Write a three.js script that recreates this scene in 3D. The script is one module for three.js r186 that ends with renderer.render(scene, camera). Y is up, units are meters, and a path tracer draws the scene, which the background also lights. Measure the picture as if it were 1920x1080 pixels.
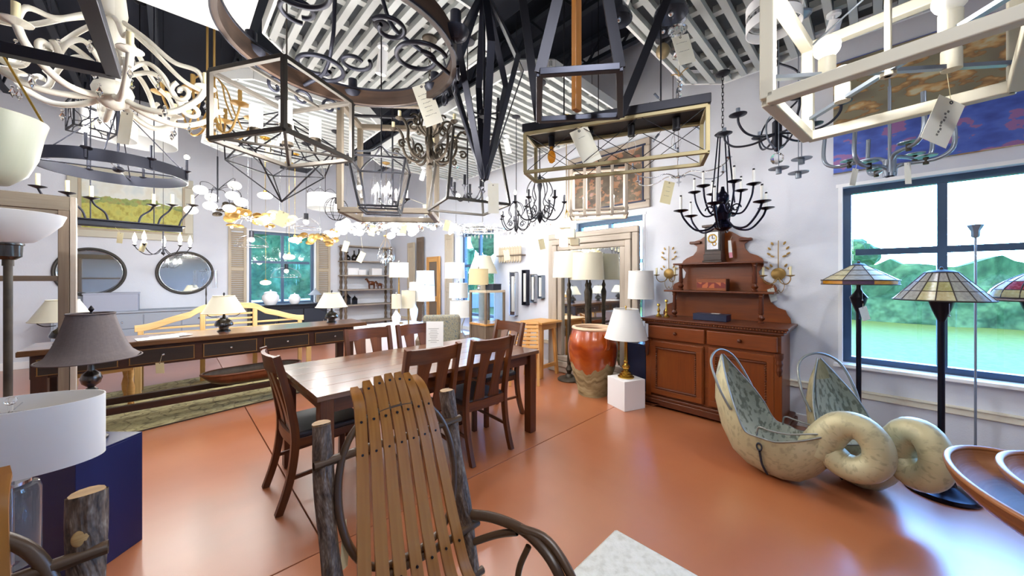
import * as THREE from 'three';
import { mergeGeometries, toCreasedNormals } from 'three/addons/utils/BufferGeometryUtils.js';
import { RoundedBoxGeometry } from 'three/addons/geometries/RoundedBoxGeometry.js';
import { Sky } from 'three/addons/objects/Sky.js';

// ---------------------------------------------------------------- camera, sky, exposure
const F = 660, HZ = 522, EYE = 1.45, YAW = THREE.MathUtils.degToRad(44.1);   // focal length and horizon in pixels of a 1920 x 1080 frame
const scene = new THREE.Scene();
const camera = new THREE.PerspectiveCamera(2 * Math.atan(540 / F) * 180 / Math.PI, 1920 / 1080, 0.05, 400);
camera.position.set(0, EYE, 0);
camera.rotation.set(0, -YAW, 0);
camera.setViewOffset(1920, 1080, 0, 540 - HZ, 1920, 1080);
const renderer = new THREE.WebGLRenderer();
renderer.toneMapping = THREE.LinearToneMapping;
renderer.toneMappingExposure = 1.18;
renderer.shadowMap.enabled = true;
const sky = new Sky();
sky.scale.setScalar(300);
sky.material.uniforms.turbidity.value = 10;
sky.material.uniforms.rayleigh.value = 0.3;
sky.material.uniforms.mieCoefficient.value = 0.008;
sky.material.uniforms.mieDirectionalG.value = 0.6;
sky.material.uniforms.sunPosition.value.setFromSphericalCoords(1, THREE.MathUtils.degToRad(48), THREE.MathUtils.degToRad(95));
scene.add(sky);
scene.backgroundIntensity = 4.4;
// a veiled sun stands high outside the window wall: bright hazy sky, no sun patches in the room

// ---------------------------------------------------------------- positions from the photograph
const V = (x = 0, y = 0, z = 0) => new THREE.Vector3(x, y, z);
const fwd = V(Math.sin(YAW), 0, -Math.cos(YAW)), rgt = V(Math.cos(YAW), 0, Math.sin(YAW));
const ray = (px, py) => rgt.clone().multiplyScalar((px - 960) / F).add(fwd).add(V(0, (HZ - py) / F, 0));
const at = (px, py, d) => ray(px, py).multiplyScalar(d).add(V(0, EYE, 0));                                     // at a depth
const gy = (px, py, y = 0) => { const r = ray(px, py); return r.multiplyScalar((y - EYE) / r.y).add(V(0, EYE, 0)); };   // on a level
const wx = (px, py, x) => { const r = ray(px, py); return r.multiplyScalar(x / r.x).add(V(0, EYE, 0)); };      // on the window wall
const wz = (px, py, z) => { const r = ray(px, py); return r.multiplyScalar(z / r.z).add(V(0, EYE, 0)); };      // on the rear wall
const depthOf = (p) => p.x * fwd.x + p.z * fwd.z;

// ---------------------------------------------------------------- random numbers and textures
let seed = 7;
const rnd = () => { seed = (seed + 0x6d2b79f5) | 0; let t = Math.imul(seed ^ (seed >>> 15), 1 | seed); t = (t + Math.imul(t ^ (t >>> 7), 61 | t)) ^ t; return ((t ^ (t >>> 14)) >>> 0) / 4294967296; };
const rr = (a, b) => a + (b - a) * rnd();
const hash = (x, y, s) => { let h = Math.imul(x, 374761393) ^ Math.imul(y, 668265263) ^ Math.imul(s, 2147483647 ^ 0x51ab); h = Math.imul(h ^ (h >>> 13), 1274126177); return ((h ^ (h >>> 16)) >>> 0) / 4294967296; };
function vnoise(u, v, nx, ny, s) {                       // tileable value noise, u and v in 0..1
  const x = u * nx, y = v * ny, x0 = Math.floor(x), y0 = Math.floor(y), fx = x - x0, fy = y - y0, sx = fx * fx * (3 - 2 * fx), sy = fy * fy * (3 - 2 * fy);
  const m = (a, n) => ((a % n) + n) % n, a = hash(m(x0, nx), m(y0, ny), s), b = hash(m(x0 + 1, nx), m(y0, ny), s), c = hash(m(x0, nx), m(y0 + 1, ny), s), d = hash(m(x0 + 1, nx), m(y0 + 1, ny), s);
  return a + (b - a) * sx + (c - a) * sy + (a - b - c + d) * sx * sy;
}
function fbm(u, v, nx, ny, s, oct = 4) { let t = 0, a = 0.5, w = 0; for (let i = 0; i < oct; i++, a *= 0.5) { t += a * vnoise(u, v, nx << i, ny << i, s + i); w += a; } return t / w; }
function tex(n, fn, srgb = true) {
  const data = new Uint8Array(n * n * 4);
  for (let y = 0; y < n; y++) for (let x = 0; x < n; x++) {
    const c = fn(x / n, y / n), o = (y * n + x) * 4;
    for (let k = 0; k < 3; k++) data[o + k] = Math.max(0, Math.min(255, Math.round((Array.isArray(c) ? c[k] : c) * 255)));
    data[o + 3] = 255;
  }
  const t = new THREE.DataTexture(data, n, n);
  t.wrapS = t.wrapT = THREE.RepeatWrapping; t.magFilter = THREE.LinearFilter; t.minFilter = THREE.LinearFilter;
  if (srgb) t.colorSpace = THREE.SRGBColorSpace;
  t.needsUpdate = true;
  return t;
}
const rep = (t, x, y = x) => { const c = t.clone(); c.repeat.set(x, y); c.needsUpdate = true; return c; };
const mix = (a, b, k) => [0, 1, 2].map((i) => a[i] + (b[i] - a[i]) * k);
const rgb = (h) => [(h >> 16 & 255) / 255, (h >> 8 & 255) / 255, (h & 255) / 255];
const ramp = (k, ...cs) => { k = Math.max(0, Math.min(0.9999, k)) * (cs.length - 1); const i = Math.floor(k); return mix(rgb(cs[i]), rgb(cs[i + 1]), k - i); };
const grain = (s, ...cs) => tex(512, (u, v) => {
  const w = fbm(u, v, 2, 6, s, 3) * 0.12, a = fbm(u + w * 0.2, v + w, 2, 22, s + 9, 4), b = vnoise(u, v, 6, 160, s + 20), c = fbm(u, v, 3, 3, s + 31, 3);
  return ramp(a * 0.62 + b * 0.2 + c * 0.32 - 0.07, ...cs);
});
const blotch = (s, n, ...cs) => tex(512, (u, v) => ramp((fbm(u, v, n, n, s, 5) - 0.5) * 1.7 + 0.5, ...cs));
const bumpNoise = tex(256, (u, v) => fbm(u, v, 24, 24, 91, 3), false);
const bumpGrain = tex(256, (u, v) => fbm(u, v, 3, 70, 92, 3), false);
const bumpBark = tex(256, (u, v) => Math.pow(fbm(u, v, 8, 30, 93, 4), 1.4), false);

// ---------------------------------------------------------------- materials
const std = (o) => new THREE.MeshStandardMaterial(o), phy = (o) => new THREE.MeshPhysicalMaterial(o);
const woodMat = (map, rough = 0.4, bump = 0.0006) => std({ map, roughness: rough, bumpMap: bumpGrain, bumpScale: bump });
const M = {
  wall: std({ map: rep(blotch(3, 4, 0xd3d6de, 0xdadde4, 0xd8dae1), 0.5), roughness: 0.85, bumpMap: rep(bumpNoise, 6), bumpScale: 0.0008 }),
  wainscot: std({ color: 0xe6e2dc, roughness: 0.7 }), trim: std({ color: 0xf3f3f3, roughness: 0.45 }), railCream: std({ color: 0xe6e0cc, roughness: 0.5 }),
  navyCeil: std({ color: 0x1b2130, roughness: 0.8 }), steelDark: std({ color: 0x2a2f3a, roughness: 0.6, metalness: 0.3 }),
  cloud: std({ color: 0xa9adab, roughness: 0.75 }), cloudTrim: std({ color: 0xd2d4d2, roughness: 0.7 }), drywall: std({ color: 0xdcdedd, roughness: 0.9 }),
  frameNavy: std({ color: 0x43566c, roughness: 0.4, metalness: 0.3 }),
  glass: phy({ color: 0xf4fbff, roughness: 0.02, transmission: 1, thickness: 0, ior: 1.45 }),
  clearGlass: phy({ color: 0xffffff, roughness: 0.02, transmission: 1, thickness: 0, ior: 1.4 }),
  mirror: std({ color: 0xe9eeee, roughness: 0.03, metalness: 1 }),
  walnut: woodMat(grain(11, 0x2a1309, 0x55290f, 0x6e3a18), 0.32), walnutRed: woodMat(grain(12, 0x38190a, 0x633314, 0x7d4a1e), 0.33),
  tabletop: phy({ map: grain(13, 0x4b2c19, 0x6d4427, 0x85583a), roughness: 0.28, clearcoat: 1, clearcoatRoughness: 0.18 }),
  sideboard: woodMat(grain(14, 0x522508, 0x78390f, 0x884a16), 0.36), sideDark: woodMat(grain(15, 0x3a1808, 0x58280d, 0x6a3612), 0.36),
  slat: woodMat(grain(16, 0x663a12, 0x9a6428, 0xb68042), 0.3, 0.0008), bark: std({ map: rep(tex(512, (u, v) => { const a = fbm(u, v, 10, 26, 17, 4), b = fbm(u, v, 40, 60, 18, 2); return ramp(a * 0.9 + b * 0.5 - 0.2, 0x241812, 0x4a382b, 0x6d5a4b, 0x93897c); }), 3, 4), roughness: 0.65, bumpMap: rep(bumpBark, 3, 4), bumpScale: 0.006 }),
  bent: std({ map: grain(18, 0x20150d, 0x442f1e, 0x6e563e), roughness: 0.35, bumpMap: bumpBark, bumpScale: 0.0015 }),
  cutWood: std({ map: grain(19, 0x7d5a30, 0xa07a46, 0xb99a66), roughness: 0.6 }),
  consoleDark: woodMat(grain(20, 0x1b0e08, 0x331a0d, 0x4c2a14), 0.4), consoleTop: woodMat(grain(50, 0x3a2412, 0x5a3b1e, 0x74522e), 0.35), consoleEdge: woodMat(grain(21, 0x5b3c18, 0x7d5827, 0x94703c), 0.5), consoleBlack: woodMat(grain(22, 0x17110c, 0x251a12, 0x3a2817), 0.45),
  pine: woodMat(grain(23, 0xa06a2c, 0xc9934f, 0xdbb274), 0.45), bench: woodMat(grain(24, 0xb78f52, 0xd6b47c, 0xe3cb9b), 0.5),
  greyWood: woodMat(grain(25, 0x8d8173, 0xa99d8f, 0xbdb3a6), 0.6, 0.001), paleWood: woodMat(grain(26, 0xa09078, 0xbcae96, 0xcfc4ae), 0.6, 0.001), brownWood: woodMat(grain(27, 0x53443a, 0x70604f, 0x8a7a68), 0.55, 0.001),
  iron: std({ color: 0x24242a, roughness: 0.45, metalness: 0.7 }), ironBlue: std({ color: 0x30323d, roughness: 0.4, metalness: 0.6 }), bronze: std({ map: blotch(28, 8, 0x332d25, 0x494035, 0x5b5144), roughness: 0.5, metalness: 0.6 }),
  blackBrass: std({ color: 0x17162a, roughness: 0.22, metalness: 0.75 }), taupe: std({ color: 0x45413c, roughness: 0.5, metalness: 0.4 }), ringWood: woodMat(grain(48, 0x241913, 0x3b2b21, 0x4f3c2f), 0.5), goldInside: std({ color: 0x8f8360, roughness: 0.45, metalness: 0.4 }),
  cream: std({ color: 0xc4bfac, roughness: 0.5, metalness: 0.05 }), whiteIron: std({ map: blotch(29, 10, 0xcbc8ba, 0xdedccf, 0xe8e6dc), roughness: 0.7 }), gold: std({ color: 0xa08048, roughness: 0.45, metalness: 0.6 }),
  brass: std({ color: 0xc9a54d, roughness: 0.22, metalness: 0.95 }), silver: std({ color: 0xc9cbd0, roughness: 0.15, metalness: 0.95 }), pipe: std({ color: 0x8d96a3, roughness: 0.35, metalness: 0.7 }),
  candle: std({ color: 0xefeee8, roughness: 0.5 }), candleCream: std({ color: 0xeadfb4, roughness: 0.55 }), crystal: phy({ color: 0xffffff, roughness: 0.02, transmission: 1, thickness: 0.01, ior: 1.5 }),
  tag: std({ map: blotch(30, 6, 0xe2e0cd, 0xebe9da, 0xefeee2), roughness: 0.8 }), tagYellow: std({ color: 0xe0d6ac, roughness: 0.8 }), ink: std({ color: 0x77776f, roughness: 0.9 }), paper: std({ color: 0xeeede8, roughness: 0.9 }),
  shadeCream: phy({ color: 0xe2dcc6, roughness: 0.85, transmission: 0.25, thickness: 0 }), shadeWhite: phy({ color: 0xebebe8, roughness: 0.85, transmission: 0.25, thickness: 0 }), shadeTaupe: std({ map: rep(tex(256, (u, v) => ramp(0.5 + 0.25 * (vnoise(u, v, 128, 16, 5) - 0.5) + 0.25 * (vnoise(u, v, 16, 128, 6) - 0.5), 0x564c4a, 0x726765)), 4), roughness: 0.8 }),
  shadeInner: std({ color: 0xddd8c0, roughness: 0.9 }), wrap: phy({ color: 0xffffff, roughness: 0.12, transmission: 1, thickness: 0, ior: 1.3 }),
  blackGlaze: phy({ color: 0x15110f, roughness: 0.18, clearcoat: 0.8, clearcoatRoughness: 0.1 }), pewter: std({ map: blotch(31, 10, 0x2c2624, 0x5b544e, 0x847b72), roughness: 0.25, metalness: 0.8 }),
  navyBox: std({ color: 0x19224f, roughness: 0.45 }), navyTop: std({ color: 0x19224f, roughness: 0.3 }), navyBook: std({ color: 0x1b2440, roughness: 0.4 }), whiteBox: std({ color: 0xf1f0f0, roughness: 0.5 }),
  terra: phy({ map: blotch(32, 6, 0x822f0c, 0xa04311, 0xae551b), roughness: 0.22, clearcoat: 0.7, clearcoatRoughness: 0.12 }), rawClay: std({ map: blotch(33, 12, 0x6c5a3a, 0x94835c, 0xb0a07a), roughness: 0.85, bumpMap: rep(bumpNoise, 4), bumpScale: 0.003 }), clayRim: std({ color: 0xd9b99a, roughness: 0.4 }),
  zinc: std({ map: tex(512, (u, v) => { const k = fbm(u, v, 5, 5, 61, 4), m = fbm(u, v, 70, 40, 62, 3); const c = ramp(k, 0xa09776, 0xb7ad88, 0xc6bf9e); return mix(c, rgb(0x7d7761), Math.max(0, Math.min(1, (m - 0.56) * 6)) * 0.35); }), roughness: 0.5, metalness: 0.25 }),
  zincIn: std({ map: tex(512, (u, v) => { const k = fbm(u, v, 5, 5, 71, 4), m = fbm(u, v, 50, 50, 72, 3); const c = ramp(k, 0xa3a698, 0xb6b9a9, 0xc3c6ba); return mix(c, rgb(0x6e7165), Math.max(0, Math.min(1, (m - 0.52) * 6)) * 0.75); }), roughness: 0.5, metalness: 0.25 }), zincRim: std({ color: 0x8f918c, roughness: 0.4, metalness: 0.7 }),
  bowlOut: woodMat(grain(34, 0x4c2611, 0x6f3c1c, 0x80502c), 0.4), bowlIn: woodMat(grain(35, 0x7a4a25, 0x976038, 0xa87449), 0.4), bowlGrey: woodMat(grain(36, 0x57493d, 0x75675a, 0x87796b), 0.5),
  greyPaint: std({ color: 0x9aa2ae, roughness: 0.6 }), boxWood: woodMat(grain(49, 0x564c40, 0x6f6454, 0x827767), 0.6, 0.001), greyBox: std({ color: 0xa2a8b8, roughness: 0.6 }), tiffLead: std({ color: 0x3c342e, roughness: 0.5, metalness: 0.4 }),
  lawn: std({ map: rep(blotch(37, 16, 0x4c6c30, 0x587838, 0x628240), 1), roughness: 1 }), hedge: std({ map: blotch(38, 24, 0x365e46, 0x4c7c5a, 0x62946e), roughness: 1 }), road: std({ color: 0x8b8f93, roughness: 0.9 }), farHouse: std({ color: 0xd8d2cc, roughness: 0.9 }),
  rugPlain: std({ map: rep(blotch(39, 20, 0xcdcabb, 0xdcdacd, 0xe3e1d6), 2), roughness: 1, bumpMap: rep(bumpNoise, 6), bumpScale: 0.003 }),
  seatPad: std({ color: 0x262022, roughness: 0.4 }), alabaster: phy({ map: blotch(40, 3, 0x959a88, 0xa6ab9a, 0xb2b6a6), roughness: 0.35 }),
};
const BULBS = new Map();
const bulbMat = (strength = 6, color = 0xfff6e2) => { const k = strength + '_' + color; if (!BULBS.has(k)) BULBS.set(k, std({ color: 0xffffff, emissive: color, emissiveIntensity: strength, roughness: 0.4 })); return BULBS.get(k); };

// ---------------------------------------------------------------- geometry helpers (all return geometries with position, normal and uv in metres)
function clean(g) {
  const n = g.index ? g.toNonIndexed() : g;
  for (const k of Object.keys(n.attributes)) if (!['position', 'normal', 'uv'].includes(k)) n.deleteAttribute(k);
  if (!n.attributes.uv) n.setAttribute('uv', new THREE.BufferAttribute(new Float32Array(n.attributes.position.count * 2), 2));
  n.morphAttributes = {};
  return n;
}
const move = (g, x = 0, y = 0, z = 0) => g.translate(x, y, z);
const turn = (g, rx = 0, ry = 0, rz = 0) => g.applyMatrix4(new THREE.Matrix4().makeRotationFromEuler(new THREE.Euler(rx, ry, rz)));
function box(w, h, d, x = 0, y = 0, z = 0) {
  const g = new THREE.BoxGeometry(w, h, d), uv = g.attributes.uv, dims = [[d, h], [d, h], [w, d], [w, d], [w, h], [w, h]];
  for (let i = 0; i < uv.count; i++) { const [a, b] = dims[i >> 2], u = uv.getX(i) * a + x * 0.37 + z * 0.21, v = uv.getY(i) * b + y * 0.31 + z * 0.17; if (b > a) uv.setXY(i, v, u); else uv.setXY(i, u, v); }
  return clean(g.translate(x, y, z));
}
function rbox(w, h, d, r = 0.006, x = 0, y = 0, z = 0, seg = 1) {
  const g = clean(new RoundedBoxGeometry(w, h, d, seg, Math.min(r, w / 2.01, h / 2.01, d / 2.01))), p = g.attributes.position, n = g.attributes.normal, uv = g.attributes.uv;
  const D = [w, h, d], long = D.indexOf(Math.max(...D));
  for (let i = 0; i < p.count; i++) {
    const q = [p.getX(i), p.getY(i), p.getZ(i)], m = [Math.abs(n.getX(i)), Math.abs(n.getY(i)), Math.abs(n.getZ(i))], f = m.indexOf(Math.max(...m)), ax = [0, 1, 2].filter((k) => k !== f);
    if (ax[1] === long) ax.reverse();
    uv.setXY(i, q[ax[0]] + x * 0.37 + z * 0.23, q[ax[1]] + y * 0.31 + f * 0.13);
  }
  return g.translate(x, y, z);
}
function basis(a, b, up = V(0, 1, 0)) {                // x along a to b
  const x = b.clone().sub(a).normalize(); let u = up.clone(); if (Math.abs(x.dot(u)) > 0.97) u = V(1, 0, 0);
  const z = x.clone().cross(u).normalize(), y = z.clone().cross(x);
  return new THREE.Matrix4().makeBasis(x, y, z).setPosition(a.clone().add(b).multiplyScalar(0.5));
}
const bar = (a, b, w = 0.02, h = w, up, r = 0) => (r ? rbox(a.distanceTo(b), h, w, r) : box(a.distanceTo(b), h, w)).applyMatrix4(basis(a, b, up));      // w across, h along up
function rod(a, b, r, seg = 8, r2 = r) {
  const g = new THREE.CylinderGeometry(r2, r, a.distanceTo(b), seg), uv = g.attributes.uv, L = a.distanceTo(b);
  for (let i = 0; i < uv.count; i++) uv.setXY(i, uv.getY(i) * L, uv.getX(i) * r * 6.3);
  return clean(g).applyMatrix4(new THREE.Matrix4().makeRotationZ(-Math.PI / 2)).applyMatrix4(basis(a, b));
}
function tube(pts, r, seg = 24, rad = 7, closed = false) {
  const c = new THREE.CatmullRomCurve3(pts, closed, 'centripetal'), L = c.getLength(), g = new THREE.TubeGeometry(c, seg, r, rad, closed), uv = g.attributes.uv;
  for (let i = 0; i < uv.count; i++) uv.setXY(i, uv.getX(i) * L, uv.getY(i) * r * 6.3);
  return clean(g);
}
function sweep(pts, radius, seg = 32, rad = 10, flat = 1) {      // a tube whose radius follows radius(t)
  const c = new THREE.CatmullRomCurve3(pts, false, 'centripetal'), L = c.getLength(), fr = c.computeFrenetFrames(seg), g = new THREE.TubeGeometry(c, seg, 1, rad), p = g.attributes.position, uv = g.attributes.uv;
  for (let i = 0; i <= seg; i++) {
    const o = c.getPointAt(i / seg), r = radius(i / seg);
    for (let j = 0; j <= rad; j++) {
      const k = i * (rad + 1) + j, q = V(p.getX(k), p.getY(k), p.getZ(k)).sub(o), nn = fr.normals[i], bb = fr.binormals[i];
      const v = nn.clone().multiplyScalar(q.dot(nn) * r).add(bb.clone().multiplyScalar(q.dot(bb) * r * flat)).add(o);
      p.setXYZ(k, v.x, v.y, v.z); uv.setXY(k, i / seg * L, j / rad * r * 6.3);
    }
  }
  g.computeVertexNormals();
  return clean(g);
}
function lathe(prof, seg = 20, crease = 0.7) {
  const g = new THREE.LatheGeometry(prof.map(([r, y]) => new THREE.Vector2(Math.max(r, 0.0002), y)), seg), uv = g.attributes.uv, R = Math.max(...prof.map((q) => q[0])), h = prof[prof.length - 1][1] - prof[0][1] || R;
  for (let i = 0; i < uv.count; i++) uv.setXY(i, uv.getX(i) * R * 6.28, uv.getY(i) * Math.abs(h));
  const c = toCreasedNormals(g, crease);
  return clean(c);
}
const ball = (r, x = 0, y = 0, z = 0, sy = 1, w = 12, h = 8) => clean(new THREE.SphereGeometry(r, w, h).scale(1, sy, 1).translate(x, y, z));
const cyl = (r, h, x = 0, y = 0, z = 0, seg = 14, r2 = r) => rod(V(x, y, z), V(x, y + h, z), r, seg, r2);   // stands on y
const torus = (R, r, seg = 32, rad = 8) => clean(new THREE.TorusGeometry(R, r, rad, seg));
function extrude(pts, depth, bevel = 0, holes = []) {
  const s = new THREE.Shape(pts.map(([x, y]) => new THREE.Vector2(x, y)));
  for (const h of holes) s.holes.push(new THREE.Path(h.map(([x, y]) => new THREE.Vector2(x, y))));
  return clean(new THREE.ExtrudeGeometry(s, { depth, bevelEnabled: bevel > 0, bevelSize: bevel, bevelThickness: bevel, bevelSegments: 1, curveSegments: 8 }));
}
const bandGeo = (R, w, h, seg = 64, y = 0) => lathe([[R - w / 2, y - h / 2], [R + w / 2, y - h / 2], [R + w / 2, y + h / 2], [R - w / 2, y + h / 2], [R - w / 2, y - h / 2]], seg, 0.6);
const merge = (gs) => mergeGeometries(gs.flat(9).filter(Boolean).map((g) => clean(g)), false);

// ---------------------------------------------------------------- things and parts
const taken = new Map();
const numbered = (n) => { const k = taken.get(n) ?? 0; taken.set(n, k + 1); return k ? `${n}_${String(k).padStart(3, '0')}` : n; };
function mesh(name, gs, mat, parent, label) {
  const g = Array.isArray(gs) ? merge(gs) : gs, m = new THREE.Mesh(g, mat);
  m.name = parent === scene ? numbered(name) : name; m.castShadow = m.receiveShadow = true;
  if (label) m.userData.label = label;
  parent.add(m);
  return m;
}
function thing(name, label, category, p = V(), ry = 0, group) {
  const o = new THREE.Group();
  o.name = numbered(name); o.position.copy(p); o.rotation.y = ry; o.userData = { label, category };
  if (group) o.userData.group = group;
  scene.add(o);
  return o;
}
function solo(name, gs, mat, label, category, group) { const m = mesh(name, gs, mat, scene); Object.assign(m.userData, { label, category }); if (group) m.userData.group = group; return m; }
const struct = (name, gs, mat, parent = scene) => { const m = mesh(name, gs, mat, parent); if (parent === scene) m.userData.kind = 'structure'; return m; };
function copyOf(root, p, ry, label, group) {
  const r = root.clone(); r.name = numbered(root.name.replace(/_\d{3}$/, '')); r.position.copy(p); if (ry !== undefined) r.rotation.y = ry;
  r.userData = { ...root.userData }; if (label) r.userData.label = label; if (group) r.userData.group = group;
  scene.add(r); return r;
}
function glow(parent, p, intensity, color = 0xfdfaf8, radius = 1) {     // the light of a bulb or a shade, at the bulb itself
  const l = new THREE.PointLight(color, intensity * 1.35, 0, 2); l.position.copy(p); l.castShadow = true; l.shadow.radius = radius; parent.add(l); return l;
}
// ---------------------------------------------------------------- the room
const XR = 4.45, ZR = -9.5, XL = -5, ZB = 4, CEIL = 4.7, CLOUD = 3.3;
{ // stained concrete floor in large slabs with sawn joints
  const t = tex(1024, (u, v) => { const a = fbm(u, v, 5, 5, 101, 5), b = fbm(u, v, 30, 9, 102, 3), c = fbm(u, v, 12, 50, 103, 2); return ramp(a * 0.75 + b * 0.2 + c * 0.15 - 0.05, 0x9c5630, 0xa8613a, 0xb06b43, 0xb3704a); });
  const r = tex(512, (u, v) => 0.86 + 0.14 * fbm(u, v, 6, 14, 104, 4), false);
  const m = phy({ map: rep(t, 0.25), roughness: 0.38, roughnessMap: rep(r, 0.3), ior: 1.55, clearcoat: 0.9, clearcoatRoughness: 0.28 });
  const floor = new THREE.Group(); floor.name = 'floor'; floor.userData.kind = 'structure'; scene.add(floor);
  const xs = [XL - 0.2, -3.6, 0.6, XR + 0.2], zs = [ZR - 0.2, -6.25, -2.05, 2.15, ZB + 0.2];
  for (let i = 0; i < 3; i++) for (let j = 0; j < 4; j++) mesh('slab', rbox(xs[i + 1] - xs[i] - 0.007, 0.1, zs[j + 1] - zs[j] - 0.007, 0.003, (xs[i] + xs[i + 1]) / 2, -0.05, (zs[j] + zs[j + 1]) / 2), m, floor);
  mesh('screed', box(XR - XL + 0.4, 0.1, ZB - ZR + 0.4, (XR + XL) / 2, -0.11, (ZB + ZR) / 2), std({ color: 0x4a2515, roughness: 0.9 }), floor);
}
function wallWithHoles(name, len, holes, toWorld) {     // the wall runs along its local x from 0 to len, 0.2 thick, 0.2 to the outside
  const g = extrude([[0, -0.1], [len, -0.1], [len, CEIL + 0.1], [0, CEIL + 0.1]], 0.2, 0, holes.map(([a, b, c, d]) => [[a, c], [a, d], [b, d], [b, c]]));
  g.applyMatrix4(toWorld);                              // a mirroring matrix: turn the triangles round again
  for (const k of ['position', 'normal', 'uv']) { const a = g.attributes[k], n = a.itemSize, v = a.array; for (let i = 0; i < a.count; i += 3) for (let c = 0; c < n; c++) { const q = v[(i + 1) * n + c]; v[(i + 1) * n + c] = v[(i + 2) * n + c]; v[(i + 2) * n + c] = q; } }
  return struct(name, g, M.wall);
}
// window wall: local x = z - ZR, so it runs from the rear corner to behind the camera
const rightHoles = [[-0.21, 2.05, 0.67, 2.29], [-3.2, -2.12, 0.67, 2.29], [-6.2, -5.08, 0.67, 2.4], [2.5, 3.7, 0.67, 2.29]];
wallWithHoles('wall_right', ZB - ZR, rightHoles.map(([a, b, c, d]) => [a - ZR, b - ZR, c, d]), new THREE.Matrix4().makeBasis(V(0, 0, 1), V(0, 1, 0), V(1, 0, 0)).setPosition(XR, 0, ZR));
const rearHole = [1.22, 2.51, 0.86, 2.5];
wallWithHoles('wall_rear', XR - XL, [[rearHole[0] - XL, rearHole[1] - XL, rearHole[2], rearHole[3]]], new THREE.Matrix4().makeBasis(V(1, 0, 0), V(0, 1, 0), V(0, 0, -1)).setPosition(XL, 0, ZR));
struct('wall_left', box(0.2, CEIL + 0.2, ZB - ZR + 0.4, XL - 0.1, CEIL / 2, (ZB + ZR) / 2), M.wall);
struct('wall_front', box(XR - XL + 0.4, CEIL + 0.2, 0.2, (XR + XL) / 2, CEIL / 2, ZB + 0.1), M.wall);
{ // dark ceiling with joists and a duct
  const c = new THREE.Group(); c.name = 'ceiling'; c.userData.kind = 'structure'; scene.add(c);
  mesh('deck', box(XR - XL + 0.4, 0.2, ZB - ZR + 0.4, (XR + XL) / 2, CEIL + 0.15, (ZB + ZR) / 2), M.navyCeil, c);
  for (let x = XL + 0.6; x < XR; x += 0.85) mesh('joist', [box(0.07, 0.05, ZB - ZR, x, CEIL - 0.02, (ZB + ZR) / 2), box(0.07, 0.05, ZB - ZR, x, CEIL - 0.32, (ZB + ZR) / 2), ...Array.from({ length: 27 }, (_, i) => bar(V(x, CEIL - 0.03, ZR + 0.5 * i), V(x, CEIL - 0.31, ZR + 0.5 * i + 0.25), 0.025)), ...Array.from({ length: 27 }, (_, i) => bar(V(x, CEIL - 0.31, ZR + 0.5 * i + 0.25), V(x, CEIL - 0.03, ZR + 0.5 * i + 0.5), 0.025))], M.steelDark, c);
  mesh('duct', [rbox(0.55, 0.36, ZB - ZR - 0.5, 0.02, 2.02, CEIL - 0.62, (ZB + ZR) / 2), ...[-8, -6, -4, -2, 0, 2].map((z) => box(0.6, 0.4, 0.05, 2.02, CEIL - 0.62, z))], M.steelDark, c);
}
// ---------------------------------------------------------------- windows
function windowUnit(n, o, w, h, cols, mid) {     // o: 4x4 with local x along the wall, y up, z to the inside; origin at the lower corner of the opening on the inner face
  const g = new THREE.Group(); g.name = 'window_' + n; g.userData.kind = 'structure'; g.applyMatrix4(o); scene.add(g);
  const fr = 0.055, dz = -0.12, dp = 0.07;
  mesh('window_frame', [box(w, fr, dp, w / 2, fr / 2, dz), box(w, fr, dp, w / 2, h - fr / 2, dz), box(fr, h - 2 * fr, dp, fr / 2, h / 2, dz), box(fr, h - 2 * fr, dp, w - fr / 2, h / 2, dz)], M.frameNavy, g);
  const cw = (w - 2 * fr) / cols;
  for (let i = 1; i < cols; i++) mesh('mullion', box(fr, h - 2 * fr, dp * 0.9, fr + cw * i, h / 2, dz), M.frameNavy, g);
  for (let i = 0; i < cols; i++) {
    const x = fr + cw * (i + 0.5);
    mesh('transom', box(cw - fr * (cols > 1 ? 1 : 0), fr, dp * 0.85, x, mid, dz), M.frameNavy, g);
    mesh('pane', box(cw - 0.02, mid - fr * 1.2, 0.006, x, (fr + mid - fr / 2) / 2, dz), M.glass, g);
    mesh('pane', box(cw - 0.02, h - mid - fr * 1.2, 0.006, x, (h - fr + mid + fr / 2) / 2, dz), M.glass, g);
  }
  mesh('window_sill', rbox(w + 0.12, 0.03, 0.16, 0.005, w / 2, -0.012, 0.0), M.trim, g);
  mesh('window_trim', [box(0.03, h, 0.012, -0.014, h / 2, 0.006), box(0.03, h, 0.012, w + 0.014, h / 2, 0.006), box(w + 0.088, 0.03, 0.012, w / 2, h + 0.014, 0.006)], M.trim, g);
}
rightHoles.forEach(([a, b, c, d], i) => windowUnit(i + 1, new THREE.Matrix4().makeBasis(V(0, 0, 1), V(0, 1, 0), V(-1, 0, 0)).setPosition(XR, c, a), b - a, d - c, [4, 2, 2, 2][i], [1.02, 1.02, 1.05, 1.02][i]));
windowUnit(5, new THREE.Matrix4().makeBasis(V(1, 0, 0), V(0, 1, 0), V(0, 0, 1)).setPosition(rearHole[0], rearHole[2], ZR), rearHole[1] - rearHole[0], rearHole[3] - rearHole[2], 2, 0.96);
struct('trim_1', [rbox(0.03, 0.06, ZB - ZR, 0.008, XR - 0.014, 0.41, (ZB + ZR) / 2), rbox(0.045, 0.014, ZB - ZR, 0.004, XR - 0.02, 0.44, (ZB + ZR) / 2)], M.railCream);
struct('baseboard_right', rbox(0.02, 0.12, ZB - ZR, 0.006, XR - 0.01, 0.06, (ZB + ZR) / 2), M.trim);
struct('baseboard_rear', rbox(XR - XL, 0.12, 0.02, 0.006, (XR + XL) / 2, 0.06, ZR + 0.01), M.trim);
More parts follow.
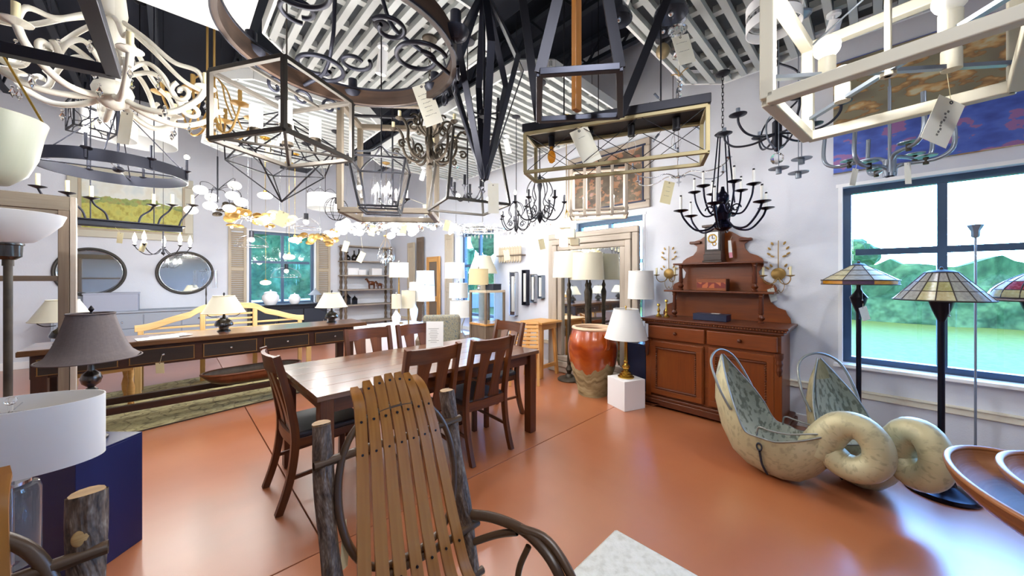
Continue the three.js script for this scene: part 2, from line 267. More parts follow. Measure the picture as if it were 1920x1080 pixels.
// ---------------------------------------------------------------- lattice ceiling clouds hung below the dark deck
const CLOUDS = [];
function cloud(x0, x1, z0, z1, cham, alongZ, label, pitch = 0.105) {
  CLOUDS.push([x0, x1, z0, z1]);
  const t = thing('ceiling_lattice_panel', label, 'ceiling panel', V((x0 + x1) / 2, CLOUD, (z0 + z1) / 2), 0, 'lattice panels hung under the dark ceiling');
  const w = x1 - x0, d = z1 - z0, c = cham, hw = w / 2, hd = d / 2;
  const outline = [[-hw + c, -hd], [hw - c, -hd], [hw, -hd + c], [hw, hd - c], [hw - c, hd], [-hw + c, hd], [-hw, hd - c], [-hw, -hd + c]];
  mesh('panel_rim', outline.map(([x, z], i) => { const [a, b] = outline[(i + 1) % 8]; return bar(V(x, 0.04, z), V(a, 0.04, b), 0.02, 0.1); }), M.cloudTrim, t);
  const inset = (s) => { const o = Math.abs(s), lim = alongZ ? hw : hd, oth = alongZ ? hd : hw; return o > lim - c ? oth - (o - (lim - c)) : oth; };
  const L = alongZ ? hw : hd; let k = 0, blocks = 0;
  for (let s = -L + pitch * 0.6; s < L - 0.03; s += pitch, k++) {
    const e = inset(s) - 0.012;
    mesh('slat', alongZ ? box(0.045, 0.05, 2 * e, s, 0.015, 0) : box(2 * e, 0.05, 0.045, 0, 0.015, s), M.cloud, t);
    for (let q = -e + 0.06 + (k % 3) * 0.11; q < e - 0.05 && blocks < 300; q += 0.33, blocks++) {
      const h = pitch * 0.56;
      mesh('cross_slat', alongZ ? box(h, 0.05, 0.05, s + pitch / 2, 0.05, q) : box(0.05, 0.05, h, q, 0.05, s + pitch / 2), M.cloud, t);
    }
  }
  mesh('backing', extrude(outline.map(([x, z]) => [x * 0.985, -z * 0.985]), 0.01).rotateX(-Math.PI / 2).translate(0, 0.115, 0), std({ color: 0x565b61, roughness: 0.9 }), t);
  mesh('suspension_wire', [[-1, -1], [1, -1], [-1, 1], [1, 1]].map(([a, b]) => cyl(0.004, CEIL + 0.05 - CLOUD - 0.12, a * hw * 0.75, 0.12, b * hd * 0.75, 5)), M.silver, t);
}
cloud(0.5, 1.87, -3.5, -1.92, 0.3, true, 'white lattice ceiling panel above the wood ring chandelier');
cloud(2.2, 3.95, -5.6, -1.98, 0.25, false, 'white lattice ceiling panel above the linear open frame lantern');
cloud(2.05, 3.75, -1.26, 1.6, 0.25, false, 'lattice ceiling panel carrying the black candle chandelier over the sideboard', 0.12);
cloud(0.3, 1.87, -6.6, -4.0, 0.25, false, 'far lattice ceiling panel beyond the wood ring chandelier');
{ const t = thing('ceiling_soffit', 'plain white drywall ceiling panel over the scrolled white chandelier', 'ceiling panel', V(-1.5, CLOUD, -1.2));
  mesh('board', rbox(3.84, 0.12, 4.44, 0.006, 0, 0.06, 0), M.drywall, t);
  mesh('suspension_wire', [[-1, -1], [1, -1], [-1, 1], [1, 1]].map(([a, b]) => cyl(0.004, CEIL + 0.05 - CLOUD - 0.12, a * 1.5, 0.12, b * 1.8, 5)), M.silver, t);
  CLOUDS.push([-3.42, 0.42, -3.42, 1.02]); }
const ceilAt = (x, z) => CLOUDS.some(([a, b, c, d]) => x > a && x < b && z > c && z < d) ? CLOUD - 0.012 : CEIL + 0.05;
// ---------------------------------------------------------------- outdoors
struct('ground_lawn', box(70, 0.1, 90, XR + 35.3, -0.2, 0), M.lawn);
struct('ground_rear', box(XR - XL + 40, 0.1, 60, -10, -0.2, ZR - 30.3), M.lawn);
function hedge(label, cx, cz, w, d, h, ry) {
  const g = new THREE.BoxGeometry(w, h, d, Math.round(w / 0.3), 9, 4), p = g.attributes.position;
  for (let i = 0; i < p.count; i++) { const x = p.getX(i), y = p.getY(i), z = p.getZ(i), n = fbm((x / w + 0.5) * 0.99, (y / h + 0.5) * 0.5, 64, 8, 201, 3) - 0.5, m = fbm((x / w + 0.5) * 0.99, (z / d + 0.5) * 0.5, 90, 6, 202, 2) - 0.5; p.setXYZ(i, x + m * 0.3, y + (y > 0 ? n * 0.9 : 0), z + n * 1.1 * Math.sign(z)); }
  g.computeVertexNormals();
  const q = clean(g), uv = q.attributes.uv; for (let i = 0; i < uv.count; i++) uv.setXY(i, uv.getX(i) * w / 3, uv.getY(i) * h / 3);
  const t = thing('clipped_hedge', label, 'hedge', V(cx, -0.15, cz), ry);
  mesh('foliage', [move(q, 0, h / 2 - 0.02, 0)], M.hedge, t);
}
hedge('leafy green hedge along the far side of the lawn outside', 19.6, 4, 60, 1.6, 2.05, Math.PI / 2);
hedge('green shrub row behind the rear window', -4, -19, 36, 2, 3.4, 0);
function tree(label, x, z, h, R) {
  const t = thing('broadleaf_tree', label, 'tree', V(x, -0.15, z), 0, 'trees outside');
  mesh('trunk', cyl(0.16, h * 0.55, 0, 0, 0, 8, 0.1), M.bark, t);
  const gs = [];
  for (let i = 0; i < 26; i++) { const g = new THREE.IcosahedronGeometry(R * rr(0.3, 0.5), 2), p = g.attributes.position; for (let k = 0; k < p.count; k++) { const s = 1 + 0.35 * (hash(Math.round(p.getX(k) * 90), Math.round(p.getY(k) * 90 + p.getZ(k) * 50), i) - 0.5); p.setXYZ(k, p.getX(k) * s, p.getY(k) * s, p.getZ(k) * s); } g.computeVertexNormals(); const a = rr(0, 6.28), q = rr(0, R * 0.7); gs.push(clean(g.translate(Math.cos(a) * q, h * 0.68 + rr(-0.5, 0.6) * R, Math.sin(a) * q))); }
  mesh('crown', gs, M.hedge, t);
}
tree('round tree beyond the lawn hedge', 34, 14, 5.5, 2.2); tree('low spreading tree beyond the lawn hedge', 38, 22, 5.2, 2.6); tree('small tree far beyond the lawn hedge', 44, -2, 4.6, 2.2);
tree('dense tree behind the rear window', 6.5, -27, 9, 3.2); tree('light tree behind the rear window shrubs', -1.5, -28, 8, 2.6); tree('tree outside the window beside the wooden shutters', 13.5, -14, 7, 2.2);
{ const t = thing('garden_wall', 'low white wall along a road behind the rear window', 'wall', V(4, -0.15, -15)); mesh('wall_body', rbox(24, 0.75, 0.2, 0.02, 0, 0.375, 0), M.farHouse, t); mesh('coping', rbox(24.1, 0.08, 0.3, 0.01, 0, 0.79, 0), M.trim, t); }
// ---------------------------------------------------------------- shaped helpers
function strip(pts, side, wf, thf, seg = 24) {          // a bent flat strip: width along side, thickness across the curve
  const c = new THREE.CatmullRomCurve3(pts, false, 'centripetal'), L = c.getLength(), W = typeof wf === 'function' ? wf : () => wf, T = typeof thf === 'function' ? thf : () => thf, rows = [], s = side.clone().normalize();
  for (let i = 0; i <= seg; i++) { const t = i / seg, p = c.getPointAt(t), tan = c.getTangentAt(t), n = s.clone().cross(tan).normalize(), w = W(t) / 2, h = T(t) / 2; rows.push([[-1, -1], [1, -1], [1, 1], [-1, 1]].map(([a, b]) => p.clone().addScaledVector(s, a * w).addScaledVector(n, b * h))); }
  const pos = [], uv = [], quad = (a, b, c2, d, ua, ub, va, vb) => { for (const [q, u, v] of [[a, ua, va], [b, ub, va], [c2, ub, vb], [a, ua, va], [c2, ub, vb], [d, ua, vb]]) { pos.push(q.x, q.y, q.z); uv.push(u, v); } };
  for (let i = 0; i < seg; i++) for (let k = 0; k < 4; k++) { const j = (k + 1) % 4, wd = k % 2 ? T(0) : W(i / seg), v0 = k * 0.13; quad(rows[i][k], rows[i + 1][k], rows[i + 1][j], rows[i][j], i / seg * L, (i + 1) / seg * L, v0, v0 + wd); }
  quad(rows[0][0], rows[0][1], rows[0][2], rows[0][3], 0, 0.02, 0, 0.02); quad(rows[seg][0], rows[seg][3], rows[seg][2], rows[seg][1], 0, 0.02, 0, 0.02);
  const g = new THREE.BufferGeometry(); g.setAttribute('position', new THREE.Float32BufferAttribute(pos, 3)); g.setAttribute('uv', new THREE.Float32BufferAttribute(uv, 2)); g.computeVertexNormals();
  return clean(toCreasedNormals(g, 0.6));
}
function loft(sections, closeU = false) {               // sections: rows of points of equal length
  const n = sections.length, m = sections[0].length, pos = [], uv = [], idx = [];
  sections.forEach((row, i) => row.forEach((p, j) => { pos.push(p.x, p.y, p.z); uv.push(j / (m - 1) * 0.8, i / (n - 1) * 0.9); }));
  for (let i = 0; i < n - 1; i++) for (let j = 0; j < m - 1; j++) { const a = i * m + j; idx.push(a, a + 1, a + m, a + 1, a + m + 1, a + m); }
  const g = new THREE.BufferGeometry(); g.setAttribute('position', new THREE.Float32BufferAttribute(pos, 3)); g.setAttribute('uv', new THREE.Float32BufferAttribute(uv, 2)); g.setIndex(idx); g.computeVertexNormals();
  return clean(g);
}
function textTag(name, label, p, w, h, tilt, ry, mat, lines, anchor) {      // a hanging paper price tag with its string
  const t = thing(name, label, 'price tag', p, ry);
  const g = extrude([[-w / 2, -h / 2], [w / 2, -h / 2], [w / 2, h / 2], [-w / 2, h / 2]], 0.0012).rotateZ(tilt);
  mesh('card', g, mat, t);
  const ink = []; for (let i = 0; i < lines; i++) { const y = h * (0.25 - 0.6 * i / Math.max(1, lines)), L = w * (0.3 + 0.3 * hash(i, lines, 5)); for (let k = 0; k < 7; k++) ink.push(box(L / 9, h * (0.008 + 0.012 * hash(k, i, 8)), 0.0003, -L / 2 + L * k / 6.2, y + h * 0.012 * (hash(k, i, 9) - 0.5), 0.00135).rotateZ(tilt)); }
  if (ink.length) mesh('handwriting', ink, M.ink, t);
  const top = V(0, h / 2 - h * 0.06, 0.001).applyAxisAngle(V(0, 0, 1), tilt);
  mesh('eyelet', torus(w * 0.05, w * 0.02, 10, 5).translate(top.x, top.y, top.z), M.ironBlue, t);
  const end = anchor ? anchor.clone().sub(p).applyAxisAngle(V(0, 1, 0), -ry) : top.clone().add(V(0, h * 0.5 + 0.03, -0.005));
  mesh('string', rod(top, end, 0.0011, 5), M.tagYellow, t);
  return t;
}
const DEG = Math.PI / 180, FACE = -YAW;                 // FACE: a thing turned to the camera's heading
// ---------------------------------------------------------------- dining table
{ const x0 = 0.6, x1 = 2.51, z0 = -3.23, z1 = -2.22, h = 0.77, w = x1 - x0, d = z1 - z0;
  const t = thing('dining_table', 'long dark wooden dining table with six chairs around it', 'table', V((x0 + x1) / 2, 0, (z0 + z1) / 2));
  for (let i = 0; i < 5; i++) mesh('plank', rbox(w, 0.032, d / 5 - 0.0015, 0.003, 0, h - 0.016, -d / 2 + d / 5 * (i + 0.5)), M.tabletop, t);
  mesh('apron', [rbox(w - 0.2, 0.09, 0.022, 0.003, 0, h - 0.08, d / 2 - 0.06), rbox(w - 0.2, 0.09, 0.022, 0.003, 0, h - 0.08, -d / 2 + 0.06), rbox(0.022, 0.09, d - 0.2, 0.003, w / 2 - 0.06, h - 0.08, 0), rbox(0.022, 0.09, d - 0.2, 0.003, -w / 2 + 0.06, h - 0.08, 0)], M.walnut, t);
  for (const a of [-1, 1]) for (const b of [-1, 1]) mesh('leg', rbox(0.08, h - 0.032, 0.08, 0.005, a * (w / 2 - 0.06), (h - 0.032) / 2, b * (d / 2 - 0.06)), M.walnutRed, t);
}
// ---------------------------------------------------------------- dining chairs: local z points to the back of the chair
function diningChair(label, p, ry) {
  const t = thing('dining_chair', label, 'chair', p, ry, 'six chairs around the dining table'), hw = 0.205;
  const zb = (y) => y < 0.45 ? 0.0 + 0.09 * Math.pow(1 - y / 0.45, 2) : 0.0 + 0.10 * Math.pow((y - 0.45) / 0.52, 1.4);
  const bow = (x) => 0.035 * (1 - (x / hw) ** 2);
  for (const s of [-1, 1]) {
    mesh('back_leg', strip([0, 0.12, 0.25, 0.45, 0.62, 0.8, 0.975].map((y) => V(s * hw, y, zb(y))), V(1, 0, 0), 0.034, (k) => 0.046 - 0.012 * Math.abs(k - 0.45), 20), M.walnutRed, t);
    mesh('front_leg', rbox(0.04, 0.43, 0.04, 0.004, s * (hw - 0.005), 0.215, -0.41), M.walnutRed, t);
  }
  mesh('top_rail', [0].map(() => strip([-1, -0.5, 0, 0.5, 1].map((k) => V(k * (hw - 0.012), 0.915, zb(0.915) + bow(k * hw))), V(0, 1, 0.16), 0.105, 0.022, 16)), M.walnutRed, t);
  for (const s of [-1, 1]) mesh('splat', strip([0.47, 0.55, 0.66, 0.76, 0.87].map((y) => V(s * 0.078, y, zb(y) + bow(0.078) * (y - 0.45) / 0.45)), V(1, 0, 0), (k) => 0.082 + 0.028 * Math.pow(Math.abs(k - 0.5) * 2, 2), 0.014, 14), M.walnutRed, t);
  mesh('back_rail', strip([-1, 0, 1].map((k) => V(k * hw, 0.43, 0.005 + 0.4 * bow(k * hw))), V(0, 1, 0), 0.07, 0.02, 10), M.walnutRed, t);
  mesh('seat_frame', [rbox(0.42, 0.05, 0.022, 0.003, 0, 0.415, -0.42), rbox(0.022, 0.05, 0.4, 0.003, hw, 0.415, -0.21), rbox(0.022, 0.05, 0.4, 0.003, -hw, 0.415, -0.21)], M.walnutRed, t);
  mesh('seat', rbox(0.43, 0.045, 0.43, 0.018, 0, 0.455, -0.215, 3), M.seatPad, t, 'dark padded seat');
  for (const s of [-1, 1]) mesh('stretcher', bar(V(s * hw, 0.2, 0.02), V(s * hw, 0.22, -0.41), 0.016, 0.022), M.walnutRed, t);
  return t;
}
diningChair('dark dining chair drawn up to the table beside its free corner leg', V(1.87, 0, -2.24), 0);
diningChair('dark dining chair on the long side of the table right behind the slatted rocking chair', V(1.335, 0, -2.26), 0);
diningChair('dark dining chair on the console side of the table, nearer the long dark console', V(1.37, 0, -3.32), Math.PI);
diningChair('dark dining chair on the console side of the table, behind the white paper card', V(1.86, 0, -3.28), Math.PI);
diningChair('dark dining chair at the table end towards the patterned rug', V(0.56, 0, -2.74), -Math.PI / 2);
diningChair('dark dining chair at the table end beside the pine slatted folding chair', V(2.62, 0, -2.84), Math.PI / 2);
{ const t = thing('table_card', 'white printed card standing on the dining table', 'card', gy(815, 656, 0.772), FACE + 0.1);
  mesh('card', rbox(0.16, 0.27, 0.006, 0.002, 0, 0.133, 0).rotateX(-0.06), M.paper, t);
  mesh('print', Array.from({ length: 9 }, (_, i) => box(0.05 + 0.05 * hash(i, 3, 3), 0.003, 0.0006, -0.01, 0.2 - i * 0.016, 0.0036).rotateX(-0.06)), M.ink, t);
  mesh('card_foot', rbox(0.1, 0.006, 0.06, 0.002, 0, 0.003, 0), M.paper, t); }
// ---------------------------------------------------------------- bentwood log chairs, facing +z
function logChair(label, p, knot) {
  const t = thing('log_rocking_chair', label, 'rocking chair', p, 0, 'slatted log chairs');
  const hw = 0.229, post = (s) => [V(s * hw, 1.0, 0), V(s * (hw + 0.004), 0.75, 0.06), V(s * hw, 0.5, 0.14), V(s * (hw - 0.004), 0.25, 0.2), V(s * hw, 0.045, 0.24)];
  for (const s of [-1, 1]) {
    const g = mesh('post', sweep(post(s), (k) => 0.028 + 0.0025 * Math.sin(k * 17 + s), 26, 12), M.bark, t, 'bark covered log post');
    mesh('post_end', cyl(0.0265, 0.004, s * hw, 0.998, 0, 12), M.cutWood, g);
    if (knot && s > 0) mesh('knot', clean(new THREE.SphereGeometry(0.013, 14, 8).scale(1, 1.25, 0.35)).rotateX(-0.2).translate(s * hw - 0.004, 0.93, 0.043), M.cutWood, g, 'pale cut knot');
    mesh('arm', sweep([V(s * hw, 0.56, 0.11), V(s * (hw + 0.06), 0.57, 0.22), V(s * (hw + 0.1), 0.56, 0.36), V(s * (hw + 0.1), 0.5, 0.49), V(s * (hw + 0.08), 0.36, 0.55), V(s * (hw + 0.03), 0.2, 0.55)], () => 0.0175, 30, 10), M.bent, t, 'bent hickory arm');
    mesh('arm', sweep([V(s * (hw + 0.085), 0.575, 0.33), V(s * (hw + 0.125), 0.56, 0.42), V(s * (hw + 0.125), 0.47, 0.54), V(s * (hw + 0.1), 0.33, 0.59), V(s * (hw + 0.04), 0.2, 0.58)], () => 0.015, 26, 9), M.bent, t);
    mesh('arm_brace', sweep([V(s * hw, 0.47, 0.15), V(s * (hw + 0.06), 0.52, 0.24), V(s * (hw + 0.09), 0.55, 0.31)], () => 0.013, 12, 8), M.bent, t);
    mesh('hoop', sweep([V(s * (hw + 0.075), 0.545, 0.38), V(s * (hw + 0.05), 0.47, 0.36), V(s * (hw + 0.04), 0.33, 0.36), V(s * (hw + 0.03), 0.2, 0.38)], () => 0.011, 16, 8), M.bent, t);
    mesh('front_leg', sweep([V(s * (hw + 0.02), 0.5, 0.52), V(s * (hw + 0.01), 0.25, 0.51), V(s * hw, 0.045, 0.5)], () => 0.024, 14, 10), M.bark, t);
    mesh('rocker', sweep([V(s * hw, 0.09, -0.25), V(s * hw, 0.03, 0.05), V(s * hw, 0.022, 0.3), V(s * hw, 0.04, 0.55), V(s * hw, 0.1, 0.75)], () => 0.02, 26, 8), M.bent, t);
  }
  const loop = []; for (let i = 0; i < 20; i++) { const a = i / 20 * 6.283, y = 0.775 + 0.225 * Math.sin(a) * (1 - 0.08 * Math.abs(Math.cos(a))), xx = 0.205 * Math.sign(Math.cos(a)) * Math.pow(Math.abs(Math.cos(a)), 0.55); loop.push(V(xx, y, 0.02 + (1 - y) * 0.27)); }
  mesh('bent_loop', tube(loop, 0.0115, 90, 9, true), M.bent, t);
  for (const [y, z, e] of [[0.895, 0.045, 0.262], [0.53, 0.15, 0.27], [0.38, 0.19, 0.26]]) mesh('crossbar', sweep([V(-e, y, z), V(-0.1, y + 0.003, z - 0.002), V(0.1, y - 0.003, z), V(e, y, z)], () => 0.0135, 16, 9), M.bent, t);
  mesh('seat_rail', [sweep([V(-0.26, 0.36, 0.5), V(0, 0.365, 0.51), V(0.26, 0.36, 0.5)], () => 0.017, 12, 9), sweep([V(-0.25, 0.33, 0.3), V(0, 0.33, 0.3), V(0.25, 0.33, 0.3)], () => 0.014, 12, 9)], M.bent, t);
  for (let i = 0; i < 7; i++) {
    const k = i - 3, xt = k * 0.0375, xb = k * 0.058, top = 1.105 - 0.0035 * k * k, L = (f) => xt + (xb - xt) * f;
    const s = mesh('slat', strip([V(L(0), top, -0.035 - 0.002 * k * k), V(L(0.08), 1.04, 0.005), V(L(0.25), 0.93, 0.058), V(L(0.5), 0.76, 0.108), V(L(0.75), 0.58, 0.158), V(L(0.95), 0.44, 0.21), V(xb, 0.4, 0.27), V(xb, 0.395, 0.38), V(xb, 0.39, 0.5), V(xb, 0.37, 0.55)], V(1, 0, -0.02 * k), (q) => (0.033 + 0.006 * Math.min(1, q * 2.2)) * (q < 0.018 ? 0.72 + 15 * q : 1), 0.009, 46), M.slat, t);
    for (const [y, z, f] of [[1.085, -0.016, 0.02], [0.985, 0.042, 0.17], [0.893, 0.074, 0.31], [0.53, 0.18, 0.82]]) mesh('screw', rod(V(L(f), y - 0.0035 * k * k * (f < 0.1 ? 1 : 0), z - 0.006), V(L(f), y + 0.001 - 0.0035 * k * k * (f < 0.1 ? 1 : 0), z + 0.002), 0.0042, 8), M.iron, s);
  }
}
logChair('slatted log rocking chair with bent hickory arms in front of the dining table', V(0.564, 0, -1.195));
logChair('slatted log chair beside the navy pedestals, with a pale knot on its post', V(-0.355, 0, -1.15), true);
{ const t = thing('price_tag', 'narrow yellowed tag hanging on the bent loop of the rocking chair', 'price tag', V(0.372, 0.66, -1.1), 0.6); mesh('card', extrude([[-0.02, -0.07], [0.012, -0.075], [0.02, -0.02], [0.014, 0.0], [0.006, 0.07], [-0.012, 0.06]], 0.001), M.tagYellow, t); }
// ---------------------------------------------------------------- long console with drawers
{ const x0 = -0.92, x1 = 1.9, z1 = -4.95, d = 0.5, h = 0.84, w = x1 - x0;
  const t = thing('console_table', 'very long dark console table with brass edged drawers', 'console', V((x0 + x1) / 2, 0, z1 - d / 2));
  mesh('table_top', rbox(w + 0.06, 0.045, d + 0.06, 0.006, 0.03, h - 0.0225, 0), M.consoleTop, t);
  mesh('top_board', rbox(w + 0.05, 0.006, d + 0.05, 0.003, 0.03, h + 0.001, 0), M.tabletop, t);
  mesh('case', rbox(w - 0.16, 0.2, d - 0.03, 0.004, -0.02, h - 0.15, -0.012), M.consoleDark, t);
  for (const a of [-1, 1]) for (const b of [-1, 1]) mesh('leg', rbox(0.09, h - 0.045, 0.09, 0.006, a * (w / 2 - 0.13) - 0.02, (h - 0.045) / 2, b * (d / 2 - 0.06)), M.consoleDark, t);
  for (const b of [-1, 1]) mesh('stretcher', rbox(w - 0.2, 0.065, 0.05, 0.005, -0.02, 0.2, b * (d / 2 - 0.05)), M.consoleDark, t);
  for (let i = 0; i < 5; i++) {
    const dw = 0.47, x = -w / 2 + 0.33 + i * 0.535, q = mesh('drawer', rbox(dw, 0.14, 0.02, 0.004, x, h - 0.155, d / 2 - 0.022), M.consoleBlack, t);
    mesh('drawer_edge', [box(dw, 0.006, 0.008, x, h - 0.087, d / 2 - 0.014), box(dw, 0.006, 0.008, x, h - 0.223, d / 2 - 0.014), box(0.006, 0.136, 0.008, x - dw / 2 + 0.006, h - 0.155, d / 2 - 0.014), box(0.006, 0.136, 0.008, x + dw / 2 - 0.006, h - 0.155, d / 2 - 0.014)], M.consoleEdge, q);
    mesh('knob', [ball(0.013, x, h - 0.15, d / 2 + 0.008)], M.silver, q);
  }
}
{ const t = thing('dough_bowl', 'long brown wooden trough bowl on the console stretchers', 'bowl', V(0.72, 0.232, -5.17), 0.02);
  const rows = []; for (let i = 0; i <= 12; i++) { const k = i / 12 * 2 - 1, row = []; for (let j = 0; j <= 16; j++) { const a = (j / 16 - 0.5) * Math.PI, f = Math.sqrt(Math.max(0.02, 1 - Math.pow(Math.abs(k), 3.2))); row.push(V(k * 0.48, 0.15 - 0.15 * Math.cos(a) * f, Math.sin(a) * 0.2 * f)); } rows.push(row); }
  mesh('shell', loft(rows), M.bowlOut, t);
  mesh('hollow', loft(rows.map((r) => r.map((p) => V(p.x * 0.94, 0.153 + (p.y - 0.15) * 0.82, p.z * 0.92)))), M.bowlGrey, t, 'grey worn inside of the bowl');
  const rim = rows.map((r) => r[0]).concat(rows.map((r) => r[16]).reverse()); mesh('rim', tube(rim, 0.013, 80, 7, true), M.bowlOut, t); }
{ const t = thing('paper_stack', 'open white papers lying on the console', 'papers', gy(295, 634, 0.846), 0.15); mesh('sheet', rbox(0.3, 0.004, 0.2, 0.001, 0, 0.002, 0), M.paper, t); mesh('sheet', rbox(0.28, 0.004, 0.2, 0.001, 0.12, 0.006, -0.03).rotateY(0.2), M.paper, t); }
// ---------------------------------------------------------------- rugs
{ const m = std({ map: tex(512, (u, v) => { const s = Math.abs(Math.sin((u * 3 + fbm(u, v, 4, 4, 401, 3) * 1.6) * 6.283) * Math.cos((v * 2 + fbm(u, v, 3, 5, 402, 3) * 1.7) * 6.283)), n = fbm(u, v, 60, 60, 403, 2), k = fbm(u, v, 10, 24, 404, 3); return mix(ramp(n, 0x5c5239, 0x766b48), ramp(n * 0.5 + k * 0.6, 0x7c7148, 0xa0956a, 0xbdb38a), Math.min(1, s * 4 + 0.25 * k)); }), roughness: 1, bumpMap: rep(bumpNoise, 5), bumpScale: 0.003 });
  const t = thing('patterned_rug', 'olive and gold leaf patterned rug under the long console', 'rug', V(0.05, 0, -5.85), 0.17);
  mesh('pile', rbox(2.5, 0.012, 1.9, 0.004, 0, 0.008, 0), m, t); mesh('binding', [box(2.52, 0.012, 0.02, 0, 0.006, 0.95), box(2.52, 0.012, 0.02, 0, 0.006, -0.95)], M.consoleBlack, t); }
{ const t = thing('pale_rug', 'plain pale grey rug corner on the red floor', 'rug', V(1.13, 0, -0.28)); mesh('pile', rbox(1.4, 0.014, 1.5, 0.005, 0, 0.008, 0), M.rugPlain, t);
  const f = []; for (let i = 0; i < 240; i++) f.push(box(0.004, 0.003, 0.012, -0.7 + i * 1.4 / 239, 0.003, -0.754)); const q = mesh('fringe', f, M.rugPlain, t); q.userData.kind = 'stuff'; }
// ---------------------------------------------------------------- sideboard with hutch: local x along the wall to the camera's right (+z), local z into the room (-x)
{ const t = thing('carved_sideboard', 'carved red brown sideboard with stepped hutch shelves against the wall', 'sideboard', V(4.19, 0, -1.21), -Math.PI / 2), hw = 0.62, dep = 0.24;
  mesh('plinth', [rbox(1.36, 0.07, 0.54, 0.01, 0, 0.06, 0.0), rbox(1.33, 0.035, 0.52, 0.012, 0, 0.11, 0)], M.sideDark, t);
  for (const a of [-1, 1]) mesh('foot', extrude([[0, 0], [0.12, 0], [0.2, 0.05], [0, 0.05]].map(([x, y]) => [a * (0.66 - x), y]), 0.03).translate(0, 0, dep), M.sideDark, t);
  mesh('carcass', rbox(2 * hw, 0.82, 2 * dep - 0.02, 0.006, 0, 0.53, -0.005), M.sideboard, t);
  mesh('counter', [rbox(1.36, 0.022, 0.545, 0.008, 0, 0.992, 0.012), rbox(1.33, 0.025, 0.53, 0.01, 0, 0.97, 0.008), rbox(1.29, 0.03, 0.51, 0.012, 0, 0.945, 0.004)], M.sideDark, t);
  mesh('bead_moulding', Array.from({ length: 56 }, (_, i) => ball(0.0085, -0.66 + i * 0.024, 0.972, dep + 0.033, 1, 6, 5)), M.sideboard, t);
  for (const a of [-1, 1]) {
    const x = a * 0.302, q = mesh('drawer', [rbox(0.585, 0.15, 0.03, 0.014, x, 0.845, dep + 0.004, 3)], M.sideboard, t);
    mesh('knob', [ball(0.019, x, 0.85, dep + 0.035), cyl(0.009, 0.02, 0, 0, 0, 8).rotateX(Math.PI / 2).translate(x, 0.85, dep + 0.018)], M.sideDark, q);
    const dr = mesh('door', rbox(0.56, 0.6, 0.024, 0.004, x, 0.445, dep), M.sideboard, t);
    const rail = (w, h, y) => [rbox(w, h, 0.02, 0.006, x, 0.445 + y, dep + 0.012)];
    mesh('door_frame', [rail(0.54, 0.06, 0.265), rail(0.54, 0.06, -0.265), rbox(0.06, 0.48, 0.02, 0.006, x - 0.24, 0.445, dep + 0.012), rbox(0.06, 0.48, 0.02, 0.006, x + 0.24, 0.445, dep + 0.012)], M.sideboard, dr);
    mesh('door_moulding', [rbox(0.43, 0.02, 0.026, 0.008, x, 0.445 + 0.222, dep + 0.017), rbox(0.43, 0.02, 0.026, 0.008, x, 0.445 - 0.222, dep + 0.017), ...Array.from({ length: 18 }, (_, i) => [-1, 1].map((b) => ball(0.009, x + b * 0.205, 0.445 - 0.2 + i * 0.0235, dep + 0.02, 1, 6, 5)))], M.sideDark, dr);
    mesh('pilaster', [rbox(0.06, 0.64, 0.03, 0.005, a * 0.6, 0.44, dep + 0.004)], M.sideboard, t);
    mesh('corbel', [lathe([[0.0, 0.56], [0.018, 0.58], [0.026, 0.62], [0.02, 0.65], [0.03, 0.68], [0.024, 0.71], [0.034, 0.74], [0.034, 0.77]], 10).translate(a * 0.61, 0, dep + 0.02)], M.sideDark, t);
  }
  const half = [[0.63, 1.003], [0.625, 1.05], [0.6, 1.09], [0.585, 1.13], [0.52, 1.155], [0.47, 1.2], [0.475, 1.25], [0.51, 1.3], [0.515, 1.35], [0.495, 1.385], [0.43, 1.415], [0.375, 1.46], [0.36, 1.52], [0.4, 1.575], [0.41, 1.62], [0.39, 1.66], [0.35, 1.69], [0.28, 1.72], [0.24, 1.77], [0.235, 1.82], [0.29, 1.86], [0.3, 1.875], [0.2, 1.9], [0.12, 1.96], [0.05, 1.985]];
  mesh('hutch_back', extrude([...half.map(([x, y]) => [x, y]), ...half.slice().reverse().map(([x, y]) => [-x, y])], 0.025).translate(0, 0, -0.245), M.sideboard, t);
  mesh('hutch_shelf', [rbox(1.06, 0.02, 0.24, 0.006, 0, 1.305, -0.11)], M.sideDark, t); mesh('hutch_shelf', [rbox(0.88, 0.02, 0.2, 0.006, 0, 1.615, -0.13)], M.sideDark, t);
  mesh('hutch_cornice', [-1, 1].map((a) => rbox(0.12, 0.03, 0.06, 0.008, a * 0.25, 1.865, -0.21)), M.sideDark, t);
  const col = (y0, h) => lathe([[0.026, 0], [0.028, 0.05], [0.016, 0.08], [0.03, 0.14], [0.034, 0.18], [0.02, 0.24], [0.016, 0.28], [0.024, 0.32], [0.018, 0.86], [0.026, 0.9], [0.02, 0.94], [0.03, 1]].map(([r, y]) => [r * 0.95, y0 + y * h]), 12);
  for (const a of [-1, 1]) { mesh('turned_column', col(1.003, 0.292).translate(a * 0.42, 0, -0.03), M.sideDark, t); mesh('turned_column', col(1.315, 0.29).translate(a * 0.36, 0, -0.06), M.sideDark, t); }
}
const SB = (x, y, z) => V(4.19 - z, y, -1.21 + x);       // a point in the sideboard's own axes
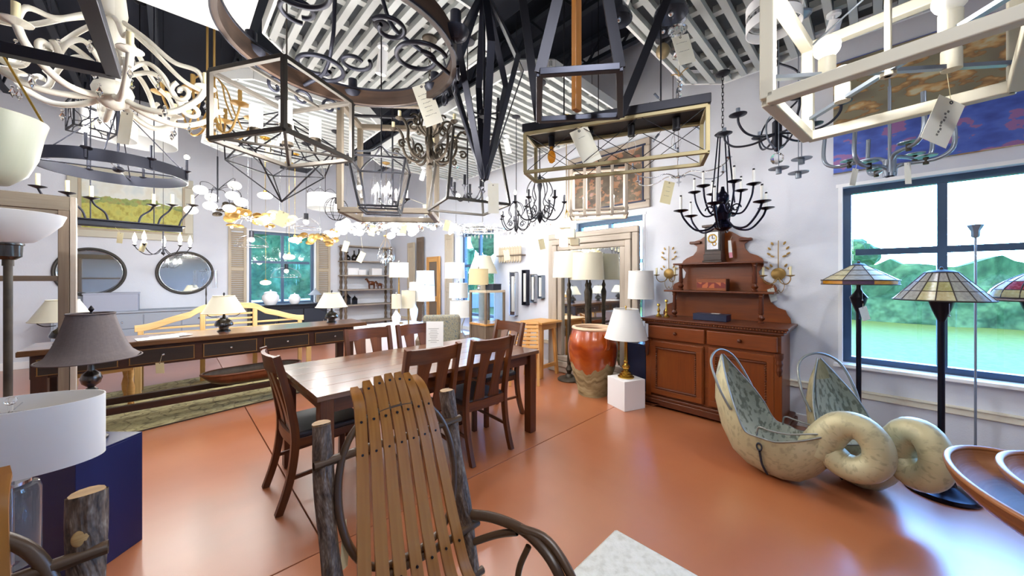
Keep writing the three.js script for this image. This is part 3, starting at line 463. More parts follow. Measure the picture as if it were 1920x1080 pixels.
{ const t = thing('mantel_clock', 'dark wooden mantel clock with a gilt dial on the hutch top shelf', 'clock', SB(-0.02, 1.625, -0.1), -Math.PI / 2 - 0.1);
  mesh('case', [rbox(0.2, 0.02, 0.14, 0.004, 0, 0.01, 0), rbox(0.18, 0.07, 0.12, 0.004, 0, 0.055, 0), rbox(0.17, 0.3, 0.1, 0.005, 0, 0.235, -0.005), rbox(0.21, 0.025, 0.14, 0.005, 0, 0.4, 0)], M.consoleDark, t);
  mesh('dial', [box(0.115, 0.19, 0.006, 0, 0.235, 0.05)], M.silver, t); mesh('chapter_ring', [torus(0.042, 0.008, 24, 6).translate(0, 0.26, 0.054), torus(0.018, 0.005, 16, 5).translate(0.02, 0.2, 0.054)], M.brass, t);
  mesh('clock_hands', [box(0.004, 0.035, 0.002, 0, 0.275, 0.058), box(0.026, 0.004, 0.002, 0.012, 0.26, 0.058)], M.iron, t);
  mesh('door_frame', [box(0.15, 0.016, 0.012, 0, 0.337, 0.05), box(0.15, 0.016, 0.012, 0, 0.133, 0.05), box(0.016, 0.22, 0.012, -0.067, 0.235, 0.05), box(0.016, 0.22, 0.012, 0.067, 0.235, 0.05)], M.consoleBlack, t); }
{ const m = std({ map: tex(256, (u, v) => { const s = Math.sin(u * 50) * Math.cos(v * 44 + Math.sin(u * 25) * 2); return s > 0.1 ? rgb(0xa8562e) : rgb(0x6d1f15); }), roughness: 0.6 });
  const t = thing('decorated_box', 'wooden box with a red scroll band on the middle hutch shelf', 'box', SB(-0.03, 1.316, -0.07), -Math.PI / 2); mesh('body', rbox(0.29, 0.13, 0.12, 0.004, 0, 0.065, 0), M.sideboard, t); mesh('painted_band', box(0.28, 0.06, 0.003, 0, 0.06, 0.0605), m, t); mesh('end_panel', rbox(0.006, 0.125, 0.115, 0.002, 0.147, 0.064, 0), M.consoleDark, t); }
{ const t = thing('shallow_tray', 'shallow navy tray box lying on the sideboard counter', 'tray', SB(0, 1.005, 0.06), -Math.PI / 2); mesh('body', rbox(0.32, 0.06, 0.17, 0.004, 0, 0.031, 0), M.navyBook, t); mesh('lid', rbox(0.325, 0.008, 0.175, 0.003, 0, 0.065, 0), M.navyBook, t); mesh('card', box(0.08, 0.003, 0.05, 0.03, 0.071, -0.03), M.paper, t); }
for (const [x, h, l] of [[-0.46, 0.2, 'brass candlestick on the sideboard counter, the taller one beside the hutch column'], [-0.55, 0.15, 'short brass candlestick at the sideboard counter corner']]) { const t = thing('brass_candlestick', l, 'candlestick', SB(x, 1.004, 0.1), 0); mesh('stem', lathe([[0.034, 0], [0.036, 0.01], [0.014, 0.03], [0.01, 0.05], [0.018, 0.07], [0.009, 0.1], [0.008, h - 0.03], [0.018, h - 0.02], [0.015, h]], 14), M.brass, t); }
{ const t = thing('price_tag', 'long white tag with a pink end hanging on the hutch above the shelf', 'price tag', SB(0.12, 1.79, -0.14), -Math.PI / 2, undefined); mesh('card', extrude([[-0.013, -0.06], [0.02, -0.06], [0.01, 0.07], [-0.018, 0.07]], 0.0012), M.paper, t); mesh('pink_stub', extrude([[-0.005, -0.12], [0.026, -0.115], [0.02, -0.06], [-0.012, -0.06]], 0.0012), std({ color: 0xe69aa6, roughness: 0.8 }), t); mesh('string', rod(V(0, 0.07, 0), V(0, 0.13, -0.09), 0.001, 5), M.tagYellow, t); }
// ---------------------------------------------------------------- zinc slipper planters with curled toes: local z from heel to toe
function slipper(label, p, ry, len = 1) {
  const t = thing('zinc_slipper_planter', label, 'planter', p, ry, 'zinc slipper planters');
  const S = [[-0.5, 0.82, -0.52, 0.79, 0.012], [-0.4, 0.68, -0.55, 0.64, 0.1], [-0.3, 0.55, -0.54, 0.46, 0.17], [-0.22, 0.44, -0.46, 0.25, 0.205], [-0.17, 0.36, -0.34, 0.09, 0.215], [-0.13, 0.325, -0.2, 0.022, 0.215], [-0.03, 0.32, -0.06, 0.002, 0.21], [0.07, 0.315, 0.07, 0.004, 0.185], [0.17, 0.34, 0.18, 0.03, 0.16], [0.27, 0.375, 0.28, 0.1, 0.125], [0.36, 0.415, 0.36, 0.19, 0.09]];
  const row = ([zr, yr, zk, yk, w], f, o) => Array.from({ length: 19 }, (_, j) => { const a = (j / 18 - 0.5) * Math.PI, c = Math.pow(Math.cos(a), 0.8) || 0; return V(w * f * Math.sin(a), yr + (yk + o - yr) * c, (zr + (zk - zr) * c) * len); });
  mesh('hull', loft(S.map((s) => row(s, 1, 0))), M.zinc, t, 'pale weathered zinc outside');
  mesh('lining', loft(S.map((s) => row(s, 0.965, 0.012))), M.zincIn, t, 'speckled grey zinc inside');
  for (const sgn of [-1, 1]) mesh('rolled_rim', tube(S.map((s) => V(sgn * s[4], s[1], s[0] * len)), 0.006, 50, 6), M.zincRim, t);
  mesh('heel_seam', tube(S.slice(0, 5).map((s) => V(0, s[3] + 0.012, (s[2] + 0.008) * len)), 0.004, 24, 5), M.zincRim, t);
  mesh('curled_toe', sweep([[0.29, 0.29], [0.37, 0.42], [0.46, 0.505], [0.57, 0.515], [0.655, 0.44], [0.66, 0.34], [0.58, 0.262], [0.47, 0.25], [0.39, 0.29]].map(([z, y]) => V(0, y, z * len)), (k) => 0.105 - 0.022 * k - 0.018 * Math.sin(k * 3.1), 40, 16, 1.05), M.zinc, t, 'curled toe ring');
  mesh('toe_cap', ball(0.082, 0, 0.29, 0.39 * len, 0.95, 16, 12), M.zinc, t);
  mesh('heel_handle', tube([V(-0.2, 0.45, -0.28 * len), V(-0.215, 0.6, -0.38 * len), V(-0.16, 0.79, -0.5 * len), V(0, 0.855, -0.53 * len), V(0.16, 0.79, -0.5 * len), V(0.215, 0.6, -0.38 * len), V(0.2, 0.45, -0.28 * len)], 0.009, 48, 8), M.zincRim, t);
  for (const sgn of [-1, 1]) mesh('side_handle', tube([V(sgn * 0.19, 0.32, -0.06 * len), V(sgn * 0.19, 0.385, -0.04 * len), V(sgn * 0.19, 0.385, 0.04 * len), V(sgn * 0.16, 0.39, 0.16 * len), V(sgn * 0.1, 0.42, 0.3 * len), V(sgn * 0.07, 0.43, 0.36 * len)], 0.006, 36, 7), M.zincRim, t);
  for (const sgn of [-1, 1]) mesh('side_buckle', [torus(0.017, 0.005, 16, 5).scale(1, 1.4, 1).rotateY(sgn * Math.PI / 2).translate(sgn * 0.214, 0.255, -0.02), tube([V(sgn * 0.213, 0.225, -0.018), V(sgn * 0.19, 0.13, -0.012), V(sgn * 0.132, 0.045, -0.006)], 0.008, 12, 5)], M.steelDark, t);
  return t;
}
slipper('zinc slipper planter with a curled toe in front of the sideboard', V(3.2, 0, -0.5), Math.atan2(-0.25, 0.96), 0.8);
slipper('zinc slipper planter with a curled toe between the sideboard and the stained glass floor lamps', V(3.47, 0, -0.07), Math.atan2(-0.66, 0.75), 0.64);
// ---------------------------------------------------------------- table and floor lamps
const shadeGeo = (rt, rb, h, y, seg = 36, belly = 0) => { const n = belly ? 8 : 1, out = []; for (let i = 0; i <= n; i++) { const k = i / n; out.push([rb + (rt - rb) * (belly ? Math.pow(k, belly) : k), y + h * k]); } return lathe([...out, ...out.slice().reverse().map(([r, yy]) => [r - 0.003, yy]), out[0]], seg, 0.9); };
function tableLamp(name, label, p, o, group) {          // o: base profile, its material, shade [rTop, rBottom, height, y of its lower edge], shade material
  const t = thing(name, label, 'lamp', p, o.ry ?? 0, group), [rt, rb, h, y] = o.shade;
  mesh('lamp_base', lathe(o.base, o.seg ?? 20), o.baseMat, t);
  const sh = mesh('lamp_shade', shadeGeo(rt, rb, h, y, o.shadeSeg ?? 36, o.belly ?? 0), o.shadeMat, t);
  if (o.flat) for (const m of t.children) if (m.name === 'lamp_shade') m.scale.z = o.flat;
  for (const [r2, y2] of [[rt, y + h], [rb, y]]) mesh('shade_trim', torus(r2, 0.004, 36, 5).rotateX(Math.PI / 2).translate(0, y2, 0), o.trimMat ?? o.shadeMat, sh);
  const top = y + h, bt = o.base[o.base.length - 1][1];
  mesh('harp', [tube([V(-0.001, bt - 0.005, 0), V(-0.045, bt + (top - bt) * 0.35, 0), V(-0.035, bt + (top - bt) * 0.8, 0), V(0, top - 0.012, 0), V(0.035, bt + (top - bt) * 0.8, 0), V(0.045, bt + (top - bt) * 0.35, 0), V(0.001, bt - 0.005, 0)], 0.0025, 30, 5), ...[0, 1, 2].map((i) => rod(V(0, top - 0.012, 0), V(Math.cos(i * 2.09) * (rt - 0.003), top - 0.012, Math.sin(i * 2.09) * (rt - 0.003)), 0.002, 5))], o.metal ?? M.brass, t);
  mesh('finial', lathe([[0.004, top - 0.015], [0.007, top], [0.004, top + 0.008], [0.012, top + 0.022], [0.006, top + 0.034], [0.001, top + 0.042]], 10), o.metal ?? M.brass, t);
  if (o.lit) { mesh('bulb', ball(0.03, 0, y + h * 0.5, 0), bulbMat(4), t); glow(t, V(0, y + h * 0.5, 0), o.lit, 0xffe8c4, 2); }
  return t;
}
const urn = (h, r) => [[r * 0.75, 0], [r * 0.75, 0.012], [r * 0.5, 0.025], [r * 0.55, 0.05], [r, h * 0.32], [r * 1.02, h * 0.42], [r * 0.8, h * 0.62], [r * 0.45, h * 0.72], [r * 0.42, h * 0.78], [r * 0.2, h * 0.8], [r * 0.14, h * 0.95], [0.008, h]];
// the two round black jar lamps on the console
for (const [px, label] of [[420, 'black jar table lamp with a pleated cream shade near the middle of the console'], [622, 'black jar table lamp at the console end nearest the shelf unit'], [95, 'black jar table lamp with a cream shade at the console end behind the wooden frame']]) {
  const f = px === 95 ? wz(px, 650, -5.25) : wz(px, 620, -5.2), p = V(Math.max(f.x, -0.72), 0.844, f.z);
  const t = tableLamp('black_jar_lamp', label, p, { base: urn(0.2, 0.085), baseMat: M.blackGlaze, seg: 12, shade: [0.1, 0.2, 0.19, 0.215], shadeSeg: 12, shadeMat: M.shadeCream, trimMat: M.shadeCream, metal: M.iron }, 'black jar lamps on the console');
  for (const s of [-1, 1]) mesh('jar_handle', tube([V(s * 0.04, 0.17, 0), V(s * 0.11, 0.17, 0), V(s * 0.15, 0.205, 0), V(s * 0.15, 0.24, 0)], 0.004, 14, 6), M.iron, t);
}
// ---------------------------------------------------------------- navy pedestals with the bell lamp and the drum lamp
{ const t = thing('navy_pedestal', 'tall navy pedestal under the bell shaded lamp', 'pedestal', V(-0.325, 0, -2.83), 0.8); mesh('body', rbox(0.3, 0.59, 0.3, 0.003, 0, 0.295, 0), M.navyBox, t); mesh('pedestal_top', rbox(0.3, 0.012, 0.3, 0.003, 0, 0.594, 0), M.navyTop, t); }
{ const p = gy(171, 826, 0.6); const t = tableLamp('bell_lamp', 'table lamp with a taupe bell shade and dark mottled ball base', V(p.x, 0.601, p.z), { base: [[0.062, 0], [0.062, 0.012], [0.045, 0.02], [0.05, 0.03], [0.02, 0.05], [0.024, 0.075], [0.034, 0.1], [0.024, 0.125], [0.014, 0.14], [0.02, 0.16], [0.013, 0.175], [0.013, 0.24], [0.028, 0.25], [0.024, 0.27], [0.012, 0.28], [0.033, 0.3], [0.04, 0.325], [0.033, 0.35], [0.014, 0.368], [0.012, 0.4], [0.01, 0.45]], baseMat: M.pewter, seg: 18, shade: [0.085, 0.185, 0.235, 0.43], belly: 0.55, shadeSeg: 8, shadeMat: M.shadeTaupe, metal: M.iron, ry: 0.3 }); }
{ const t = thing('navy_pedestal', 'low navy pedestal under the white drum lamp', 'pedestal', V(-0.62, 0, -1.93), 0.78); mesh('body', rbox(0.42, 0.38, 0.42, 0.003, 0, 0.19, 0), M.navyBox, t); }
{ const p = gy(20, 1060, 0.38), t = thing('drum_lamp', 'glass cylinder table lamp with a wide oval white shade', 'lamp', V(p.x, 0.381, p.z), FACE + 0.55);
  mesh('lamp_base', lathe([[0.02, 0], [0.068, 0.002], [0.072, 0.01], [0.072, 0.27], [0.066, 0.29], [0.03, 0.3], [0.0, 0.3]], 28), phy({ color: 0xdfe8ea, roughness: 0.04, transmission: 0.9, thickness: 0, ior: 1.5 }), t, 'clear glass cylinder');
  mesh('lamp_stem', [cyl(0.009, 0.42, 0, 0.0, 0, 10), cyl(0.05, 0.012, 0, 0.3, 0, 20)], M.silver, t);
  const y = 0.36, h = 0.24, pr = [[0.24, y], [0.24, y + h]]; const s = mesh('lamp_shade', lathe([...pr, [0.237, y + h], [0.237, y], pr[0]], 48, 0.5), M.shadeWhite, t); s.scale.z = 0.6;
  mesh('shade_spider', [0, 1, 2].map((i) => rod(V(0, y + h - 0.03, 0), V(Math.cos(i * 2.09 + 0.4) * 0.232, y + h - 0.03, Math.sin(i * 2.09 + 0.4) * 0.14), 0.002, 5)), M.silver, t);
  mesh('finial', [ball(0.016, 0, y + h + 0.012, 0), cyl(0.006, 0.04, 0, y + h - 0.03, 0)], M.crystal, t); }
// ---------------------------------------------------------------- torchiere and the open wooden frame
{ const p = at(15, 600, 2.25), t = thing('torchiere_lamp', 'tall dark torchiere floor lamp with a white glass bowl', 'lamp', V(p.x, 0, p.z));
  mesh('lamp_base', lathe([[0.15, 0], [0.15, 0.02], [0.13, 0.035], [0.03, 0.06], [0.022, 0.09]], 28), M.bronze, t); mesh('pole', [cyl(0.019, 1.5, 0, 0.08, 0, 16), cyl(0.024, 0.05, 0, 1.53, 0, 16)], M.bronze, t);
  mesh('capital', lathe([[0.03, 1.57], [0.055, 1.59], [0.058, 1.66], [0.065, 1.665], [0.065, 1.675], [0.02, 1.68]], 24), M.pewter, t);
  mesh('glass_bowl', lathe([[0.05, 1.675], [0.1, 1.685], [0.16, 1.74], [0.215, 1.81], [0.235, 1.87], [0.228, 1.872], [0.2, 1.81], [0.15, 1.75], [0.1, 1.7], [0.05, 1.69]], 40), phy({ color: 0xdcdee0, roughness: 0.5, transmission: 0.3, thickness: 0 }), t); }
{ const x1 = -0.56, x0 = -1.75, z = -4.32, h = 2.08, d = 0.34, t = thing('wooden_etagere', 'tall open grey wood etagere frame beside the torchiere lamp', 'shelf frame', V((x0 + x1) / 2, 0, z - d / 2)), w = x1 - x0;
  for (const a of [-1, 1]) for (const b of [-1, 1]) mesh('post', rbox(0.055, h - 0.11, 0.055, 0.004, a * (w / 2 - 0.03), (h - 0.11) / 2, b * (d / 2 - 0.03)), M.brownWood, t);
  mesh('top_rail', [rbox(w, 0.11, 0.05, 0.005, 0, h - 0.055, d / 2 - 0.03)], M.boxWood, t); mesh('top_rail', [rbox(w, 0.11, 0.05, 0.005, 0, h - 0.055, -d / 2 + 0.03)], M.boxWood, t);
  for (const a of [-1, 1]) mesh('side_rail', rbox(0.05, 0.11, d - 0.1, 0.004, a * (w / 2 - 0.03), h - 0.055, 0), M.greyWood, t);
  mesh('middle_rail', rbox(w - 0.1, 0.04, 0.045, 0.004, 0, 1.45, d / 2 - 0.03), M.brownWood, t); mesh('lower_rail', rbox(w - 0.1, 0.04, 0.045, 0.004, 0, 0.3, d / 2 - 0.03), M.brownWood, t);
  mesh('edge_board', rbox(0.03, h, 0.05, 0.003, w / 2 + 0.015, h / 2, d / 2 - 0.03), M.greyWood, t); }
// ---------------------------------------------------------------- jar, cube, brass lamp, floor lamps, pedestal by the window wall
{ const t = thing('terracotta_jar', 'big terracotta oil jar glazed orange above rough bare clay', 'jar', V(3.82, 0, -2.48), 0.5);
  const prof = [[0.0, 0], [0.175, 0], [0.18, 0.02], [0.2, 0.12], [0.25, 0.28], [0.292, 0.44], [0.306, 0.56], [0.3, 0.66], [0.27, 0.76], [0.238, 0.815]];
  const edge = (a) => 0.36 + 0.05 * Math.sin(a * 3 + 1) + 0.022 * Math.sin(a * 11) + 0.012 * Math.sin(a * 23 + 2);
  const R = (y) => { for (let i = 1; i < prof.length; i++) if (y <= prof[i][1] && prof[i][1] > prof[i - 1][1]) return prof[i - 1][0] + (prof[i][0] - prof[i - 1][0]) * (y - prof[i - 1][1]) / (prof[i][1] - prof[i - 1][1]); return 0.23; };
  const RS = (y) => (R(Math.max(0.001, y - 0.04)) + R(y) + R(Math.min(0.815, y + 0.04))) / 3;
  const body = (f0, f1, off) => loft(Array.from({ length: 17 }, (_, i) => Array.from({ length: 65 }, (_, j) => { const a = j / 64 * 6.2832, y = f0(a) + (f1(a) - f0(a)) * i / 16, r = RS(y) + off; return V(Math.cos(a) * r, y, Math.sin(a) * r); })));
  mesh('bare_clay', [body(() => 0.001, (a) => edge(a) + 0.02, 0), cyl(0.176, 0.004, 0, 0, 0, 32)], M.rawClay, t, 'rough bare clay lower half');
  mesh('glazed_body', body(edge, () => 0.815, 0.003), M.terra, t, 'glossy orange glaze');
  mesh('rim', lathe([[0.225, 0.8], [0.25, 0.81], [0.262, 0.828], [0.255, 0.845], [0.232, 0.85], [0.218, 0.84], [0.215, 0.8], [0.225, 0.8]], 48), M.clayRim, t);
  mesh('inside', lathe([[0.0, 0.3], [0.24, 0.34], [0.29, 0.56], [0.26, 0.74], [0.216, 0.81]], 40), M.terra, t);
  for (const a of [0.62, 0.62 + Math.PI]) mesh('handle', [-1, 0, 1].map((k) => tube([V(0.24, 0.775, k * 0.016), V(0.32, 0.77, k * 0.018), V(0.345, 0.7, k * 0.02), V(0.33, 0.63, k * 0.02), V(0.3, 0.6, k * 0.02)], 0.011, 18, 7)).map((g) => g.rotateY(a)), M.terra, t); }
{ const t = thing('white_cube', 'small white cube plinth under the brass lamp', 'plinth', V(3.72, 0, -1.975), 0.62 + Math.PI / 4 - 0.2); mesh('body', rbox(0.29, 0.325, 0.29, 0.004, 0, 0.1625, 0), M.whiteBox, t); }
tableLamp('brass_lamp', 'polished brass column table lamp with a wrapped white cone shade', V(3.72, 0.326, -1.975), { base: [[0.088, 0], [0.09, 0.012], [0.07, 0.02], [0.075, 0.032], [0.05, 0.045], [0.055, 0.06], [0.03, 0.075], [0.028, 0.09], [0.042, 0.11], [0.044, 0.13], [0.024, 0.15], [0.021, 0.17], [0.028, 0.185], [0.02, 0.195], [0.018, 0.4], [0.026, 0.41], [0.012, 0.425], [0.012, 0.46]], baseMat: M.brass, seg: 24, shade: [0.135, 0.235, 0.33, 0.445], shadeMat: M.shadeWhite, metal: M.brass });
{ const t = thing('black_pedestal', 'tall black pedestal between the terracotta jar and the sideboard', 'pedestal', V(4.18, 0, -2.02), 0.0); mesh('body', rbox(0.24, 0.66, 0.24, 0.003, 0, 0.33, 0), M.navyBook, t); }
tableLamp('glass_lamp', 'table lamp with a white drum shade and glass base on the black pedestal', V(4.18, 0.661, -2.02), { base: [[0.07, 0], [0.07, 0.015], [0.03, 0.025], [0.03, 0.05], [0.06, 0.1], [0.065, 0.2], [0.05, 0.35], [0.02, 0.42], [0.012, 0.5]], baseMat: M.clearGlass, shade: [0.145, 0.155, 0.34, 0.54], shadeMat: M.shadeWhite, metal: M.silver });
for (const [p, lab, s] of [[gy(1067, 712, 0), 'dark turned floor lamp with a wrapped beige drum shade in front of the leaning mirror', 1], [V(4.14, 0, -2.78), 'second dark turned floor lamp with a beige drum shade behind the terracotta jar', 0.98]]) {
  const t = thing('turned_floor_lamp', lab, 'lamp', p, 0, 'turned floor lamps by the mirror');
  mesh('lamp_base', lathe([[0.16, 0], [0.165, 0.015], [0.15, 0.03], [0.06, 0.045], [0.05, 0.075], [0.028, 0.09], [0.034, 0.12], [0.05, 0.15], [0.03, 0.19], [0.02, 0.22]], 28), M.bronze, t);
  mesh('pole', lathe([[0.022, 0.2], [0.03, 0.26], [0.024, 0.4], [0.026, 0.9], [0.03, 0.98], [0.024, 1.0], [0.032, 1.03], [0.022, 1.06], [0.034, 1.16], [0.04, 1.26], [0.02, 1.32], [0.03, 1.36], [0.014, 1.4], [0.012, 1.62 * s]], 16), M.bronze, t);
  mesh('lamp_shade', shadeGeo(0.21, 0.235, 0.37, 1.46 * s, 40), M.shadeCream, t);
  mesh('plastic_wrap', lathe(Array.from({ length: 12 }, (_, i) => [0.243 - 0.0018 * i + 0.002 * Math.sin(i * 2.1), 1.455 * s + i * 0.0345]), 40, 0.4), M.wrap, t, 'crinkled clear plastic wrap');
  mesh('finial', lathe([[0.004, 1.62 * s], [0.004, 1.84 * s], [0.012, 1.85 * s], [0.004, 1.87 * s]], 8), M.bronze, t);
}
{ const t = thing('leaning_mirror', 'huge floor mirror in a stepped grey wood frame against the wall', 'mirror', V(4.36, 0.002, -2.87), -Math.PI / 2), W = 1.5, H = 2.14, q = 0.26;
  mesh('mirror_glass', box(W - 2 * q, H - 2 * q, 0.008, 0, H / 2, 0), M.mirror, t);
  for (const [o, w, z, m] of [[0, 0.09, 0.03, M.greyWood], [0.09, 0.09, 0.05, M.greyWood], [0.18, 0.085, 0.025, M.greyWood]]) {
    const fr = (g) => mesh('frame_moulding', g, m, t);
    fr(rbox(W - 2 * o, w - 0.004, 0.05, 0.012, 0, H - o - w / 2, z)); fr(rbox(W - 2 * o, w - 0.004, 0.05, 0.012, 0, o + w / 2, z));
    for (const s of [-1, 1]) fr(rbox(w - 0.004, H - 2 * o - 2 * w, 0.05, 0.012, s * (W / 2 - o - w / 2), H / 2, z));
  }
  mesh('backing', box(W - 0.02, H - 0.02, 0.02, 0, H / 2, -0.02), M.brownWood, t); }
// ---------------------------------------------------------------- pictures
function picture(name, label, o, w, h, frame, frameMat, innerMat, canvas) {     // o: matrix, origin at the centre, z out of the wall
  const t = thing(name, label, 'painting'); t.applyMatrix4(o);
  mesh('canvas', box(w - 2 * frame + 0.01, h - 2 * frame + 0.01, 0.02, 0, 0, 0.012), canvas, t);
  if (frame > 0.03) for (const [a, b, c, d] of [[w, frame, 0, h / 2 - frame / 2], [w, frame, 0, -h / 2 + frame / 2], [frame, h - 2 * frame, w / 2 - frame / 2, 0], [frame, h - 2 * frame, -w / 2 + frame / 2, 0]]) { const f = mesh('frame', rbox(a, b, 0.05, 0.012, c, d, 0.026), frameMat, t); mesh('frame_bead', rbox(a > b ? a - frame : a * 0.22, a > b ? b * 0.22 : b, 0.03, 0.006, c - (a > b ? 0 : Math.sign(c) * frame * 0.36), d - (a > b ? Math.sign(d) * frame * 0.36 : 0), 0.046), innerMat, f); }
  return t;
}
const paint = (s, f) => std({ map: tex(512, f), roughness: 0.6 });
const onRight = (y, z) => new THREE.Matrix4().makeBasis(V(0, 0, 1), V(0, 1, 0), V(-1, 0, 0)).setPosition(XR - 0.002, y, z), onRear = (x, y) => new THREE.Matrix4().setPosition(x, y, ZR + 0.002);
const uvFit = (t, w, h) => { t.traverse((m) => { if (m.name === 'canvas') { const p = m.geometry.attributes.position, uv = m.geometry.attributes.uv; for (let i = 0; i < p.count; i++) uv.setXY(i, p.getX(i) / w + 0.5, p.getY(i) / h + 0.5); } }); };
uvFit(picture('flower_painting', 'floral painting in a dark stepped frame above the leaning mirror', onRight(2.82, -2.66), 1.3, 0.9, 0.1, M.greyWood, M.navyBook, paint(1, (u, v) => { const a = fbm(u, v, 14, 14, 301, 4), b = fbm(u, v, 7, 7, 302, 3), dd = Math.hypot(u - 0.5, v - 0.55); return a > 0.56 ? ramp(b, 0x6e3432, 0x8f6848, 0xa58482) : ramp(b * 0.8 + dd * 0.4, 0x332c26, 0x564a3c, 0x7c705c); })), 1.1, 0.7);
uvFit(picture('blue_flower_painting', 'large unframed painting of blossoms over deep blue above the big window', onRight(2.93, 0.72), 1.98, 1.02, 0.004, M.greyWood, M.greyWood, paint(2, (u, v) => { const a = fbm(u, v, 16, 16, 311, 4), b = fbm(u, v, 6, 6, 312, 3), e = v + (b - 0.5) * 0.35; return e > 0.42 ? (a > 0.5 ? ramp((a - 0.5) * 4, 0x8a6a48, 0xc09a66, 0xc4c0a0) : ramp(b, 0x5c4c48, 0x84806a, 0xa09272)) : (a > 0.62 ? rgb(0x946a9c) : ramp(a, 0x34428a, 0x4a64bc, 0x7088cc)); })), 1.97, 1.01);
uvFit(picture('landscape_painting', 'big landscape in yellow greens with a pale carved frame on the rear wall', onRear(-0.47, 2.78), 1.58, 1.22, 0.16, M.cream, M.paleWood, paint(3, (u, v) => { const a = fbm(u, v, 9, 5, 321, 4), b = fbm(u, v, 24, 12, 322, 3); return v < 0.4 + 0.2 * a ? ramp(b, 0x8a7a2a, 0xc4c060, 0xa8b060) : v < 0.62 + 0.2 * (a - 0.5) ? ramp(b, 0x5a6a3a, 0x9aa860, 0xb08850) : ramp(a, 0xc4d0d0, 0xe4e6dc, 0xd8d0b8); })), 1.26, 0.9);
for (const [x, l] of [[-1.0, 'round framed mirror on the rear wall beside the wooden etagere'], [0.21, 'round framed mirror on the rear wall nearer the rear window']]) { const t = thing('round_mirror', l, 'mirror', V(x, 1.56, ZR + 0.004), 0, 'round mirrors on the rear wall'); mesh('mirror_glass', cyl(0.385, 0.01, 0, 0, 0, 48).rotateX(Math.PI / 2), M.mirror, t); mesh('mirror_frame', [torus(0.405, 0.022, 64, 8).translate(0, 0, 0.016)], M.taupe, t); mesh('mirror_bead', [torus(0.372, 0.009, 64, 6).translate(0, 0, 0.018)], M.silver, t); }
// ---------------------------------------------------------------- along the rear wall
{ const t = thing('grey_dresser', 'low pale grey dresser with many drawers along the rear wall', 'dresser', V(-0.35, 0, -9.2)); mesh('carcass', rbox(2.0, 0.78, 0.48, 0.006, 0, 0.46, 0), M.greyPaint, t); mesh('top', rbox(2.08, 0.035, 0.54, 0.006, 0, 0.868, 0), M.greyPaint, t); mesh('plinth', rbox(1.96, 0.08, 0.46, 0.004, 0, 0.04, 0), M.greyPaint, t);
  for (let r = 0; r < 3; r++) for (let c = 0; c < 4; c++) { const q = mesh('drawer', rbox(0.475, 0.235, 0.02, 0.006, -0.735 + c * 0.49, 0.2 + r * 0.25, 0.245), M.greyPaint, t); mesh('knob', ball(0.016, -0.735 + c * 0.49, 0.2 + r * 0.25, 0.268), M.silver, q); } }
{ const t = thing('storage_box', 'blue grey storage box on top of the grey dresser', 'box', V(-0.72, 0.886, -9.17)); mesh('body', rbox(0.62, 0.3, 0.4, 0.008, 0, 0.15, 0), M.greyBox, t); mesh('lid', rbox(0.64, 0.025, 0.42, 0.006, 0, 0.305, 0), M.greyBox, t); }
tableLamp('branch_lamp', 'slim lamp with a glass cylinder shade on the dresser end beside the round mirror', V(0.5, 0.886, -9.2), { base: [[0.08, 0], [0.08, 0.01], [0.012, 0.02], [0.008, 0.2], [0.014, 0.25], [0.008, 0.4]], baseMat: M.taupe, shade: [0.17, 0.18, 0.34, 0.38], shadeMat: M.clearGlass, metal: M.silver });
for (const [x, l] of [[1.02, 'pale louvred shutter on the rear wall beside the window towards the round mirrors'], [2.7, 'pale louvred shutter on the rear wall between the window and the shelf unit']]) { const t = thing('louvred_shutter', l, 'shutter', V(x, 0.75, ZR + 0.03), 0, 'shutters beside the rear window'); mesh('shutter_frame', [box(0.05, 1.8, 0.035, -0.13, 0.9, 0), box(0.05, 1.8, 0.035, 0.13, 0.9, 0), box(0.22, 0.08, 0.035, 0, 0.04, 0), box(0.22, 0.08, 0.035, 0, 1.76, 0), box(0.22, 0.07, 0.035, 0, 0.9, 0)], M.paleWood, t); for (let i = 0; i < 36; i++) if (i !== 18) mesh('louvre', box(0.22, 0.034, 0.008, 0, 0, 0).rotateX(0.6).translate(0, 0.1 + i * 0.0447, 0), M.paleWood, t); }
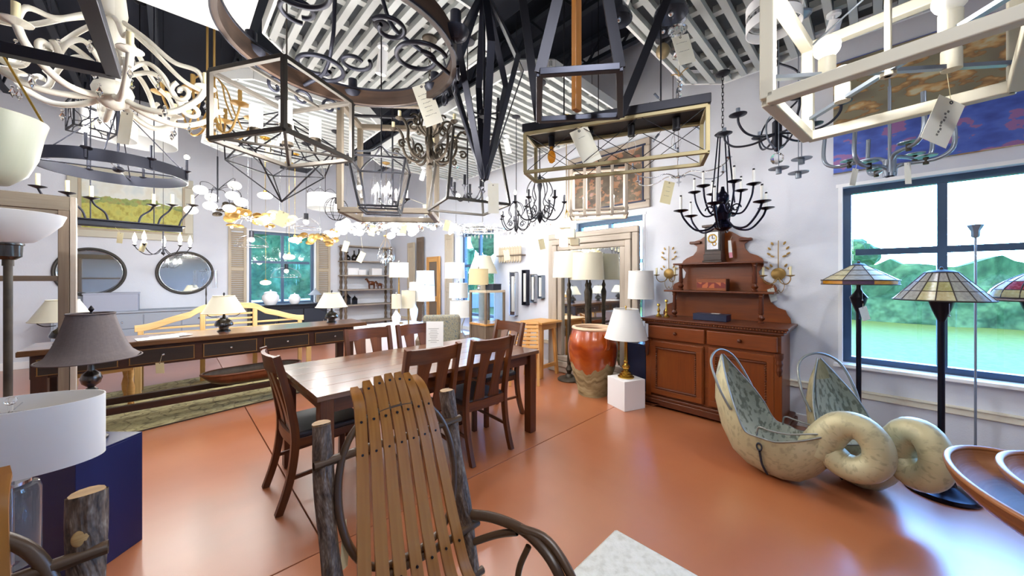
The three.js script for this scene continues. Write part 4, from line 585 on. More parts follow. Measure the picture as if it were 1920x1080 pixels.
{ const x0 = 3.03, x1 = 4.32, t = thing('turned_post_shelf', 'open shelf unit with bobbin turned posts in the rear corner', 'shelf unit', V((x0 + x1) / 2, 0, -9.24)), w = x1 - x0, H = 2.3, ys = [0.35, 0.78, 1.16, 1.52, 1.88, 2.26];
  for (const y of ys) mesh('shelf', rbox(w, 0.03, 0.42, 0.005, 0, y, 0), M.greyWood, t);
  const bobbin = []; for (let i = 0; i <= 92; i++) bobbin.push([0.022 + 0.014 * Math.abs(Math.sin(i * 0.55)), i / 92 * H]);
  for (const a of [-1, 1]) for (const b of [-1, 1]) mesh('turned_post', lathe(bobbin, 10, 1.2).translate(a * (w / 2 - 0.06), 0, b * 0.17), M.brownWood, t);
  const on = (px, y) => { const p = wz(px, 500, -9.2); return V(p.x, y + 0.0155, -9.2); };
  for (const [px, l, h] of [[652, 'black bottle at the end of the shelf unit’s second board', 0.22], [664, 'black round bottle beside the thin one on the shelf unit', 0.26], [673, 'tallest black bottle on the shelf unit', 0.3]]) { const b = thing('black_bottle', l, 'bottle', on(px, 1.88)); mesh('body', lathe([[0.0, 0], [0.05, 0.0], [0.07, h * 0.2], [0.06, h * 0.45], [0.02, h * 0.65], [0.018, h * 0.95], [0.026, h]], 14), M.blackGlaze, b); }
  for (const [px, w2, h2, l] of [[660, 0.26, 0.16, 'wide white box on the shelf unit'], [676, 0.2, 0.12, 'middle white box on the shelf unit'], [704, 0.26, 0.16, 'white box on the shelf unit above the brown horses']]) { const b = thing('white_box', l, 'box', on(px, 1.52)); mesh('body', rbox(w2, h2, 0.2, 0.004, 0, h2 / 2, 0), M.whiteBox, b); mesh('lid', rbox(w2 + 0.008, 0.03, 0.206, 0.003, 0, h2, 0), M.whiteBox, b); }
  for (const [px, l, s] of [[697, 'larger brown carved horse on the shelf unit', 1], [712, 'smaller brown carved horse on the shelf unit', 0.75]]) { const b = thing('carved_horse', l, 'figurine', on(px, 1.16)); b.scale.setScalar(s); mesh('body', [clean(new THREE.SphereGeometry(0.055, 14, 10).scale(1.7, 1, 0.8).translate(0, 0.15, 0)), sweep([V(-0.07, 0.17, 0), V(-0.11, 0.22, 0), V(-0.13, 0.26, 0), V(-0.17, 0.24, 0)], (k) => 0.032 - 0.014 * k, 12, 8), sweep([V(0.085, 0.17, 0), V(0.12, 0.14, 0), V(0.125, 0.06, 0)], () => 0.01, 8, 6)], M.walnutRed, b); for (const a of [-1, 1]) for (const c of [-1, 1]) mesh('leg', sweep([V(a * 0.06, 0.13, c * 0.025), V(a * 0.065, 0.07, c * 0.026), V(a * 0.06, 0.0, c * 0.025)], (k) => 0.017 - 0.008 * k, 8, 7), M.walnutRed, b); }
  for (const [px, l, s] of [[650, 'larger black house shaped lantern on the low shelf board', 1], [665, 'smaller black house shaped lantern on the low shelf board', 0.72]]) { const b = thing('house_lantern', l, 'lantern', on(px, 0.78)); b.scale.setScalar(s); mesh('walls', rbox(0.14, 0.17, 0.14, 0.004, 0, 0.085, 0), M.iron, b); mesh('roof', clean(new THREE.ConeGeometry(0.12, 0.13, 4).rotateY(Math.PI / 4).translate(0, 0.235, 0)), M.iron, b); mesh('loop', torus(0.02, 0.004, 14, 5).translate(0, 0.315, 0), M.iron, b); }
}
{ const t = thing('dark_chest', 'dark low cabinet under the rear window with white jars on it', 'cabinet', V(1.9, 0, -9.15)); mesh('carcass', rbox(1.45, 0.85, 0.45, 0.008, 0, 0.425, 0), M.iron, t); for (let i = 0; i < 3; i++) { const q = mesh('door', rbox(0.45, 0.7, 0.02, 0.004, -0.47 + i * 0.47, 0.42, 0.232), M.steelDark, t); mesh('handle', cyl(0.007, 0.1, -0.3 + i * 0.47, 0.4, 0.25, 8), M.silver, q); } mesh('top', rbox(1.5, 0.03, 0.5, 0.005, 0, 0.865, 0), M.iron, t); }
for (const [x, r, l] of [[1.55, 0.16, 'wide white jar on the dark cabinet under the rear window'], [2.0, 0.12, 'smaller white jar on the dark cabinet under the rear window']]) { const t = thing('white_jar', l, 'jar', V(x, 0.88, -9.1)); mesh('body', lathe([[0, 0], [r * 0.6, 0], [r, r * 0.7], [r * 0.95, r * 1.2], [r * 0.7, r * 1.5], [r * 0.75, r * 1.6]], 22), M.whiteBox, t); mesh('lid', lathe([[r * 0.78, r * 1.6], [r * 0.6, r * 1.75], [r * 0.1, r * 1.85], [r * 0.12, r * 2], [0, r * 2.05]], 18), M.whiteBox, t); }
tableLamp('task_lamp', 'small pale blue shade lamp on the dark cabinet by the rear window', V(2.42, 0.88, -9.1), { base: [[0.06, 0], [0.06, 0.012], [0.01, 0.02], [0.008, 0.2]], baseMat: M.silver, shade: [0.04, 0.14, 0.11, 0.19], shadeMat: M.greyPaint, metal: M.silver });
// camel backed bench behind the console
{ const t = thing('camelback_bench', 'light wooden garden bench with a camel back behind the console', 'bench', V(0.62, 0, -6.6)), hw = 0.95;
  const top = (x) => { const a = Math.abs(x) / hw; return a < 0.32 ? 1.09 - 0.02 * (a / 0.32) ** 2 : a < 0.42 ? 1.07 - 0.6 * (a - 0.32) : 1.01 - 0.16 * Math.pow((a - 0.42) / 0.58, 0.6) + 0.015 * Math.sin((a - 0.42) * 10); };
  const N = 40, up = Array.from({ length: N + 1 }, (_, i) => { const x = -hw + 2 * hw * i / N; return [x, top(x)]; });
  mesh('back_rail', extrude([...up, ...up.slice().reverse().map(([x, y]) => [x, y - 0.075])], 0.04, 0.004), M.bench, t);
  mesh('lower_rail', rbox(1.85, 0.06, 0.04, 0.005, 0, 0.5, 0.02), M.bench, t);
  for (const x of [-0.9, -0.3, 0.3, 0.9]) mesh('back_post', rbox(0.055, top(x) - 0.05, 0.045, 0.005, x, (top(x) - 0.05) / 2, 0.02), M.bench, t);
  for (let i = 0; i < 6; i++) mesh('back_slat', rbox(0.54, 0.028, 0.018, 0.004, 0, 0.58 + i * 0.07, 0.02), M.bench, t);
  for (const s of [-1, 1]) for (let i = 0; i < 4; i++) mesh('back_slat', rbox(0.54, 0.028, 0.018, 0.004, s * 0.6, 0.58 + i * 0.07, 0.02), M.bench, t);
  for (let i = 0; i < 6; i++) mesh('seat_slat', rbox(1.85, 0.022, 0.07, 0.004, 0, 0.43, 0.1 + i * 0.082), M.bench, t);
  for (const s of [-1, 1]) { mesh('front_leg', rbox(0.06, 0.63, 0.06, 0.006, s * 0.9, 0.315, 0.54), M.bench, t); mesh('arm', rbox(0.075, 0.03, 0.6, 0.01, s * 0.9, 0.645, 0.28), M.bench, t); mesh('scroll', [torus(0.04, 0.018, 20, 8).rotateY(Math.PI / 2).translate(s * 0.9, 0.63, 0.6)], M.bench, t); mesh('seat_rail', rbox(0.04, 0.06, 0.5, 0.004, s * 0.9, 0.4, 0.28), M.bench, t); } }
{ const t = thing('turned_side_table', 'pine side table with turned legs behind the console near the etagere', 'table', V(-0.55, 0, -5.95), 0.2); mesh('top', rbox(0.5, 0.03, 0.4, 0.006, 0, 0.5, 0), M.bench, t); mesh('apron', rbox(0.44, 0.07, 0.34, 0.004, 0, 0.45, 0), M.pine, t); for (const a of [-1, 1]) for (const b of [-1, 1]) mesh('leg', lathe([[0.018, 0], [0.028, 0.04], [0.016, 0.09], [0.03, 0.15], [0.034, 0.22], [0.018, 0.3], [0.026, 0.36], [0.024, 0.42]], 12).translate(a * 0.2, 0, b * 0.15), M.pine, t); }
// ---------------------------------------------------------------- lamp department in the far corner
{ const t = thing('display_plinth', 'low white display plinth carrying the corner table lamps', 'plinth', V(2.86, 0, -6.02), 0.05); mesh('body', rbox(1.15, 0.62, 0.75, 0.005, 0, 0.31, 0), M.whiteBox, t); }
{ const t = thing('display_plinth', 'white display plinth with curved lamps beside the glass cabinet', 'plinth', V(3.66, 0, -5.35), 0.0); mesh('body', rbox(0.62, 0.46, 0.7, 0.005, 0, 0.23, 0), M.whiteBox, t); }
{ const G = 'drum shade lamps in the far corner', drum = (px, yt, yb, wpx, d, floor, base, mat, sm, l) => { const c = at(px, yb, d), y = c.y - floor, h = (yb - yt) * d / F, r = wpx / 2 * d / F / Math.hypot(1, (px - 960) / F); return tableLamp('drum_shade_lamp', l, V(c.x, floor, c.z), { base: base(Math.max(0.12, y + 0.04)), baseMat: mat, shade: [r * 0.96, r, h, y], shadeMat: sm, metal: M.silver }, G); };
  const gourd = (h) => [[0.07, 0], [0.075, 0.015], [0.04, 0.03], [0.07, h * 0.35], [0.075, h * 0.5], [0.03, h * 0.7], [0.02, h * 0.78], [0.012, h]], stick = (h) => [[0.08, 0], [0.08, 0.012], [0.014, 0.025], [0.012, h * 0.5], [0.018, h * 0.6], [0.01, h]], block = (h) => [[0.05, 0], [0.055, 0.02], [0.05, h * 0.75], [0.015, h * 0.8], [0.01, h]];
  drum(748, 493, 520, 37, 6.5, 0.62, stick, M.gold, M.shadeCream, 'cream drum lamp on a tall gold stem, nearest the shelf unit');
  drum(797, 508, 534, 35, 6.75, 0.62, stick, M.silver, M.shadeWhite, 'white drum lamp standing higher behind the glass based lamp');
  drum(797, 536, 564, 37, 6.35, 0.62, block, M.clearGlass, M.shadeWhite, 'white drum lamp with a clear glass block base');
  drum(743, 552, 578, 18, 6.0, 0.62, gourd, M.whiteBox, M.shadeCream, 'narrow cream shade lamp at the plinth edge');
  drum(766, 545, 577, 27, 6.2, 0.62, stick, M.gold, M.shadeCream, 'cream shade lamp with branching gold base on the plinth');
  drum(776, 529, 560, 18, 6.6, 0.62, gourd, M.whiteBox, M.shadeWhite, 'slim white shade lamp between the cream shades');
  drum(853, 493, 522, 38, 6.35, 0.46, gourd, M.whiteBox, M.shadeWhite, 'white drum lamp under the far window sill');
  drum(860, 531, 558, 36, 6.1, 0.46, stick, M.silver, M.shadeWhite, 'white drum lamp above the curved hoop lamp');
  const hoop = drum(863, 564, 594, 40, 5.85, 0.46, (h) => [[0.09, 0], [0.09, 0.012], [0.01, 0.02], [0.009, h]], M.cream, M.shadeWhite, 'lamp with a white shade on a cream hooped base');
  for (const s of [-1, 1]) mesh('hoop', tube([V(s * 0.1, 0.01, 0), V(s * 0.035, 0.12, 0), V(s * 0.035, 0.2, 0), V(s * 0.1, 0.34, 0)], 0.009, 20, 7), M.cream, hoop);
}
{ const t = thing('glass_cabinet', 'small wooden display cabinet with glass sides', 'cabinet', V(3.72, 0, -4.42), 0), w = 0.42, h = 1.26;
  for (const a of [-1, 1]) for (const b of [-1, 1]) mesh('post', rbox(0.035, h, 0.035, 0.004, a * (w / 2 - 0.018), h / 2, b * (w / 2 - 0.018)), M.brownWood, t);
  for (const y of [0.06, 0.72, h - 0.02]) mesh('shelf_frame', rbox(w, 0.035, w, 0.004, 0, y, 0), y > 1 ? M.paleWood : M.pine, t);
  for (const a of [-1, 1]) { mesh('glass_pane', box(0.004, 0.48, w - 0.08, a * (w / 2 - 0.018), 0.98, 0), M.glass, t); mesh('glass_pane', box(w - 0.08, 0.48, 0.004, 0, 0.98, a * (w / 2 - 0.018)), M.glass, t); mesh('side_panel', box(0.006, 0.62, w - 0.07, a * (w / 2 - 0.02), 0.39, 0), M.brownWood, t); mesh('side_panel', box(w - 0.07, 0.62, 0.006, 0, 0.39, a * (w / 2 - 0.02)), M.brownWood, t); } }
{ const t = thing('grey_box', 'small slate grey box on the glass cabinet', 'box', V(3.8, 1.261, -4.36), 0.2); mesh('body', rbox(0.22, 0.09, 0.16, 0.004, 0, 0.045, 0), M.steelDark, t); mesh('lid', rbox(0.225, 0.015, 0.165, 0.003, 0, 0.092, 0), M.ironBlue, t); }
tableLamp('gold_shade_lamp', 'lamp with a gold wrapped shade on the glass cabinet', V(3.62, 1.261, -4.52), { base: [[0.05, 0], [0.05, 0.012], [0.02, 0.02], [0.03, 0.06], [0.01, 0.08], [0.008, 0.12]], baseMat: M.crystal, shade: [0.155, 0.165, 0.25, 0.09], shadeMat: phy({ color: 0xd8c79a, roughness: 0.7, transmission: 0.25, thickness: 0 }), metal: M.silver });
{ const t = thing('carved_column_lamp', 'tall lamp with a white cone shade on a carved column', 'lamp', V(4.1, 0, -5.0)); mesh('column', lathe([[0.11, 0], [0.11, 0.05], [0.08, 0.07], [0.075, 1.3], [0.1, 1.36], [0.1, 1.42], [0.03, 1.44], [0.02, 1.6]], 16), M.paleWood, t); mesh('lamp_shade', shadeGeo(0.15, 0.27, 0.32, 1.54), M.shadeCream, t); mesh('finial', cyl(0.006, 0.34, 0, 1.58, 0, 6), M.silver, t); }
// leaning old doors and shutters on the window wall near the rear corner
for (const [z, w, h, m, l, y0] of [[-8.2, 0.34, 2.35, M.paleWood, 'tall weathered cream shutter leaning by the rear corner', 0], [-7.75, 0.3, 2.45, M.brownWood, 'narrow weathered brown plank door leaning by the rear corner', 0], [-7.15, 0.55, 1.95, M.pine, 'golden framed ribbed door leaning against the window wall', 0], [-6.5, 0.3, 2.42, M.paleWood, 'pale louvred shutter leaning beside the far window', 0]]) {
  const t = thing('salvaged_door', l, 'door panel', V(XR - 0.07, y0 + 0.004, z), -Math.PI / 2); for (const s of [-1, 1]) mesh('stile', rbox(w * 0.18, h, 0.04, 0.004, s * w * 0.41, h / 2, 0), m, t); for (const y of [0.06, h * 0.5, h - 0.06]) mesh('rail', rbox(w * 0.64, 0.12, 0.038, 0.004, 0, y, 0), m, t);
  const n = Math.round(w / 0.06); for (let i = 0; i < n; i++) mesh('board', rbox(w * 0.64 / n - 0.004, h - 0.12, 0.016, 0.003, -w * 0.32 + w * 0.64 * (i + 0.5) / n, h / 2, -0.004), m === M.pine ? M.brownWood : m, t); }
// wall fittings between the glass cabinet and the mirror
{ const t = thing('scalloped_wall_shelf', 'small wall shelf with a scalloped wooden rail', 'shelf', V(XR - 0.004, 1.86, -4.55), -Math.PI / 2); mesh('board', rbox(0.62, 0.02, 0.14, 0.004, 0, 0, 0.07), M.brownWood, t); for (let i = 0; i < 9; i++) mesh('scallop', extrude([[-0.028, 0.14], [0, 0.16], [0.028, 0.14], [0.026, -0.09], [0, -0.13], [-0.026, -0.09]], 0.012, 0.002).translate(-0.26 + i * 0.065, 0, 0.09), M.paleWood, t); }
for (const [px, y0, y1, w, m, l] of [[966, 510, 592, 0.15, M.silver, 'tall silver glass cylinder wall lamp beside the glass cabinet'], [988, 506, 572, 0.12, M.ironBlue, 'long dark framed wall lamp with a white tube'], [1003, 514, 567, 0.1, M.silver, 'slim silver framed wall lamp next to the dark one'], [1017, 516, 560, 0.11, M.pipe, 'grey steel wall lamp nearest the leaning mirror']]) {
  const a = wx(px, y1, XR - 0.01), b = wx(px, y0, XR - 0.01), h = b.y - a.y, t = thing('wall_lamp', l, 'wall lamp', V(XR - 0.002, a.y, a.z), -Math.PI / 2);
  mesh('backplate', rbox(w, h, 0.02, 0.004, 0, h / 2, 0.01), m, t); mesh('lamp_frame', [box(0.012, h, 0.06, -w / 2 + 0.006, h / 2, 0.05), box(0.012, h, 0.06, w / 2 - 0.006, h / 2, 0.05), box(w, 0.012, 0.06, 0, h - 0.006, 0.05), box(w, 0.012, 0.06, 0, 0.006, 0.05)], m, t); mesh('lamp_tube', cyl(w * 0.24, h * 0.8, 0, h * 0.1, 0.055, 14), M.shadeWhite, t); }
// pine folding chair and trestle in front of the mirror
{ const t = thing('pine_folding_chair', 'light pine folding chair with a slatted back beside the dining table', 'chair', V(3.55, 0, -3.42), -0.8);
  for (const s of [-1, 1]) { mesh('back_leg', strip([V(s * 0.19, 0, 0.2), V(s * 0.19, 0.4, 0.06), V(s * 0.19, 0.83, -0.12)], V(1, 0, 0), 0.035, 0.022, 8), M.pine, t); mesh('front_leg', strip([V(s * 0.165, 0, -0.2), V(s * 0.165, 0.45, 0.16)], V(1, 0, 0), 0.03, 0.022, 6), M.pine, t); }
  for (let i = 0; i < 7; i++) mesh('back_slat', rbox(0.4, 0.042, 0.014, 0.003, 0, 0, 0).rotateX(-0.4).translate(0, 0.5 + i * 0.052, 0.034 - i * 0.0218), M.pine, t);
  for (let i = 0; i < 6; i++) mesh('seat_slat', rbox(0.34, 0.014, 0.045, 0.003, 0, 0.44, 0.1 - i * 0.058), M.pine, t); }
{ const t = thing('pine_trestle_table', 'small pine trestle table between the folding chair and the mirror', 'table', V(4.03, 0, -3.52), 0.05); mesh('top', rbox(0.5, 0.03, 0.42, 0.006, 0, 0.8, 0), M.pine, t); mesh('apron', rbox(0.36, 0.09, 0.3, 0.004, 0, 0.74, 0), M.pine, t); for (const a of [-1, 1]) for (const b of [-1, 1]) mesh('leg', bar(V(a * 0.14, 0.76, b * 0.12), V(a * 0.19, 0.002, b * 0.15), 0.04, 0.045), M.pine, t); mesh('stretcher', bar(V(-0.17, 0.16, 0.14), V(0.17, 0.16, 0.14), 0.03, 0.05), M.pine, t); }
{ const t = thing('fabric_armchair', 'armchair with patterned blue fabric behind the dining table', 'armchair', V(2.86, 0, -4.45), -0.6); const mm = std({ map: rep(blotch(47, 30, 0x4c5a68, 0x9a927c, 0x6a6a5c), 3), roughness: 0.95 }); mesh('seat', rbox(0.56, 0.16, 0.52, 0.05, 0, 0.38, 0, 3), mm, t); mesh('back', rbox(0.56, 0.46, 0.12, 0.05, 0, 0.66, -0.24, 3), mm, t); for (const s of [-1, 1]) { mesh('arm', rbox(0.08, 0.22, 0.5, 0.035, s * 0.31, 0.5, 0, 3), M.brownWood, t); for (const b of [-1, 1]) mesh('leg', cyl(0.024, 0.31, s * 0.26, 0, b * 0.2, 10, 0.03), M.brownWood, t); } }
// ---------------------------------------------------------------- stained glass floor lamps by the big window
function glassShade(name, t, n, rt, rb, y0, h, mats, belly, skirt) {      // panes as separate pieces between lead cames
  const prof = (k) => [rt + (rb - rt) * (belly ? 1 - Math.pow(1 - k, belly) : k), y0 + h * (1 - k)];
  for (let i = 0; i < n; i++) {
    const a0 = i / n * 6.2832, a1 = (i + 1) / n * 6.2832;
    for (let s = 0; s < 3; s++) { const rows = [0, 0.5, 1].map((q) => { const [r, y] = prof((s + q) / 3); return Array.from({ length: 5 }, (_, j) => { const a = a0 + (a1 - a0) * (0.02 + 0.96 * j / 4); return V(Math.cos(a) * r, y, Math.sin(a) * r); }); }); mesh('glass_piece', loft(rows), mats(i, s), t); }
    mesh('lead_came', tube([0, 0.33, 0.66, 1].map((k) => { const [r, y] = prof(k); return V(Math.cos(a0) * r, y, Math.sin(a0) * r); }), 0.0035, 10, 5), M.tiffLead, t);
  }
  mesh('lead_ring', [0, 0.333, 0.667, 1].map((k) => { const [r, y] = prof(k); return torus(r, k === 1 ? 0.005 : 0.0028, 48, 5).rotateX(Math.PI / 2).translate(0, y, 0); }), M.tiffLead, t);
  mesh('shade_cap', lathe([[rt + 0.006, y0 + h - 0.004], [rt * 0.7, y0 + h + 0.014], [0.012, y0 + h + 0.018], [0.008, y0 + h + 0.035], [0.0, y0 + h + 0.04]], 20), M.tiffLead, t);
  if (skirt) for (let i = 0; i < n; i++) { const a0 = i / n * 6.2832, a1 = (i + 1) / n * 6.2832; mesh('skirt_piece', loft([0, 1].map((q) => Array.from({ length: 4 }, (_, j) => { const a = a0 + (a1 - a0) * j / 3; return V(Math.cos(a) * rb, y0 - skirt * q, Math.sin(a) * rb); }))), mats(i, 5), t); }
  if (skirt) mesh('lead_ring', torus(rb, 0.004, 48, 5).rotateX(Math.PI / 2).translate(0, y0 - skirt, 0), M.tiffLead, t);
}
const artGlass = (c1, c2, s) => phy({ map: blotch(s, 7, c1, c2), roughness: 0.25, transmission: 0.45, thickness: 0, ior: 1.45 });
const TG = { straw: artGlass(0xd8c692, 0xeadfb8, 51), grey: artGlass(0xb2aeaa, 0xd2cec4, 52), amber: artGlass(0xd08a1e, 0xecb23c, 53), olive: artGlass(0xc0b878, 0xdcd6a4, 54), plum: artGlass(0x55405c, 0x7a5a70, 55), red: artGlass(0xa83a48, 0xd8788c, 56), pink: artGlass(0xe0b4b4, 0xf0d4cc, 57) };
const poleLamp = (t, h, rbase) => { mesh('lamp_base', lathe([[rbase, 0.0], [rbase * 1.02, 0.012], [rbase * 0.97, 0.03], [rbase * 0.7, 0.045], [rbase * 0.4, 0.075], [0.05, 0.13], [0.03, 0.19], [0.045, 0.23], [0.022, 0.27]], 32), phy({ color: 0x1a1520, roughness: 0.2, metalness: 0.7 }), t); mesh('pole', [cyl(0.017, h - 0.5, 0, 0.25, 0, 14), lathe([[0.017, h - 0.28], [0.045, h - 0.2], [0.058, h - 0.15], [0.03, h - 0.11], [0.015, h - 0.08], [0.015, h]], 14)], phy({ color: 0x1d1a24, roughness: 0.3, metalness: 0.7 }), t); };
{ const p = gy(1765, 925, 0), t = thing('stained_glass_floor_lamp', 'floor lamp with a grey and straw leaf patterned glass cone shade', 'lamp', V(p.x, 0, p.z), 0.2); poleLamp(t, 1.44, 0.17); glassShade('s', t, 16, 0.075, 0.225, 1.305, 0.185, (i, s) => (i % 4 < 2 ? (s === 1 ? TG.olive : s === 2 ? TG.straw : TG.grey) : TG.grey), 0.0); for (const s of [-1, 1]) mesh('pull_chain', [cyl(0.0016, 0.12, s * 0.05, 1.2, 0.02, 5), ball(0.006, s * 0.05, 1.2, 0.02)], M.silver, t); }
{ const p = at(1610, 560, 2.98), t = thing('stained_glass_floor_lamp', 'floor lamp with an amber banded mission style glass shade by the window', 'lamp', V(p.x, 0, p.z), 0.4); poleLamp(t, 1.44, 0.16); glassShade('s', t, 8, 0.05, 0.24, 1.435, 0.125, (i, s) => (s === 5 ? (i % 2 ? TG.amber : TG.plum) : i % 2 ? TG.straw : TG.grey), 0, 0.035); for (const s of [-1, 1]) mesh('pull_chain', [cyl(0.0016, 0.13, s * 0.06, 1.27, 0, 5), ball(0.006, s * 0.06, 1.27, 0)], M.silver, t); }
{ const p = at(1925, 560, 2.35), t = thing('stained_glass_floor_lamp', 'floor lamp with a domed pink and red glass shade', 'lamp', V(p.x + 0.02, 0, p.z + 0.03), 0); poleLamp(t, 1.45, 0.16); glassShade('s', t, 14, 0.03, 0.19, 1.32, 0.165, (i, s) => (s === 2 ? TG.straw : s === 1 && i % 3 ? TG.red : TG.pink), 1.9, 0.02); }
{ const p = at(1829, 700, 2.52), t = thing('slim_floor_lamp', 'very thin grey floor lamp with a small flower shaped cup in front of the window', 'lamp', V(p.x, 0, p.z)); mesh('lamp_base', lathe([[0.12, 0], [0.12, 0.015], [0.02, 0.03]], 24), M.pipe, t); mesh('pole', cyl(0.0065, 1.72, 0, 0.02, 0, 8), M.pipe, t); mesh('lamp_cup', lathe([[0.012, 1.74], [0.02, 1.75], [0.022, 1.79], [0.04, 1.83], [0.036, 1.835], [0.018, 1.795]], 6), M.plum ?? M.pipe, t); }
// ---------------------------------------------------------------- wooden bowls on a stand by the camera
{ const t = thing('bowl_stand', 'dark round stand under the wooden bowls', 'table', V(2.42, 0, 0.76)); mesh('top', cyl(0.3, 0.03, 0, 0.395, 0, 32), M.walnut, t); mesh('stem', lathe([[0.22, 0], [0.22, 0.03], [0.05, 0.06], [0.045, 0.395]], 20), M.walnut, t); }
function woodBowl(label, p, ry, a, b, h) { const t = thing('dough_bowl', label, 'bowl', p, ry, 'carved wooden bowls'); const sh = (f, o, y0) => loft(Array.from({ length: 13 }, (_, i) => Array.from({ length: 57 }, (_, j) => { const k = i / 12, an = j / 56 * 6.2832, r = Math.sin(k * 1.5708), ww = 1 + 0.03 * Math.sin(an * 3 + ry); return V(Math.cos(an) * a * r * ww - o * Math.cos(an) * r, y0 + h * f * (1 - Math.cos(k * 1.5708)), Math.sin(an) * b * r * ww - o * Math.sin(an) * r); }))); mesh('shell', sh(1, 0, 0), M.bowlOut, t); mesh('hollow', sh(0.88, 0.022, h * 0.115), M.bowlIn, t, 'lighter carved hollow'); mesh('rim', tube(Array.from({ length: 56 }, (_, j) => { const an = j / 56 * 6.2832, ww = 1 + 0.03 * Math.sin(an * 3 + ry); return V(Math.cos(an) * (a - 0.011) * ww, h, Math.sin(an) * (b - 0.011) * ww); }), 0.013, 112, 7, true), M.bowlIn, t); }
woodBowl('large oval carved wooden bowl on the stand beside the stained glass lamps', V(2.36, 0.427, 0.665), 0.6, 0.6, 0.37, 0.18);
woodBowl('smaller carved wooden bowl nested in the large one', V(2.35, 0.53, 0.74), 0.6, 0.5, 0.33, 0.13);
// ---------------------------------------------------------------- wall sconces beside the hutch
for (const [px, l] of [[1255, 'gilt leaf wall sconce with two candles between mirror and sideboard'], [1460, 'gilt leaf wall sconce with two candles between sideboard and window']]) {
  const p = wx(px, 510, XR), t = thing('leaf_wall_sconce', l, 'wall sconce', V(XR - 0.003, p.y - 0.02, p.z), -Math.PI / 2, 'gilt leaf wall sconces');
  mesh('backplate', [clean(new THREE.SphereGeometry(0.062, 20, 10).scale(1, 1, 0.35)).translate(0, 0, 0.01), torus(0.055, 0.007, 24, 6).translate(0, 0, 0.014)], M.gold, t);
  mesh('stem', tube([V(0, 0.05, 0.012), V(0, 0.2, 0.015), V(0, 0.34, 0.012)], 0.004, 12, 6), M.gold, t);
  const leaf = (x, y, a) => clean(new THREE.SphereGeometry(0.02, 8, 6).scale(0.5, 1, 0.2)).rotateZ(a).translate(x, y, 0.014);
  for (const s of [-1, 1]) for (const [x, y, a] of [[0.05, 0.31, -0.5], [0.075, 0.26, -0.7], [0.08, 0.205, -0.9], [0.05, 0.18, -1.2], [0.09, 0.06, -0.9], [0.06, 0.085, -0.6]]) mesh('leaf', leaf(s * x, y, s * a), M.gold, t);
  for (const s of [-1, 1]) { mesh('arm', tube([V(0, -0.03, 0.02), V(s * 0.03, -0.09, 0.05), V(s * 0.08, -0.1, 0.09), V(s * 0.11, -0.06, 0.11), V(s * 0.11, -0.02, 0.11)], 0.005, 20, 6), M.gold, t); mesh('drip_pan', lathe([[0.006, -0.03], [0.035, -0.018], [0.036, -0.012], [0.012, -0.016]], 14).translate(s * 0.11, 0, 0.11), M.gold, t); mesh('candle_sleeve', cyl(0.011, 0.085, s * 0.11, -0.014, 0.11, 10), M.candleCream, t); mesh('loop_wire', tube([V(s * 0.02, -0.04, 0.015), V(s * 0.05, -0.12, 0.015), V(s * 0.02, -0.19, 0.012), V(0, -0.16, 0.012)], 0.003, 16, 5), M.gold, t); }
}
// ---------------------------------------------------------------- hanging lights
function hang(t, y, kind = 'rod', mat = M.iron, x = 0, z = 0, canopy = true, r = 0.0045) {      // from a fixture's own point up to whatever ceiling is above it
  const w = V(x, 0, z).applyAxisAngle(V(0, 1, 0), t.rotation.y).add(t.position), top = ceilAt(w.x, w.z) - t.position.y, L = top - y;
  if (L <= 0.02) return;
  if (kind === 'chain') { const n = Math.min(70, Math.max(2, Math.round(L / 0.034))), s = L / n, gs = []; for (let i = 0; i < n; i++) gs.push(torus(s * 0.42, 0.0034, 10, 5).scale(0.62, 1.5, 1).rotateY(i % 2 ? Math.PI / 2 : 0).translate(x, y + s * (i + 0.5), z)); mesh('chain', gs, mat, t); }
  else mesh(kind === 'cord' ? 'cord' : 'hanging_rod', cyl(kind === 'cord' ? 0.0025 : r, L, x, y, z, 7), mat, t);
  if (canopy) mesh('canopy', lathe([[0.0, top - 0.03], [0.02, top - 0.03], [0.055, top - 0.012], [0.06, top], [0.0, top]], 18).translate(x, 0, z), mat, t);
}
const flame = (r = 0.011, h = 0.06) => lathe([[0.006, 0], [r, h * 0.3], [r * 0.85, h * 0.55], [r * 0.3, h * 0.85], [0.0005, h]], 10, 2);
const edison = (r = 0.03) => lathe([[0.012, 0], [0.013, 0.02], [r, 0.055], [r, 0.075], [r * 0.7, 0.1], [0.0005, 0.108]], 14, 2);
const cupGeo = (r) => lathe([[0.006, -0.012], [r * 0.4, -0.006], [r, 0.006], [r * 1.02, 0.01], [r * 0.5, 0.004], [0.01, 0.004]], 16);
// one candle at the end of an arm: cup, sleeve, bulb
function candleAt(t, p, o) {
  mesh('drip_cup', cupGeo(o.cup ?? 0.035).translate(p.x, p.y, p.z), o.mat, t);
  mesh('candle_sleeve', cyl(o.sr ?? 0.011, o.sh ?? 0.09, p.x, p.y + 0.003, p.z, 10), o.sleeve ?? M.candle, t);
  const q = V(p.x, p.y + 0.003 + (o.sh ?? 0.09), p.z);
  if (o.bulb === 'lit') { mesh('bulb', flame(o.br ?? 0.011, o.bh ?? 0.05).translate(q.x, q.y, q.z), bulbMat(o.glowMesh ?? 9), t); if (o.light) glow(t, q.clone().add(V(0, 0.025, 0)), o.light, 0xfdf9f4, 1); }
  else if (o.bulb === 'clear') { mesh('socket', cyl(0.009, 0.014, q.x, q.y, q.z, 8), M.iron, t); mesh('bulb', flame(0.01, 0.05).translate(q.x, q.y + 0.013, q.z), M.clearGlass, t); }
}
